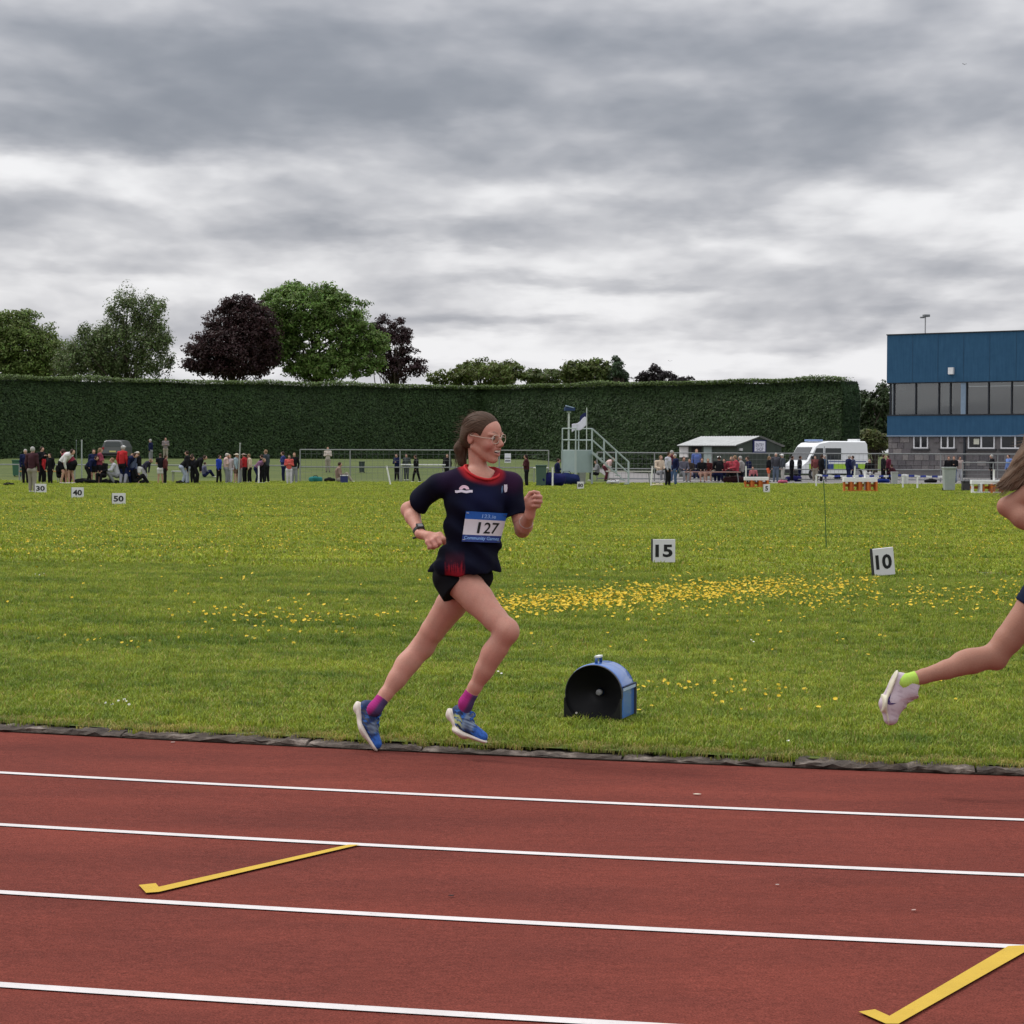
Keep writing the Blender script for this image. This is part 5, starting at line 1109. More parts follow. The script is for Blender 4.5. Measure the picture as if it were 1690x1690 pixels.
# cloth hung over the tape, low benches and tables
def cloth_hang(px, y0, y1, w, Y, label):
    a = at(px, y0, Y); z1 = at(px, y1, Y)[2]; rows = [[(a[0] + w * (u - .5), a[1] - .05 + .03 * math.sin(u * 12 + v * 2), a[2] + (z1 - a[2]) * v) for u in np.linspace(0, 1, 13)] for v in np.linspace(0, 1, 8)]; b = MB(); b.grid(rows); o = b.build('hanging_cloth', mat('cloth_white', (.58, .58, .58), .9), None, True, origin=a); m_ = o.modifiers.new('t', 'SOLIDIFY'); m_.thickness = .012; tag(o, label, 'cloth')
cloth_hang(1493, 783, 800, .34, 105.4, 'pale cloth hanging over the blue and white tape')
def bench(px0, px1, ytop, y1, label, col, top_t=.05, dep=.6, cat='bench'):
    g = hit((px0 + px1) / 2, y1); k = g[1] / F; w = (px1 - px0) * k; h_ = (y1 - ytop) * k; T = thing('folding_table' if cat == 'table' else 'low_bench', g, label, cat); b = MB(); b.box(g + (0, 0, h_), (w, dep, top_t), 0, bev=.01); b.build('top', mat('bench_%d' % px0, col, .6), T); LG = mat('rail_grey', (.24, .25, .25), .6, .2)
    for sx in (-1, 1):
        for sy in (-1, 1): b = MB(); b.tube([g + (sx * w * .46, sy * dep * .4, 0), g + (sx * w * .44, sy * dep * .3, h_)], .02, 6); b.build('leg', LG, T)
    return T
bench(34, 100, 778, 797, 'table with orange yellow top behind the man in maroon', (.42, .22, .05), cat='table'); bench(284, 320, 778, 797, 'light grey folding table behind the person in jeans', (.42, .43, .43), cat='table'); bench(660, 735, 767, 795, 'white table top left of the runner in the distance', (.72, .72, .72), cat='table'); bench(1130, 1222, 779, 797, 'long low bench crowded with seated spectators', (.30, .17, .14), dep=.4); bench(1000, 1075, 778, 798, 'low bench with pale seat behind the stand stairs', (.45, .44, .40), dep=.4); bench(880, 905, 772, 798, 'small white topped table behind the green bin', (.65, .65, .63), cat='table')
# parked car on the bank
def car():
    g = gp(186, 129); T = thing('parked_car', g, 'dull grey car parked on the grass bank against the hedge', 'car'); GR = mat('car_grey', (.11, .115, .12), .35, var=.04, coat=.4); GL = mat('car_glass', (.05, .06, .062), .1, spec=.6); z = g[2]
    secs = [(-.86, .30, .78), (-.9, .55, .9), (-.88, .95, .9), (-.70, 1.42, .0), (.0, 1.50, 0)]
    z_ = .74
    prof = [(-.84, .28), (-.88, .55), (-.87, .95), (-.68, 1.42), (-.5, 1.50), (.5, 1.50), (.68, 1.42), (.87, .95), (.88, .55), (.84, .28)]
    rows = [[g + np.array([x * q, y, zz * (q if zz > 1 else 1)]) for x, zz in [(a_ * z_, b_ * z_) for a_, b_ in prof]] for y, q in ((-.05, .95), (.05, 1), (1.2, 1.02), (2.6, 1.0), (3.2, .9))]; b = MB(); b.grid(rows); b.add(rows[0], [list(range(10))]); b.build('body', GR, T, False)
    b = MB(); b.prism([g + (-.46, -.06, .74), g + (.46, -.06, .74), g + (.40, -.055, 1.0), g + (-.40, -.055, 1.0)], (0, -.012, 0)); b.build('rear_window', GL, T)
    for s in (-1, 1):
        b = MB(); b.box(g + (s * .55, -.07, .64), (.12, .03, .13), bev=.01); b.build('tail_light', mat('tail_red', (.30, .02, .02), .3), T); b = MB(); b.tube([g + (s * .57, .5, .23), g + (s * .66, .5, .23)], .23, 14); b.build('wheel', mat('rubber', (.012, .012, .012), .8), T)
    b = MB(); b.box(g + (0, -.07, .46), (.38, .02, .09)); b.build('number_plate', mat('plate', (.55, .5, .2), .5), T); b = MB(); b.box(g + (0, -.08, .30), (1.23, .08, .12), bev=.03); b.build('bumper', mat('rubber', (.012, .012, .012), .8), T)
car()
# small notice board on the middle fence (beside the runner's chin) and a small hut roof behind it
g = at(838, 764, 105.5); T = thing('notice_sign', g, 'small white notice with dark lines on the middle fence', 'sign'); b = MB(); b.box(at(838, 756, 105.5), (.30, .02, .44)); b.build('sheet', mat('sign_white', (.70, .70, .78), .6), T)
for y, h_ in ((756, .03), (760.5, .05)): b = MB(); b.box(at(838, y, 105.48), (.25, .012, h_)); b.build('printed_line', mat('print_dark', (.05, .05, .08), .7), T)
# birds far up in the sky
for px, py, lab in ((1592, 106, 'tiny dark bird high in the grey cloud at right'), (931, 594, 'tiny bird over the hedge, left of the conifer'), (1106, 596, 'tiny bird above the low purple tree')):
    q = at(px, py, 140); b = MB(); s = .14; b.add([q, q + (-s, 0, s * .4), q + (-s * .9, .08, s * .25), q + (s, 0, s * .35), q + (s * .9, .08, s * .2), q + (0, .12, 0), q + (.02, .05, -.05)], [(0, 1, 2, 5), (0, 5, 4, 3), (0, 6, 5)]); tag(b.build('bird', mat('bird_dark', (.02, .02, .022), .8), None, origin=q), lab, 'bird')

# ================================================================== people along the far side
NAVY = (.010, .014, .05); BLK = (.010, .010, .012); WHT = (.60, .59, .58); GRY = (.22, .225, .235); JEAN = (.06, .10, .18); RED = (.40, .025, .03); MAR = (.085, .02, .028); CRM = (.55, .45, .34); KHK = (.28, .25, .20); ROY = (.02, .05, .34); LBL = (.30, .38, .42); COR = (.52, .09, .08); PALE = (.42, .43, .46); BRN = (.045, .026, .018); FAIR = (.22, .14, .08); OLD = (.35, .34, .32); ORG = (.62, .13, .06)
L_ = 'people along the left side of the infield'; M_ = 'people behind the runner'; R_ = 'spectators on the paved apron'; D_ = 0.0
FL, FR, FC, FB = math.pi, 0.0, -math.pi / 2, math.pi / 2
crowd = [
 # px, feet y, head top y, facing, pose, top, bottom, hair, label, group, options
 (53, 813, 737, FB, 'stand', (.050, .020, .026), (.26, .24, .20), OLD, 'grey haired man in maroon jumper and beige trousers, back turned', L_, {}),
 (42, 799, 741, FC, 'stand', NAVY, BLK, OLD, 'official in navy half hidden left of the maroon man', L_, {}),
 (68, 798, 737, FR, 'phone', BLK, BLK, BRN, 'person in black reading a white sheet behind the maroon man', L_, {}),
 (72, 798, 757, FR, 'stand', RED, BLK, BRN, 'child in red top and black leggings right of the maroon man', L_, {}),
 (97, 798, 762, FR, 'seat', BLK, BLK, BRN, 'dark figure seated left of the bending athletes', L_, {}),
 (106, 799, 738, FR, 'bend', WHT, BLK, BRN, 'bending athlete in white top and black shorts', L_, dict(shorts=True)),
 (117, 799, 741, FL, 'bend', (.20, .03, .05), BLK, BRN, 'bending athlete in dark red top facing the white one', L_, dict(shorts=True)),
 (155, 799, 741, FC, 'stand', NAVY, BLK, BRN, 'athlete in navy jacket and shorts with bare legs', L_, dict(shorts=True)),
 (164, 799, 739, FR, 'fold', (.24, .05, .08), BLK, FAIR, 'fair haired athlete in maroon and white beside the navy jacket', L_, dict(shorts=True, long_hair=True)),
 (191, 799, 755, FL, 'squat', PALE, GRY, FAIR, 'crouching figure in pale grey on the left grass', L_, {}),
 (202, 799, 735, FB, 'stand', RED, BLK, OLD, 'person in red jacket and white cap among the left group', L_, dict(cap=(.6, .6, .6))),
 (211, 799, 747, FR, 'bend', NAVY, NAVY, BRN, 'bulky figure in navy leaning forward in the left group', L_, {}),
 (219, 799, 748, FC, 'stand', (.10, .12, .20), NAVY, FAIR, 'person in navy and pale blue behind the bulky navy figure', L_, {}),
 (229, 799, 745, FL, 'fold', BLK, WHT, FAIR, 'athlete with white shorts and black top wearing a pale cap', L_, dict(shorts=True, cap=(.5, .48, .42))),
 (265, 799, 748, FB, 'fold', BLK, WHT, BRN, 'athlete in black vest and white shorts standing alone', L_, dict(shorts=True, sleeves=False)),
 (273, 0, 724, FC, 'fold', (.20, .17, .17), KHK, BRN, 'person in grey top and beige trousers up on the bank', L_, dict(Y=127)),
 (249, 0, 738, FL, 'stand', NAVY, GRY, OLD, 'person in navy on the bank beside the hedge', L_, dict(Y=124)),
 (310, 799, 744, FL, 'stand', BLK, (.36, .40, .46), BRN, 'person in black top and pale jeans at the grey table', L_, {}),
 (325, 799, 751, FR, 'bend', BLK, BLK, BRN, 'crouching figure in black hoodie right of the grey table', L_, {}),
 (337, 0, 764, FR, 'sit', (.10, .10, .16), NAVY, BRN, 'small seated figure on the bank behind the black hoodie', L_, dict(Y=112)),
 (361, 798, 751, FR, 'stand', ROY, BLK, BRN, 'person in royal blue top and black trousers', L_, {}),
 (373, 798, 748, FR, 'fold', (.56, .40, .36), GRY, OLD, 'person in pale pink top with a cream hat', L_, dict(cap=(.55, .50, .42))),
 (389, 798, 748, FR, 'stand', LBL, (.16, .10, .08), FAIR, 'woman in pale blue with a wide sun hat', L_, dict(hat=(.40, .36, .28), skirt=True)),
 (404, 797, 748, FL, 'fold', RED, BLK, BRN, 'person in red top and black trousers by the thin pole', L_, dict(hat=(.25, .2, .17))),
 (412, 797, 749, FL, 'stand', CRM, BLK, FAIR, 'person in cream top tucked behind the red top', L_, {}),
 (433, 798, 750, FL, 'stand', BLK, BLK, BRN, 'person in black and white jacket beside the white post', L_, {}),
 (440, 797, 742, FL, 'stand', (.04, .05, .06), BLK, FAIR, 'taller person directly behind the black and white jacket', L_, {}),
 (468, 796, 745, FL, 'fold', (.03, .04, .14), NAVY, BRN, 'person in navy and white striped top', L_, {}),
 (477, 799, 756, FC, 'fold', COR, (.52, .50, .54), BRN, 'person in coral red top and white trousers', L_, {}),
 (486, 797, 747, FC, 'stand', BLK, GRY, FAIR, 'person in open black jacket over a white shirt', L_, {}),
 (83, 799, 748, FC, 'stand', BLK, BLK, BRN, 'dark figure between the red child and the bending athletes', L_, {}),
 (111, 798, 746, FC, 'squat', BLK, (.10, .03, .04), BRN, 'crouching dark figure behind the two bending athletes', L_, {}),
 (148, 799, 752, FR, 'bend', NAVY, BLK, BRN, 'figure in navy bending left of the navy jacket athlete', L_, {}),
 (171, 799, 757, FC, 'seat', BLK, BLK, FAIR, 'dark seated figure right of the maroon and white athlete', L_, {}),
 (206, 799, 765, FC, 'sit', NAVY, (.2, .2, .22), BRN, 'figure in navy sitting low in the left group', L_, {}),
 (222, 799, 765, FR, 'sit', BLK, BLK, BRN, 'black clad figure sitting at the feet of the white shorts athlete', L_, {}),
 (239, 798, 757, FR, 'bend', (.03, .03, .05), (.4, .4, .42), FAIR, 'bending figure in dark top and pale trousers by the small black bag', L_, {}),
 (272, 799, 752, FR, 'stand', (.10, .03, .03), BLK, BRN, 'slim figure in dark red half behind the black vest athlete', L_, {}),
 (304, 799, 752, FR, 'bend', BLK, (.30, .34, .42), BRN, 'figure in black leaning over the grey table', L_, {}),
 (318, 798, 749, FL, 'stand', (.015, .015, .02), BLK, BRN, 'standing dark figure behind the grey table', L_, {}),
 (380, 798, 757, FC, 'stand', (.45, .38, .40), PALE, FAIR, 'child in pale lilac between pink top and sun hat', L_, {}),
 (396, 798, 752, FL, 'stand', (.25, .05, .06), GRY, BRN, 'figure in dull red behind the woman in the sun hat', L_, {}),
 (426, 798, 756, FR, 'bend', (.20, .10, .18), NAVY, FAIR, 'figure in purple bending left of the white post', L_, {}),
 (541, 787, 747, FC, 'fold', (.48, .42, .37), KHK, FAIR, 'person in long cream coat behind the low rail', M_, {}),
 (559, 796, 763, FR, 'sit', (.26, .18, .15), KHK, BRN, 'figure in beige seated beside the blue cool box', M_, {}),
 (655, 793, 757, FC, 'fold', NAVY, BLK, BRN, 'person in navy left of the runner, by the leaning post', M_, {}),
 (671, 793, 756, FC, 'stand', (.05, .06, .06), (.06, .07, .07), BRN, 'person in dark grey between the two dark figures left of the runner', M_, {}),
 (687, 796, 755, FL, 'walk', BLK, BLK, BRN, 'person in black walking at the white table', M_, {}),
 (738, 793, 756, FC, 'stand', BLK, BLK, BRN, 'dark figure just left of the runner shoulder', M_, {}),
 (869, 803, 750, FL, 'fold', (.05, .014, .018), BLK, (.025, .012, .012), 'long haired woman in dark maroon top and black trousers', M_, dict(long_hair=True)),
 (920, 795, 757, FR, 'seat', NAVY, BLK, BRN, 'figure in navy hood seated left of the timing stand', M_, {}),
 (1001, 797, 755, FR, 'bend', (.55, .40, .38), MAR, FAIR, 'person in pale pink bending behind the stand stairs', R_, {}),
 (985, 797, 760, FL, 'seat', GRY, BLK, BRN, 'dark grey figure seated behind the stand stairs', R_, {}),
 (1088, 799, 752, FC, 'seat', CRM, GRY, FAIR, 'person in cream jumper with a grey bag on the lap', R_, {}),
 (1102, 803, 746, FR, 'stand', (.44, .44, .50), BLK, BRN, 'person in light grey jumper and black trousers at the field edge', R_, {}),
 (1107, 800, 743, FR, 'stand', MAR, JEAN, OLD, 'taller person in maroon behind the light grey jumper', R_, {}),
 (1115, 801, 749, FL, 'stand', NAVY, JEAN, OLD, 'grey haired person in navy jacket and jeans', R_, {}),
 (1128, 799, 754, FC, 'seat', (.10, .10, .13), GRY, BRN, 'figure in charcoal seated under the white notice board', R_, {}),
 (1138, 799, 757, FC, 'seat', (.05, .04, .035), (.46, .44, .54), BRN, 'seated girl with long brown hair and pale lilac skirt', R_, dict(long_hair=True, skirt=True)),
 (1149, 796, 741, FC, 'stand', (.10, .15, .38), NAVY, FAIR, 'man in blue and white shirt standing in the shed doorway', R_, {}),
 (1158, 799, 756, FC, 'seat', BLK, (.40, .24, .20), BRN, 'seated girl in black in front of the shed door', R_, dict(shorts=True, long_hair=True)),
 (1168, 799, 757, FC, 'seat', (.08, .02, .02), (.40, .24, .20), FAIR, 'seated girl in dark red with fair hair', R_, dict(shorts=True, long_hair=True)),
 (1178, 799, 762, FC, 'seat', KHK, NAVY, BRN, 'small child in khaki seated on the bench', R_, {}),
 (1185, 799, 753, FB, 'seat', BLK, NAVY, BRN, 'person in black with a white cap turned away', R_, dict(cap=(.75, .75, .75))),
 (1196, 797, 757, FC, 'seat', (.16, .025, .035), NAVY, BRN, 'figure in dark red right of the white cap', R_, {}),
 (1206, 797, 754, FC, 'seat', (.42, .06, .08), BLK, FAIR, 'figure in bright red seated near the shed corner', R_, {}),
 (1214, 797, 752, FL, 'seat', (.36, .05, .07), BLK, FAIR, 'second figure in red, nearest the shed corner', R_, {}),
 (1223, 797, 753, FL, 'seat', (.30, .29, .28), BLK, OLD, 'figure in pale grey beside the two red figures', R_, {}),
 (1235, 797, 754, FL, 'seat', NAVY, NAVY, BRN, 'figure in navy seated at the right end of the bench', R_, {}),
 (1243, 797, 777, FC, 'sit', (.40, .14, .15), BLK, BRN, 'child in pink sitting behind the trestle', R_, {}),
 (1268, 799, 755, FR, 'stand', BLK, ORG, FAIR, 'girl in black top and bright orange shorts', R_, dict(shorts=True, long_hair=True)),
 (1280, 799, 747, FC, 'stand', (.075, .075, .09), (.14, .18, .25), OLD, 'grey haired man in charcoal jacket and jeans', R_, {}),
 (1292, 798, 749, FL, 'stand', (.055, .065, .075), (.42, .41, .38), OLD, 'man with white cap and pale trousers beside the charcoal jacket', R_, dict(cap=(.72, .72, .70))),
 (1306, 797, 755, FR, 'stand', BLK, BLK, BRN, 'dark hooded figure at the front of the van', R_, {}),
 (1319, 797, 756, FR, 'stand', (.02, .02, .024), NAVY, BRN, 'second dark hooded figure against the van windscreen', R_, {}),
 (1345, 797, 758, FC, 'stand', (.16, .05, .05), KHK, BRN, 'person in black and red before the van cab', R_, {}),
 (1355, 799, 750, FR, 'stand', BLK, BLK, BRN, 'woman in black in front of the van side window', R_, dict(long_hair=True)),
 (1363, 797, 751, FL, 'stand', (.03, .06, .12), NAVY, OLD, 'man in dark blue in front of the van door', R_, {}),
 (1400, 797, 751, FR, 'stand', NAVY, NAVY, OLD, 'man in navy by the back of the van', R_, {}),
 (1408, 797, 755, FL, 'stand', (.05, .06, .11), NAVY, BRN, 'second person in slate blue by the back of the van', R_, {}),
 (1435, 797, 757, FC, 'seat', BLK, WHT, BRN, 'seated figure in black top and white bottoms right of the van', R_, {}),
 (1457, 797, 750, FR, 'stand', (.018, .018, .02), BLK, BRN, 'dark figure beside the maroon hooded jacket', R_, {}),
 (1466, 797, 751, FL, 'stand', (.12, .025, .045), BLK, BRN, 'person in maroon hooded jacket by the stone wall corner', R_, {}),
 (1475, 799, 768, FL, 'squat', (.05, .015, .02), BLK, BRN, 'crouching figure in dark clothes below the maroon jacket', R_, {}),
 (1565, 799, 753, FC, 'stand', BLK, JEAN, (.09, .03, .015), 'red haired girl in black, left of three behind the pale bin', R_, dict(long_hair=True)),
 (1574, 799, 753, FC, 'fold', BLK, JEAN, (.14, .055, .025), 'middle girl in black with auburn hair by the pale bin', R_, dict(long_hair=True)),
 (1583, 799, 753, FC, 'stand', (.35, .28, .26), PALE, BRN, 'girl in pale top, right of three behind the pale bin', R_, dict(long_hair=True)),
 (1637, 797, 750, FL, 'stand', BLK, BLK, OLD, 'grey haired person in black against the stone wall', R_, {}),
 (1665, 799, 750, FL, 'stand', (.14, .22, .48), NAVY, BRN, 'person in light blue shirt partly behind the flying hair', R_, {}),
]
for i, (px, fy, ty, fc, pose, top, bot, hair, lab, grp, o) in enumerate(crowd):
    o = dict(o); Y = o.pop('Y', None)
    if Y: g = gp(px, Y)
    else:
        g = hit(px, min(fy, 813));
        if grp == R_ and g[1] < 95: g = gp(px, 103 + (i % 4) * 1.3)
        g[2] = float(gz(g[0], g[1]))
    if grp == R_ and fy < 801: g = gp(px, 107.0 + (803 - fy) * .6 + (i % 3) * .5)
    full = {'stand': 1, 'fold': 1, 'phone': 1, 'walk': 1, 'bend': .83, 'squat': .70, 'sit': .58, 'seat': .76}[pose]
    ztop = at(px, ty, g[1])[2]; H = (ztop - g[2]) / full
    H = min(max(H, 1.32 if fc else 1.3), 1.86)
    small_person(g, H, fc + random.uniform(-.5, .5), pose, np.array(top), np.array(bot), np.array(hair), lab, grp, seed=i + 3, **o)
# ================================================================== the two runners
def unproj_px(P):
    """photo pixel of world points (used to lay a print and a painted highlight on cloth)"""
    q = P - CAM; w = q @ FW; return CXP + F * (q @ RT) / w, CXP - F * (q @ UP) / w
def near_tube(P, pts):
    d = np.full(len(P), 9.0)
    for a, b in zip(pts[:-1], pts[1:]):
        ab = b - a; t = np.clip(((P - a) @ ab) / (ab @ ab), 0, 1); d = np.minimum(d, np.linalg.norm(P - a - t[:, None] * ab, axis=1))
    return d
def lerpc(c, tgt, w): return c * (1 - w[:, None]) + np.array(tgt) * w[:, None]
def fall(d, r0, r1): return 1 - sstep(r0, r1, d)

def shoe(T, S0, S1, S2, up0, up1, up2, ankle, kind, side):
    """sole runs heel S0, ball S1, toe S2; up* point from the sole into the foot"""
    S0, S1, S2, ankle = map(np.array, (S0, S1, S2, ankle)); up0, up1, up2 = [np.array(u, float) / np.linalg.norm(u) for u in (up0, up1, up2)]
    P = np.array([S0, S1, S2, ankle]); lo, hi = P.min(0) - .085, P.max(0) + .085; res = .0034
    d01 = (S1 - S0) / np.linalg.norm(S1 - S0); d12 = (S2 - S1) / np.linalg.norm(S2 - S1); wd = np.cross(d01, up0); wd /= np.linalg.norm(wd)
    u = Field(lo, hi, res)
    if kind != 'blue':
        u.cone(S0 + up0 * .034 + d01 * .034, S1 + up1 * .032, .034, .040, .02); u.cone(S1 + up1 * .032, S2 + up2 * .022 - d12 * .026, .040, .027, .02); u.cone(S0 + up0 * .04 + d01 * .030, S0 + up0 * .085 + d01 * .026, .033, .030, .015)
        up0, up1, up2 = up0 * 1.28, up1 * 1.25, up2 * 1.2
    u.cone(S0 + up0 * .050 + d01 * .036, S1 + up1 * .042 - d01 * .02, .037, .041, .02); u.cone(S1 + up1 * .040 - d01 * .02, S2 + up2 * .026 - d12 * .030, .041, .028, .02)
    u.cone(S0 + up0 * .050 + d01 * .032, S0 + up0 * .082 + d01 * .034, .033, .029, .015); mid = S0 * .45 + S1 * .55
    u.cone(S0 + up0 * .086 + d01 * .060, mid + up1 * .072, .032, .033, .02); u.cone(mid + up1 * .070, S1 + up1 * .050, .033, .034, .02)
    u.cone(S0 + up0 * .128 + d01 * .045, S0 + up0 * .080 + d01 * .045, .027, .019, .006, 'sub')
    if kind != 'blue': up0, up1, up2 = up0 / 1.28, up1 / 1.25, up2 / 1.2
    V, Q = u.mesh(); px, py = unproj_px(V)
    a = (V - S0) @ d01 / np.linalg.norm(S1 - S0); h = np.where(a < 1, (V - S0) @ up0, (V - S1) @ up2); aa = np.where((V - S1) @ d12 > 0, 1 + (V - S1) @ d12 / np.linalg.norm(S2 - S1), np.minimum(a, 1))
    n1 = vnoise(V, 210, 3); n2 = vnoise(V, 320, 8)
    if kind == 'blue':
        c = np.tile(np.array((.007, .026, .105)), (len(V), 1)); c = lerpc(c, (.020, .115, .40), sstep(.0, .35, n1)); c = lerpc(c, (.005, .008, .026), sstep(.1, .4, n2) * .9)
        mid_w = sstep(.25, .4, aa) * (1 - sstep(1.0, 1.2, aa)) * (1 - sstep(.045, .058, h)); c = lerpc(c, (.40, .44, .16) if side == 'r' else (.055, .065, .085), mid_w * sstep(-.25, .1, n2) * .85)
        c = lerpc(c, (.20, .26, .33), sstep(1.0, 1.1, aa) * np.clip(.65 + .8 * n1, 0, 1) * (1 - sstep(1.35, 1.5, aa)) * sstep(.03, .045, h)); c = lerpc(c, (.008, .012, .040), sstep(.95, 1.05, aa) * (1 - sstep(1.4, 1.5, aa)) * (1 - sstep(.022, .034, h)))
        c = lerpc(c, (.022, .115, .46), sstep(1.48, 1.6, aa) * np.clip(.7 + .6 * n2, .2, 1)); c = lerpc(c, (.008, .022, .085), (1 - sstep(.10, .28, aa)) * .9)
    else:
        c = np.tile(np.array((.52, .44, .48)), (len(V), 1)); c = lerpc(c, (.30, .22, .26), sstep(.2, .6, n1) * .4); c = lerpc(c, (.42, .28, .30), sstep(.55, .75, aa) * (1 - sstep(1.0, 1.2, aa)) * sstep(.055, .07, h) * .8)
    o = mesh_obj('shoe', V, Q, SHOEM, T, True, col=c)
    s = Field(lo, hi, res); q_ = 1.0 if kind == 'blue' else .6
    s.cone(S0 + d01 * .030 + up0 * .012, S0 * .5 + S1 * .5 + up0 * .010, .038, .033, .012, flat=(up0, .42 * q_)); s.cone(S0 * .5 + S1 * .5 + up0 * .010, S1 + up1 * .010, .033, .042, .012, flat=(up0 + up1, .40 * q_)); s.cone(S1 + up1 * .010, S2 - d12 * .028 + up2 * .010, .042, .032, .014, flat=(up2, .36 * q_))
    (s.cone(S0 + d01 * .028 + up0 * .014, S0 + d01 * .030 + up0 * .024, .030, .029, .01) if kind == 'blue' else None)
    V, Q = s.mesh(); mesh_obj('sole', V, Q, SHOEM, o, True, col=np.tile(np.array((.66, .60, .52)) if kind == 'blue' else (.58, .55, .42), (len(V), 1)) * (1 + .08 * vnoise(V, 90)[:, None]))
    lm = mat('lace_blue', (.02, .10, .40), .8) if kind == 'blue' else mat('lace_pink', (.50, .38, .40), .8); b = MB()
    bv = BVHTree.FromPolygons([tuple(v) for v in u.mesh()[0]], [tuple(map(int, q)) for q in u.mesh()[1]])
    for i in range(5):
        t = .62 + .10 * i; cc = (S0 + (S1 - S0) * t) + up1 * .10; pts = []
        for w in np.linspace(-.022, .022, 7):
            st = cc + wd * w + up0 * .05 + d01 * w * (.5 if i % 2 else -.5); loc, nn, _, _ = bv.ray_cast(Vector(st), Vector(-(up0 + up1) / 2))
            if loc is not None: pts.append(np.array(loc) + np.array(nn) * .002)
        if len(pts) > 2: b.tube(pts, .0032, 6)
    if b.V: b.build('lace', lm, o, True)
    return o, bv
def sock(T, ankle, knee, S0, up0, d, colf):
    a = np.array(ankle); k = np.array(knee); t = (k - a) / np.linalg.norm(k - a); f = Field(a - .13, a + .13, .0036)
    f.cone(a - t * .05, a + t * .012, .033, .0345, .012, capb=True); f.cone(a - t * .05, S0 + up0 * .06 + d * .065, .033, .030, .02); f.disp(lambda P: .0006 * np.sin((P @ t) * 500))
    V, Q = f.mesh(); return mesh_obj('sock', V, Q, CLOTH, T, True, col=colf(V))
def fingers(f, K, Pp, Tp, palm_w, r=.0098):
    for i in range(4):
        f.cone(palm_w, K[i], .016, r * 1.12, .012); f.cone(K[i], Pp[i], r * 1.1, r, .004); f.cone(Pp[i], Tp[i], r, r * .86, .003)

def head_frame(c, yaw, pitch, roll, s):
    f = np.array([math.cos(yaw) * math.cos(pitch), math.sin(yaw) * math.cos(pitch), -math.sin(pitch)]); l0 = np.array([-math.sin(yaw), math.cos(yaw), 0]); u0 = np.cross(f, l0)
    l = l0 * math.cos(roll) + u0 * math.sin(roll); u = np.cross(f, l); R = np.column_stack([f, l, u]); c = np.array(c)
    return R, (lambda x, y, z: c + R @ (np.array([x, y, z]) * s))
def head_prims(f, R, P, s):
    def E(x, y, z, a, b, c, k=.015, op='add'): f.ell(P(x, y, z), np.array((a, b, c)) * s, R, k, op)
    def Cn(p, q, a, b, k=.012, op='add'): f.cone(P(*p), P(*q), a * s, b * s, k, op)
    E(.002, 0, .030, .088, .072, .080); E(.040, 0, -.020, .051, .054, .076, .02); E(.052, 0, .034, .040, .052, .044, .02)
    for y in (-1, 1):
        Cn((-.006, .048 * y, -.042), (.062, .012 * y, -.092), .017, .016, .018); E(.066, .034 * y, -.026, .026, .023, .023, .018); E(.080, .030 * y, .022, .016, .024, .009, .01)
        E(.105, .031 * y, .004, .012, .019, .011, .008, 'sub'); E(.103, .0115 * y, -.029, .010, .008, .0075, .006)
        E(-.012, .070 * y, -.002, .016, .008, .027, .006); E(-.008, .078 * y, .001, .008, .005, .015, .005, 'sub')
    E(.074, 0, -.094, .018, .020, .017, .016); E(.055, 0, -.075, .030, .030, .022, .02); Cn((.090, 0, .014), (.112, 0, -.021), .0075, .0105, .012); E(.111, 0, -.022, .0095, .0105, .009, .008)
    E(.083, 0, -.055, .020, .030, .020, .015)                                   # muzzle
    Cn((.082, -.032, -.041), (.104, 0, -.047), .0048, .0062, .006); Cn((.082, .032, -.041), (.104, 0, -.047), .0048, .0062, .006)
    Cn((.081, -.029, -.048), (.099, 0, -.070), .0048, .0068, .006); Cn((.081, .029, -.048), (.099, 0, -.070), .0048, .0068, .006)
    E(.101, 0, -.0570, .018, .028, .0085, .004, 'sub')
def head_color(V, c, P, s, lips=(.36, .11, .105)):
    for y in (-1, 1):
        c = lerpc(c, (.46, .16, .13), .55 * fall(np.linalg.norm(V - P(.080, .040 * y, -.030), axis=1), .010 * s, .045 * s)); c = lerpc(c, (.42, .15, .12), .5 * fall(np.linalg.norm(V - P(-.012, .076 * y, .0), axis=1), .01, .03))
        c = lerpc(c, (.15, .085, .055), .75 * fall(near_tube(V, [P(.092, .014 * y, .026), P(.090, .032 * y, .031), P(.078, .047 * y, .025)]), .003, .0075)); c = lerpc(c, (.16, .08, .065), .6 * fall(np.linalg.norm(V - P(.094, .031 * y, .005), axis=1), .012, .020))
        c = lerpc(c, lips, .95 * fall(near_tube(V, [P(.082, .032 * y, -.041), P(.105, 0, -.047)]), .004, .008)); c = lerpc(c, lips, .95 * fall(near_tube(V, [P(.081, .029 * y, -.048), P(.100, 0, -.070)]), .004, .008))
    c = lerpc(c, (.43, .17, .14), .5 * fall(np.linalg.norm(V - P(.113, 0, -.024), axis=1), .008, .022)); return c
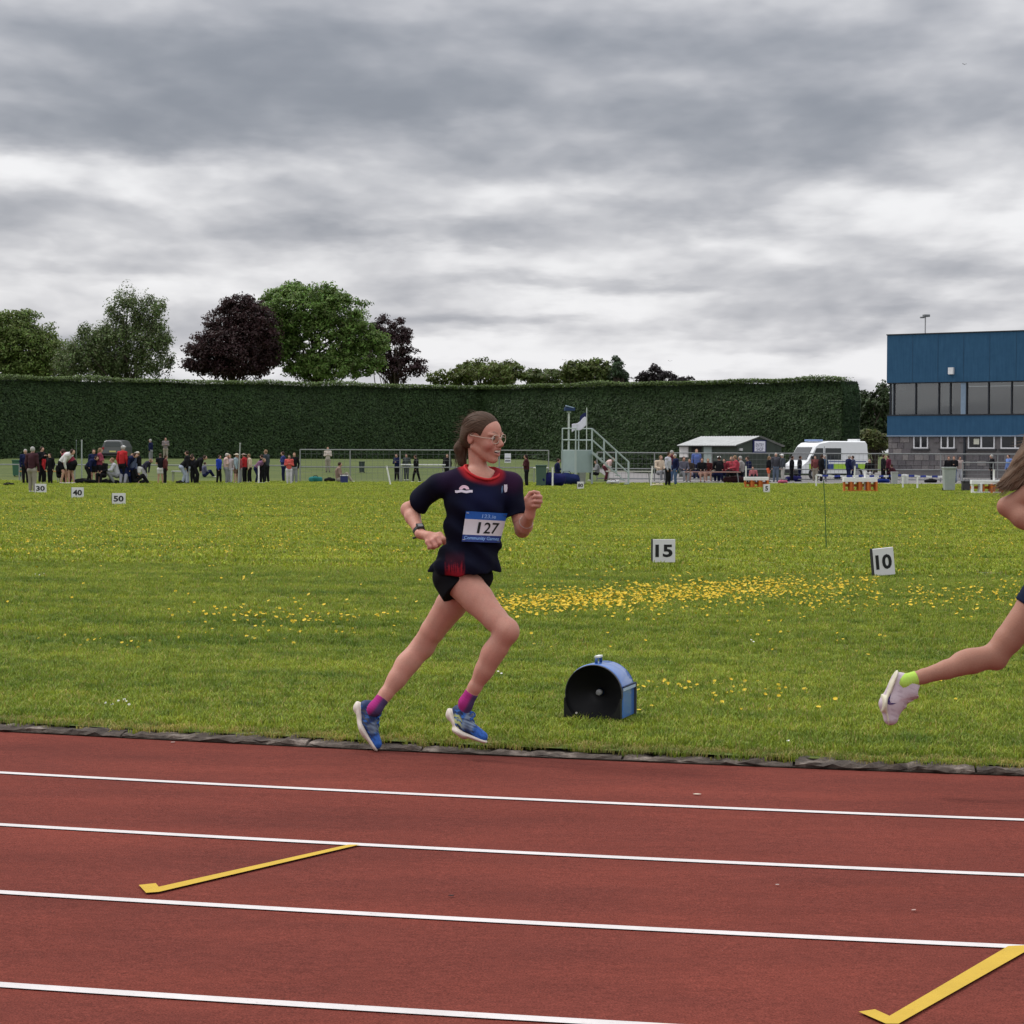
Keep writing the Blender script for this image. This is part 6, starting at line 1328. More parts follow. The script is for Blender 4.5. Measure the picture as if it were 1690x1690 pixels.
def eyes_and_teeth(T, R, P, s):
    for y in (-1, 1):
        f = Field(P(.083, .031 * y, .004) - .02, P(.083, .031 * y, .004) + .02, .0016); f.ell(P(.0835, .030 * y, .004), np.array((.0112, .0112, .0085)) * s, R, .001); V, Q = f.mesh(); g = P(.0945, .0315 * y, .004)
        c = np.tile((.50, .42, .38), (len(V), 1)); d = np.linalg.norm(V - g, axis=1); c = lerpc(c, (.05, .06, .07), fall(d, .0060, .0072)); c = lerpc(c, (.006, .006, .006), fall(d, .0028, .0036)); mesh_obj('eye', V, Q, vmat('eye', .15, .5), T, True, col=c)
    b = MB(); rows = []
    for z in (-.0465, -.0590): rows.append([P(.0990 - 14 * y * y, y, z + 7 * y * y) for y in np.linspace(-.025, .025, 11)])
    b.grid(rows); b.build('teeth', mat('teeth', (.72, .68, .62), .3), T, True)
    b = MB(); b.grid([[P(.088, y, z) for y in np.linspace(-.020, .020, 5)] for z in (-.046, -.068)]); b.build('mouth', mat('mouth_dark', (.10, .018, .018), .7), T)
def strands(T, roots, dirs, n, ln, r, m, grav=.6, seed=1, jit=.3, name='hair_strands'):
    rg = random.Random(seed); b = MB()
    for _ in range(n):
        p = np.array(roots(rg)); d = np.array(dirs(rg)); d = d / np.linalg.norm(d); pts = [p]; L = ln * rg.uniform(.5, 1.2); w = np.array([rg.gauss(0, jit) for _ in range(3)]); ph = rg.uniform(0, 6)
        for i in range(7):
            d = d + np.array([0, 0, -grav / 7]) + w / 7 + .10 * np.array([0, math.sin(ph + i * 1.7), math.cos(ph + i * 1.3)]); d = d / np.linalg.norm(d); pts.append(pts[-1] + d * L / 7)
        b.tube(pts, [r * (1 - .8 * i / 7) for i in range(8)], 4, cap=False)
    return b.build(name, m, T, True)

SKINC = np.array((.495, .242, .180))
def cloth_print(V, Fs, uvmap, lift_fn, name, m, parent):
    return mesh_obj(name, [lift_fn(*uvmap(v)) for v in V], Fs, m, parent)

def runner_main():
    Y0 = 10.84
    def h(px, py, dy=0.0): return at(px, py, Y0 + dy)
    toe_l = h(618, 1240.5, .07); g = np.array([h(700, 1200)[0], Y0, 0]); g[2] = float(tz(g[0], g[1]))
    T = thing('person', g, 'running girl in navy shirt with blue 127 bib, glasses and blue shoes', 'person')
    # joints
    hipR, kneeR, ankR = h(763, 960, -.045), h(836, 1043, -.22), h(777, 1146, -.15)
    hipL, kneeL, ankL = h(770, 962, .06), h(696, 1067, .17), h(629, 1156, .08)
    shR, elR, wrR = h(726, 800, -.05), h(676, 842, .10), h(694, 881, -.07); shL, elL, wrL = h(842, 798, .06), h(862, 875, .02), h(874, 850, -.15)
    neck, chest, waist, pel = h(793, 771), h(785, 826), h(778, 890), h(767, 948)
    tf = np.array([math.cos(math.radians(-68)), math.sin(math.radians(-68)), 0]); tl = np.array([-tf[1], tf[0], 0]); ax = (neck - pel) / np.linalg.norm(neck - pel); tl = tl - ax * (tl @ ax); tl /= np.linalg.norm(tl); tf = np.cross(tl, ax); RT_ = np.column_stack([tf, tl, ax])
    HS = 1.07; Rh, P = head_frame(h(794, 722), math.radians(-33), math.radians(5), math.radians(3), HS)
    B = Field(h(600, 672, 0) - (.03, .42, 0) - (0, 0, 1.75) + (0, 0, 0), h(905, 672) + (.05, .36, .02), .0045)
    head_prims(B, Rh, P, HS)
    B.cone(P(-.022, 0, -.045), neck - ax * .04 - tf * .010, .043, .045, .012); B.cone(neck - ax * .06, chest, .055, .10, .03); B.cone(shR, neck - ax * .03, .042, .034, .02); B.cone(shL, neck - ax * .03, .042, .034, .02)
    B.ell(chest, (.090, .138, .15), RT_, .04); B.ell(waist, (.082, .112, .14), RT_, .05); B.ell(pel, (.10, .140, .10), RT_, .05)
    def seg(a, b, stops, k=.012):
        for (t0, r0), (t1, r1) in zip(stops[:-1], stops[1:]): B.cone(a + (b - a) * t0, a + (b - a) * t1, r0, r1, k)
    def calf(a, b, n): n = np.array(n); B.cone(a + (b - a) * .14 + n * .006, a + (b - a) * .36 + n * .011, .040, .044, .03); B.cone(a + (b - a) * .36 + n * .011, a + (b - a) * .66 + n * .002, .044, .034, .03)
    def bulge(a, b, t, off, r, k=.03): B.ell(a + (b - a) * t + np.array(off), r, None, k)
    seg(hipR, kneeR, [(0, .088), (.35, .077), (.75, .060), (1, .052)], .012); seg(kneeR, ankR, [(0, .050), (.25, .049), (.6, .042), (.88, .032), (1, .032)], .015); calf(kneeR, ankR, (-.8, .3, .5))
    B.ell(kneeR + np.array([.010, -.008, .010]), (.036, .038, .046), None, .05)
    seg(hipL, kneeL, [(0, .088), (.35, .075), (.75, .060), (1, .051)], .012); seg(kneeL, ankL, [(0, .050), (.25, .050), (.6, .043), (.88, .033), (1, .033)], .015); calf(kneeL, ankL, (-.75, .2, .62)); B.ell(kneeL + np.array([.016, -.008, -.004]), (.036, .038, .040), None, .05)
    seg(shR, elR, [(0, .040), (.5, .039), (1, .037)]); seg(elR, wrR, [(0, .037), (.3, .038), (.8, .026), (1, .024)]); seg(shL, elL, [(0, .040), (.5, .038), (1, .035)]); seg(elL, wrL, [(0, .036), (.3, .040), (.8, .026), (1, .023)])
    B.ell(elR + np.array([-.012, .006, .004]), (.03, .03, .032), None, .02)
    # feet inside the shoes
    # hands
    pr = h(708, 886, -.115); B.cone(wrR, pr, .025, .030, .015, flat=((0, .5, 1), .8)); fingers(B, [h(726, 882, -.145), h(721, 888, -.16), h(714, 893, -.16), h(706, 895, -.145)], [h(732, 889, -.165), h(726, 896, -.175), h(719, 901, -.175), h(711, 902.5, -.16)], [h(733, 896, -.13), h(722, 901, -.135), h(715, 904, -.135), h(708, 904, -.12)], pr, .0118)
    B.cone(h(703, 882, -.11), h(719, 885, -.135), .015, .012, .01); B.cone(h(719, 885, -.135), h(731, 894, -.15), .0115, .0095, .005)
    pl = h(878, 829, -.185); B.cone(wrL, pl, .024, .030, .015); B.ell(h(879, 827, -.19), (.030, .032, .036), None, .015); fingers(B, [h(888, 814, -.18), h(892, 820.5, -.19), h(892, 828, -.19), h(889, 835, -.185)], [h(881, 812, -.222), h(883, 819, -.232), h(883, 827, -.232), h(881.5, 834.5, -.222)], [h(876, 815, -.205), h(877, 822, -.212), h(877, 829, -.212), h(877, 835, -.205)], pl, .0092)
    B.cone(h(872, 836, -.185), h(869, 823, -.205), .014, .012, .008); B.cone(h(869, 823, -.205), h(875, 813, -.215), .0115, .009, .005)
    V, Q = B.mesh(); c = np.tile(SKINC, (len(V), 1)) * (1 + .07 * vnoise(V, 30)[:, None] + .05 * vnoise(V, 140, 5)[:, None]) * (1 + np.array((.0, -.06, -.06)) * vnoise(V, 55, 9)[:, None]); c = head_color(V, c, P, HS)
    for k in (kneeR, kneeL, elR, elL): c = lerpc(c, (.44, .19, .145), .35 * fall(np.linalg.norm(V - k, axis=1), .02, .07))
    for k in (h(888, 822, -.2), h(716, 898, -.16)): c = lerpc(c, (.45, .18, .15), .5 * fall(np.linalg.norm(V - k, axis=1), .02, .06))
    mesh_obj('body', V, Q, SKIN, T, True, col=c)
    eyes_and_teeth(T, Rh, P, HS)
    # hair: pulled back over the head, tied low
    Hc = (.066, .038, .024)
    H = Field(P(0, 0, 0) - .22, P(0, 0, 0) + .20, .0036); E = lambda x, y, z, a, b, c_, k=.012, op='add': H.ell(P(x, y, z), np.array((a, b, c_)) * HS, Rh, k, op)
    E(-.004, 0, .036, .092, .079, .083); E(-.03, 0, .0, .062, .074, .062, .03); E(-.070, 0, -.012, .028, .040, .035, .03)
    E(.100, 0, -.030, .078, .12, .108, .010, 'sub'); E(.006, -.078, -.020, .042, .03, .048, .010, 'sub'); E(.006, .078, -.020, .042, .03, .048, .010, 'sub'); E(-.01, 0, -.085, .06, .08, .045, .01, 'sub')
    H.cone(P(-.088, 0, -.010), P(-.105, -.005, -.060), .022 * HS, .030 * HS, .015); H.cone(P(-.105, -.005, -.060), P(-.092, -.01, -.118), .030 * HS, .020 * HS, .02); H.cone(P(-.092, -.01, -.118), P(-.070, -.01, -.155), .020 * HS, .006, .01)
    def comb(q):
        l = (q - P(-.085, 0, -.010)) @ Rh; return np.where(l[:, 2] < -.03 * HS, l[:, 1] * 900, np.arctan2(l[:, 1], l[:, 2] + .02) * 75) + 4.0 * vnoise(q, 18)
    H.disp(lambda q: .0007 * vnoise(q, 60))
    V, Q = H.mesh(); c = np.tile(np.array(Hc), (len(V), 1)) * (1 + .16 * np.sin(comb(V) * .7) + .12 * np.sin(comb(V) * 1.7 + 1) + .22 * vnoise(V, 34))[:, None]; hair = mesh_obj('hair', V, Q, HAIRM, T, True, col=np.clip(c, .005, 1))
    HS_M = mat('hair_strand', (.10, .062, .042), .6, spec=.15)
    strands(hair, lambda r: P(r.uniform(-.08, .03), r.uniform(-.07, .05), r.uniform(.06, .115)) if r.random() < .4 else P(r.uniform(-.10, -.06), r.uniform(-.06, .04), r.uniform(-.03, .06)), lambda r: -Rh[:, 0] + np.array([0, 0, r.uniform(-.3, .4)]), 150, .055, .0007, HS_M, .35, 4)
    strands(hair, lambda r: P(-.095 + r.gauss(0, .010), r.gauss(0, .015), -.03 - r.random() * .05), lambda r: -Rh[:, 0] * r.uniform(0, .7) + np.array([0, r.gauss(0, .2), -1.0]), 120, .10, .0015, HS_M, .5, 9, .2)
    rg = random.Random(12); b = MB(); cc0 = np.array((-.004, 0, .036)); rr0 = np.array((.092, .079, .083)); tie = np.array((-.82, 0, -.57))
    for _ in range(330):
        d0 = np.array([rg.gauss(0, 1) for _ in range(3)]); d0 /= np.linalg.norm(d0)
        if d0[2] < -.15 or d0[0] < -.6: continue
        q = cc0 + d0 * rr0
        if ((q - np.array((.100, 0, -.030))) / np.array((.078, .12, .108)) @ ((q - np.array((.100, 0, -.030))) / np.array((.078, .12, .108)))) < 1.02: continue
        if abs(q[1]) > .05 and q[2] < .03: continue
        th = math.acos(max(-1, min(1, d0 @ tie))); pts = []; ph = rg.uniform(0, 6); up_ = rg.uniform(1.0, 1.02)
        for i in range(11):
            t = i / 10; d = (math.sin((1 - t) * th) * d0 + math.sin(t * th) * tie) / max(math.sin(th), 1e-3); pts.append(P(*(cc0 + d * rr0 * (up_ + .010 * math.sin(ph + t * 4) * t))))
        b.tube(pts, [.0013 * (.5 + .5 * min(1, 4 * i / 10)) for i in range(11)], 4, cap=False)
    b.build('hair_locks', mat('hair_lock', (.095, .056, .036), .6, spec=.15), hair, True)
    b = MB(); b.tube([P(-.084, .024 * math.cos(a), -.012 + .024 * math.sin(a)) for a in np.linspace(0, 6.283, 13)], .006, 6); b.build('hair_tie', mat('tie_black', (.01, .01, .012), .8), T)
    # glasses
    GL = mat('clear_frame', (.56, .44, .35), .25, spec=.5); gl = None; b = MB(); gx = .1045
    for y in (-1, 1):
        ring = [P(gx - .006 * abs(.0 + y * .031 + .021 * math.cos(a)) / .05, y * .031 + .0235 * math.copysign(abs(math.cos(a)) ** .8, math.cos(a)), .001 + .0195 * math.copysign(abs(math.sin(a)) ** .8, math.sin(a))) for a in np.linspace(0, 6.283, 33)]; b.tube(ring, .0017, 6, cap=False)
        b.tube([P(gx - .006, y * .053, .006), P(.055, y * .069, .007), P(-.008, y * .079, .014)], .0019, 6)
    b.tube([P(gx + .001, -.009, .004), P(gx + .004, 0, .008), P(gx + .001, .009, .004)], .002, 6); gl = b.build('glasses', GL, T, True)
    lm, N, L, Bs = nmat('lens'); tr = N.new('ShaderNodeBsdfTransparent'); go = N.new('ShaderNodeBsdfGlossy'); go.inputs['Roughness'].default_value = .02; mx = N.new('ShaderNodeMixShader'); mx.inputs[0].default_value = .05; L.new(tr.outputs[0], mx.inputs[1]); L.new(go.outputs[0], mx.inputs[2]); L.new(mx.outputs[0], N['Material Output'].inputs[0])
    for y in (-1, 1): b = MB(); b.add([P(gx - .002, y * .031 + .0215 * math.cos(a), .001 + .0175 * math.sin(a)) for a in np.linspace(0, 6.283, 20, endpoint=False)], [list(range(20))]); b.build('lens', lm, gl)
    # shirt
    S = Field(h(670, 748) - (.03, .34, .62), h(876, 742) + (.03, .30, .02), .0045)
    S.ell(chest + ax * -.01, (.112, .160, .165), RT_, .04); S.cone(shR, neck - ax * .035, .056, .056, .03); S.cone(shL, neck - ax * .035, .056, .056, .03)
    S.ell(waist + ax * .02, (.105, .130, .17), RT_, .05)
    hem = h(768, 943); S.cone(waist, hem + (hem - waist) * .02, .118, .155, .04, flat=(tf, .96)); S.ell(h(768, 936, -.04), (.115, .15, .06), RT_, .04); S.cone(h(742, 915, -.02), h(712, 944, -.02), .04, .022, .03); S.cone(h(806, 905), h(811, 942), .05, .038, .03)
    hl, hr = h(708, 942), h(828, 938.5); nd = np.cross(hr - hl, tf); nd = nd if nd[2] < 0 else -nd; S.cut(hem, nd, .004)
    S.cone(shR, h(691, 825, .055), .052, .060, .025, capb=True); S.cone(shL, h(853, 851, .035), .052, .056, .025, capb=True)
    S.cone(neck + ax * .08 + tf * .01, neck - ax * .020 + tf * .012, .068, .064, .012, 'sub'); S.ell(neck + ax * .03 + tf * .03, (.075, .082, .070), RT_, .01, 'sub')
    def folds(q):
        r = (q - waist) @ ax; w = (q - waist) @ tl
        return .011 * np.sin((r * .9 + w * .55) * 62 + 2.5 * vnoise(q, 9)) * sstep(-.26, -.02, -np.abs(r - .02)) + .009 * vnoise(q, 24, 4) + .003 * np.sin(w * 75 + 3 * vnoise(q, 12, 2)) * sstep(.02, -.2, r)
    S.disp(folds); V, Q = S.mesh(); px, py = unproj_px(V); front = (V[:, 1] < Y0 + .03)
    c = np.tile(np.array((.0042, .0050, .0150)), (len(V), 1)); n1 = vnoise(V, 40, 6)
    c = lerpc(c, (.008, .011, .040), fall(np.hypot((px - 800) / 45, (py - 825) / 30), .3, 1.2)); c = lerpc(c, (.034, .011, .036), .8 * fall(np.hypot((px - 845) / 26, (py - 790) / 28), .3, 1.2)); c = lerpc(c, (.020, .009, .030), .7 * fall(np.hypot((px - 745) / 30, (py - 790) / 26), .3, 1.2))  # chest highlight put into the colour; purple shoulder tints are print
    ringc = [neck + tl * .086 * math.cos(a) + tf * (.075 * math.sin(a) + .018) + ax * (-.016 - .030 * math.sin(a)) for a in np.linspace(0, 6.283, 33)]
    c = lerpc(c, (.40, .018, .022), fall(near_tube(V, ringc), .010, .045) * np.clip(.75 + .5 * n1, 0, 1))
    w = front * sstep(733, 737, px) * (1 - sstep(765, 768, px)) * sstep(905, 925, py); st = (np.sin(px * 1.9) + np.sin(px * 1.13 + 1) + np.sin(px * 3.1)) * .33; c = lerpc(c, (.045, .006, .014), w * .6); c = lerpc(c, (.24, .012, .022), w * sstep(-.1, .5, st + (py - 934) / 18))
    shirt = mesh_obj('shirt', V, Q, CLOTH, T, True, col=c); sb = BVHTree.FromPolygons([tuple(v) for v in V], [tuple(map(int, q)) for q in Q])
    pts = []
    for q in ringc:
        loc, nn, ii, dd = sb.find_nearest(Vector(q)); pts.append(np.array(loc) * .6 + q * .4)
    b = MB(); b.tube(pts, .0060, 8, cap=False); b.build('collar', mat('collar_red', (.48, .022, .024), .8, var=.12, scale=60), shirt, True)
    # shorts
    K = Field(h(700, 925) - (0, .3, .22), h(830, 925) + (0, .3, .03), .0045); K.ell(pel, (.108, .146, .095), RT_, .03); K.cone(h(744, 954, -.025), h(758, 970, -.045), .090, .099, .03, capb=True); K.cone(hipL, hipL + (kneeL - hipL) * .17, .106, .102, .03, capb=True); K.disp(lambda q: .003 * vnoise(q, 40))
    V, Q = K.mesh(); mesh_obj('shorts', V, Q, CLOTH, T, True, col=np.tile((.006, .006, .008), (len(V), 1)))
    # things printed on the shirt: drape by looking for the cloth behind each point
    vd = (CAM - h(790, 850)); vd /= np.linalg.norm(vd)
    def drape(px, py, lift):
        o = at(px, py, Y0 - .6); d = ray(px, py); loc, nn, ii, dd = sb.ray_cast(Vector(o), Vector(d / np.linalg.norm(d)))
        return None if loc is None else np.array(loc) - d / np.linalg.norm(d) * lift
    def flatprint(V2, Fs, name, m, lift, x, y, sx, sy, shear=0.0):
        PP = [];
        for v in V2:
            q = drape(x + v[0] * sx, y - v[1] * sy + v[0] * sx * shear, lift); PP.append(q if q is not None else at(x, y, Y0 - .1))
        return mesh_obj(name, PP, Fs, m, shirt)
    def gridplate(w, hh, n=10, m_=5): V2 = [(-.5 * w + w * i / n, -.5 * hh + hh * j / m_) for j in range(m_ + 1) for i in range(n + 1)]; return V2, [(j * (n + 1) + i, j * (n + 1) + i + 1, (j + 1) * (n + 1) + i + 1, (j + 1) * (n + 1) + i) for j in range(m_) for i in range(n)]
    WHP = mat('print_white', (.62, .58, .66), .8); PKP = mat('print_pink', (.62, .42, .50), .8)
    V2, Fs = gridplate(29, 4.2, 12, 2); V2 = [(x, y + .7 * math.sin(x * 2.2)) for x, y in V2]; flatprint(V2, Fs, 'chest_print', WHP, .003, 765.5, 811, 1, 1, .02)
    arc = [(10 * math.cos(a), 7.5 * math.sin(a)) for a in np.linspace(0, math.pi, 12)]; ins = [(3.5 * math.cos(a) , 2.4 * math.sin(a)) for a in np.linspace(math.pi, 0, 6)]; flatprint(arc + ins, [list(range(18))], 'chest_print', PKP, .0035, 766, 807.8, .85, .95)
    V2 = [(-3, 7), (3.2, 7), (3.6, 0), (2.4, -6), (-1.5, -7.5), (-3.2, -2)]; flatprint(V2, [list(range(6))], 'crest', WHP, .003, 834.5, 806, .85, .9); flatprint([(-1.2, 7), (.6, 6), (.2, -4), (-1.6, -7), (-2.4, 0)], [list(range(5))], 'crest', mat('crest_blue', (.06, .12, .22), .8), .003, 829.5, 808, .9, .95)
    # bib: a stiff sheet laid on a smooth fit of the cloth below it
    cor = [np.array(p) for p in ((769, 843.5), (837.5, 847.5), (825, 896), (762, 893.5))]
    def uv2px(u, v): return (cor[0] * (1 - u) + cor[1] * u) * (1 - v) + (cor[3] * (1 - u) + cor[2] * u) * v
    A_, D_ = [], []
    for u in np.linspace(.04, .90, 10):
        for v in np.linspace(.05, .95, 6):
            q = uv2px(u, v); p = drape(q[0], q[1], 0)
            if p is not None and p[1] < Y0 + .12: A_.append((1, u, v, u * u, u * v, v * v)); D_.append(p[1])
    co = np.linalg.lstsq(np.array(A_), np.array(D_), rcond=None)[0]; rs = np.array(D_) - np.array(A_) @ co; off = min(rs.min(), 0) * .8 - .004
    def bibp(u, v, lift=0.0): q = uv2px(u, v); Yd = float(np.dot(co, (1, u, v, u * u, u * v, v * v))) + off - lift; return at(q[0], q[1], Yd)
    def band(name, v0, v1, m, parent):
        b = MB(); b.grid([[bibp(u, v) for u in np.linspace(0, 1, 21)] for v in np.linspace(v0, v1, 7)]); return b.build(name, m, parent, True)
    BB = mat('bib_blue', (.014, .105, .42), .5, var=.08, scale=20); WB = mat('bib_white', (.60, .57, .60), .55, var=.05, scale=20); DBB = mat('bib_dark_blue', (.010, .030, .17), .5)
    bib = band('bib', .255, .77, WB, T); band('bib_header', 0, .255, BB, bib); band('bib_footer', .77, 1, DBB, bib)
    def bibtext(txt, uc, vc, w, hgt, m, bold=0.0, slant=0.0, name='lettering'):
        V2, Fs, ext = text_mesh(txt, 1, bold=bold); mesh_obj(name, [bibp(uc + v[0] / ext[0] * w + slant * v[1] / ext[1] * hgt, vc - v[1] / ext[1] * hgt, .002) for v in V2], Fs, m, bib)
    BKM = mat('bib_black', (.006, .006, .006), .6); LBM = mat('bib_light_blue', (.22, .40, .75), .6)
    for ch, u in (('1', .385), ('2', .595), ('7', .79)): bibtext(ch, u, .522, .066 if ch == '1' else .17, .37, BKM, .012, name='numeral')
    bibtext('123.ie', .58, .135, .34, .13, LBM, .02); bibtext('Community Games', .5, .885, .90, .15, LBM, .015)
    # safety pins at the bib corners
    for u, v in ((.05, .06), (.95, .06), (.05, .94), (.95, .94)): b = MB(); b.tube([bibp(u - .03, v, .003), bibp(u + .03, v, .003)], .0012, 5); b.build('safety_pin', mat('pin_steel', (.5, .5, .5), .3, .9), bib)
    # watch
    wp = elR + (wrR - elR) * .90; wd = (wrR - elR) / np.linalg.norm(wrR - elR); f = Field(wp - .06, wp + .06, .0032); f.cone(wp - wd * .011, wp + wd * .011, .0305, .0295, .003, capb=True); f.cone(wp - wd * .03, wp - wd * .012, .05, .05, .001, 'sub', capb=True)
    V, Q = f.mesh(); wt = mesh_obj('watch', V, Q, SHOEM, T, True, col=np.tile((.010, .010, .012), (len(V), 1)))
    out = np.array([.15, -.55, .8]); out -= wd * (out @ wd); out /= np.linalg.norm(out); R3 = np.column_stack([np.cross(wd, out), wd, out]); b = MB(); b.box(wp + out * .031, (.036, .036, .012), R=R3, bev=.004); b.build('watch_case', mat('watch_black', (.012, .012, .014), .35), wt); b = MB(); b.box(wp + out * .0375, (.024, .024, .002), R=R3); b.build('watch_face', mat('watch_face', (.22, .22, .22), .1), wt)
    b = MB(); b.tube([wp - out * .03, wp - out * .03 + h(684, 888, 0) - h(694, 885, 0)], .006, 6); b.build('strap_end', mat('watch_black', (.01, .01, .01)), wt)
    b = MB(); wq = elL + (wrL - elL) * .55; wdl = (wrL - elL) / np.linalg.norm(wrL - elL); u_ = np.cross(wdl, (0, 0, 1)); u_ /= np.linalg.norm(u_); v_ = np.cross(wdl, u_); b.tube([wq + (u_ * math.cos(a) + v_ * math.sin(a)) * .0335 for a in np.linspace(0, 6.283, 20)], .0015, 5); b.build('bracelet', mat('bracelet', (.55, .48, .46), .6), T, True)
    # socks and shoes
    def uvec(a, b, dy=0.0): v = h(100 + a, 100 + b) - h(100, 100) + np.array([0, dy, 0]); return v / np.linalg.norm(v)
    S0, S1, S2 = h(737, 1174, -.10), h(757, 1211, -.14), h(802, 1228, -.17); u0, u1, u2 = uvec(.89, -.45), uvec(.62, -.78), uvec(.33, -.94); shoe(T, S0, S1, S2, u0, u1, u2, ankR, 'blue', 'r')
    def scol(S0, d, ank, kn):
        def fn(V):
            t = (kn - ank) / np.linalg.norm(kn - ank); q = (V - ank) - ((V - ank) @ t)[:, None] * t; x = q @ d; c = np.tile((.075, .050, .13), (len(V), 1)); return lerpc(c, (.36, .032, .19), 1 - sstep(-.012, .006, x))
        return fn
    sock(T, ankR, kneeR, S0, u0, (S1 - S0) / np.linalg.norm(S1 - S0), scol(S0, np.array([.95, .2, 0]), ankR, kneeR))
    S0, S1, S2 = h(586, 1161, .12), h(596, 1205, .09), h(619, 1240, .06); u0, u1, u2 = uvec(.97, -.23), uvec(.93, -.36), uvec(.86, -.51); shoe(T, S0, S1, S2, u0, u1, u2, ankL, 'blue', 'l')
    sock(T, ankL, kneeL, S0, u0, (S1 - S0) / np.linalg.norm(S1 - S0), scol(S0, np.array([.85, .1, -.5]), ankL, kneeL))
    print('toe z above track', toe_l[2] - float(tz(toe_l[0], toe_l[1])))
runner_main()

def runner_leading():
    Y0 = 9.8
    def h(px, py, dy=0.0): return at(px, py, Y0 + dy)
    g = np.array([h(1800, 1200)[0], Y0, 0]); g[2] = float(tz(g[0], g[1]))
    T = thing('person', g, 'runner cut off at the right edge with long brown hair and a pale pink shoe', 'person')
    SK = np.array((.36, .175, .120))
    hipL, kneeL, ankL = h(1750, 952, .08), h(1643, 1081, .10), h(1508, 1121, .04); hipR, kneeR, ankR = h(1752, 950, -.09), h(1856, 1072, -.12), h(1846, 1232, -.10)
    shR, elR, wrR = h(1745, 792, -.10), h(1662, 836, -.04), h(1735, 890, -.16); shL, elL, wrL = h(1800, 792, .14), h(1850, 865, .16), h(1890, 810, .06)
    neck, chest, waist, pel = h(1772, 768), h(1768, 828), h(1760, 890), h(1752, 940); tf = np.array([.94, -.34, 0]); tl = np.array([.34, .94, 0]); ax = (neck - pel) / np.linalg.norm(neck - pel); R_ = np.column_stack([tf, tl, ax])
    HS = 1.06; Rh, P = head_frame(h(1785, 722), math.radians(-4), math.radians(2), 0, HS)
    lo = np.array([h(1490, 700)[0], Y0 - .34, g[2] + .0]); hi = np.array([h(1915, 700)[0], Y0 + .34, h(1780, 672)[2] + .03]); B = Field(lo, hi, .006); head_prims(B, Rh, P, HS)
    B.cone(P(-.012, 0, -.05), neck, .05, .052, .02); B.cone(neck, chest, .06, .10, .05); B.cone(shR, shL, .05, .05, .04); B.ell(chest, (.09, .135, .15), R_, .04); B.ell(waist, (.08, .11, .14), R_, .05); B.ell(pel, (.105, .14, .10), R_, .05)
    def seg(a, b, st, k=.012):
        for (t0, r0), (t1, r1) in zip(st[:-1], st[1:]): B.cone(a + (b - a) * t0, a + (b - a) * t1, r0, r1, k)
    for a, k_, n in ((hipL, kneeL, ankL), (hipR, kneeR, ankR)):
        seg(a, k_, [(0, .095), (.4, .080), (.8, .062), (1, .056)]); seg(k_, n, [(0, .054), (.28, .052), (.6, .042), (.88, .032), (1, .032)])
    B.ell(kneeL + (kneeL - hipL) * .02 + np.array([.012, 0, -.018]), (.038, .04, .04), None, .03); B.ell(kneeL + (ankL - kneeL) * .3 + np.array([0, 0, .016]), (.08, .042, .040), None, .03)
    for a, e, w in ((shR, elR, wrR), (shL, elL, wrL)): seg(a, e, [(0, .056), (.5, .048), (1, .040)], .02); seg(e, w, [(0, .040), (.35, .044), (.85, .027), (1, .024)], .02)
    for w, e in ((wrR, elR), (wrL, elL)):
        d = (w - e) / np.linalg.norm(w - e); p = w + d * .05; s = np.cross(d, (0, 1, 0)); s /= np.linalg.norm(s); B.cone(w, p, .024, .030, .015); K = [p + d * .03 + s * (.026 - .017 * i) for i in range(4)]; fingers(B, K, [k + d * .012 + np.array([0, -.03, 0]) for k in K], [k - d * .015 + np.array([0, -.032, 0]) for k in K], p); B.cone(w + d * .02 + s * .02, p + s * .034 + np.array([0, -.03, 0]), .014, .011, .008)
    V, Q = B.mesh(); c = np.tile(SK, (len(V), 1)) * (1 + .06 * vnoise(V, 30)[:, None]); c = head_color(V, c, P, HS, (.30, .09, .09)); c = lerpc(c, (.40, .16, .12), .3 * fall(np.linalg.norm(V - elR, axis=1), .02, .07)); mesh_obj('body', V, Q, SKIN, T, True, col=c); eyes_and_teeth(T, Rh, P, HS)
    S = Field(lo, hi, .006); S.ell(chest, (.112, .155, .165), R_, .04); S.cone(shR, shL, .06, .06, .03); S.ell(waist, (.100, .128, .17), R_, .05); S.cone(waist, pel, .12, .145, .04, flat=(tf, .85)); S.cut(pel - ax * .005, -ax, .004); S.cone(neck + ax * .1, neck - ax * .02, .066, .062, .01, 'sub'); S.disp(lambda q: .006 * vnoise(q, 30, 3))
    V, Q = S.mesh(); mesh_obj('vest', V, Q, CLOTH, T, True, col=np.tile((.010, .014, .05), (len(V), 1)))
    K = Field(lo, hi, .006); K.ell(pel, (.12, .152, .105), R_, .03); K.cone(hipL, hipL + (kneeL - hipL) * .44, .108, .094, .03, capb=True); K.cone(hipR, hipR + (kneeR - hipR) * .44, .108, .094, .03, capb=True); K.disp(lambda q: .003 * vnoise(q, 40)); V, Q = K.mesh(); mesh_obj('shorts', V, Q, CLOTH, T, True, col=np.tile((.007, .012, .035), (len(V), 1)))
    # long loose hair streaming back
    H = Field(P(0, 0, 0) - (.50, .20, .36), P(0, 0, 0) + .18, .005); H.ell(P(-.004, 0, .036), np.array((.095, .082, .086)) * HS, Rh, .012); H.ell(P(.10, 0, -.03), np.array((.078, .12, .108)) * HS, Rh, .01, 'sub')
    flow = [h(1762, 715, -.02), h(1722, 735, -.03), h(1697, 765, -.05), h(1672, 792, -.05), h(1650, 803, -.05)]
    for i, (r0, r1) in enumerate(((.085, .082), (.082, .062), (.062, .040), (.040, .012))): H.cone(flow[i], flow[i + 1], r0, r1, .03, flat=((0, 1, 0), .75))
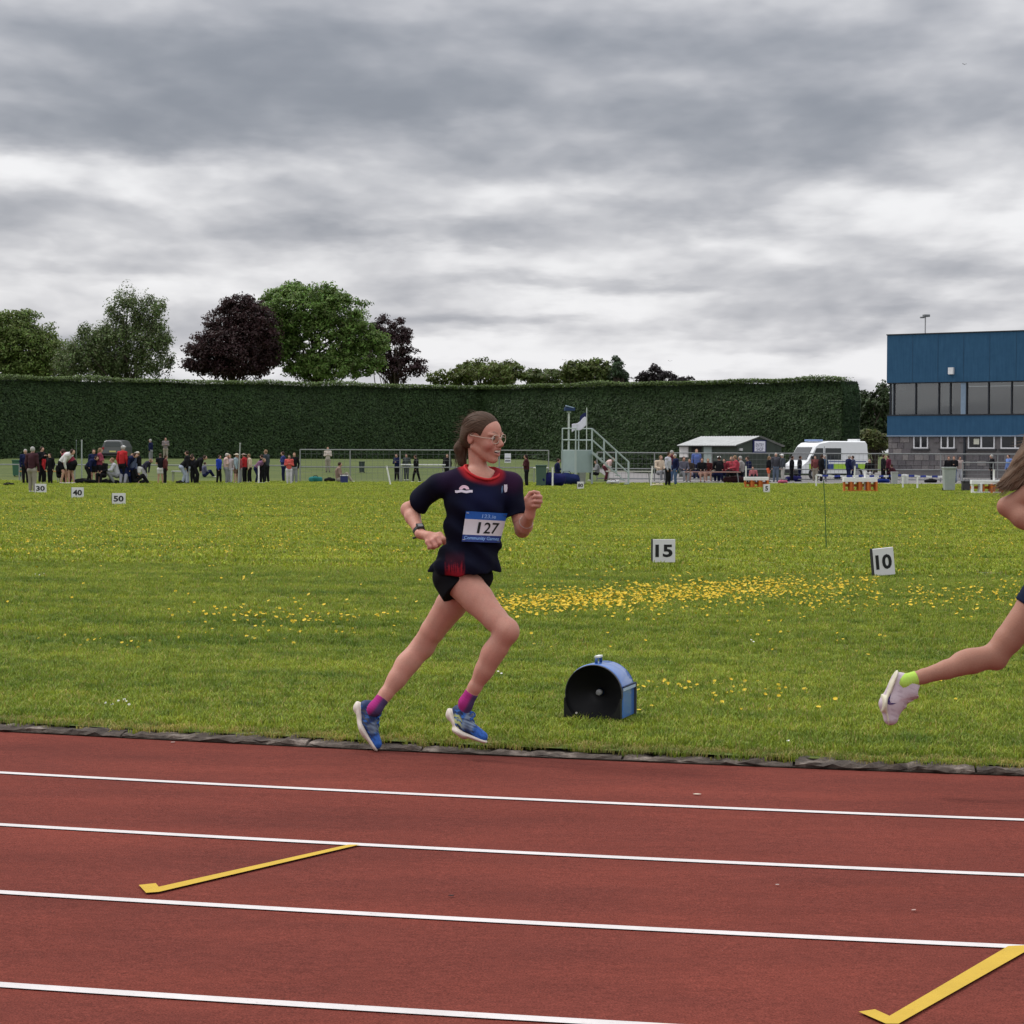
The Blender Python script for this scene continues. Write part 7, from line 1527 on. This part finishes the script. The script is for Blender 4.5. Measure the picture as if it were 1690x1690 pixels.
    H.cone(flow[1] + np.array([0, 0, -.03]), h(1690, 806, -.04), .06, .012, .03)
    H.disp(lambda q: .0025 * np.sin((q[:, 0] * .7 - q[:, 2] * .7) * 230 + 6 * vnoise(q, 12)) + .006 * vnoise(q, 34)); V, Q = H.mesh(); c = np.tile((.125, .078, .050), (len(V), 1)) * (1 + .25 * np.sin((V[:, 0] * .7 - V[:, 2] * .7) * 260 + 7 * vnoise(V, 12)) + .2 * vnoise(V, 40))[:, None]; hr = mesh_obj('hair', V, Q, HAIRM, T, True, col=np.clip(c, .01, 1))
    hm = mat('hair_strand_light', (.16, .105, .068), .5)
    last = [None]
    def rt(r):
        t = r.random() * 3.2; i = int(t); last[0] = (flow[i + 1] - flow[i]) / np.linalg.norm(flow[i + 1] - flow[i]); q = flow[i] + (flow[i + 1] - flow[i]) * (t - i); w = (.080, .060, .042, .02)[i]; return q + np.array([r.gauss(0, .35) * w, -w * .75 * r.random(), r.gauss(0, .40) * w])
    strands(hr, rt, lambda r: last[0] + np.array([r.gauss(0, .10), r.gauss(0, .05), r.gauss(0, .10)]), 700, .10, .0016, hm, -.12, 5, .14)
    def uvec(a, b): v = h(1500 + a, 1000 + b) - h(1500, 1000); return v / np.linalg.norm(v)
    # trailing foot: sole faces back and left
    S0, S1, S2 = h(1476, 1107, .04), h(1455, 1160, .04), h(1463, 1197, .03); u0, u1, u2 = uvec(.93, .37), uvec(.98, .15), uvec(.97, -.2)
    o, bv = shoe(T, S0, S1, S2, u0, u1, u2, ankL, 'pink', 'l')
    def onshoe(px, py):
        st = at(px, py, Y0 - .5); d = ray(px, py); d = d / np.linalg.norm(d); loc, nn, _, _ = bv.ray_cast(Vector(st), Vector(d)); return None if loc is None else np.array(loc) - d * .0015
    sw = [(1477.5, 1128), (1471, 1143), (1468.3, 1155), (1470, 1160), (1476, 1160.5), (1480, 1160.3), (1474, 1162.6), (1467, 1163), (1462.8, 1159.5), (1463.5, 1153), (1469, 1141)]
    pts = [onshoe(*p) for p in sw]
    if all(p is not None for p in pts): mesh_obj('tick_mark', pts, [[0, 1, 10], [1, 2, 9, 10], [2, 3, 8, 9], [3, 4, 6, 7, 8], [4, 5, 6]], mat('tick_purple', (.035, .012, .10), .6), o)
    sock(T, ankL, kneeL, S0, u0, (S1 - S0) / np.linalg.norm(S1 - S0), lambda V: np.tile((.40, .60, .10), (len(V), 1)))
    S0, S1, S2 = h(1830, 1268, -.10), h(1872, 1272, -.10), h(1925, 1266, -.10); zz = g[2] + .004
    for q in (S0, S1, S2): q[2] = max(q[2], zz)
    shoe(T, S0, S1, S2, (0, 0, 1), (0, 0, 1), (0, 0, 1), ankR, 'pink', 'r'); sock(T, ankR, kneeR, S0, np.array([0, 0, 1.0]), np.array([1.0, 0, 0]), lambda V: np.tile((.40, .60, .10), (len(V), 1)))
runner_leading()
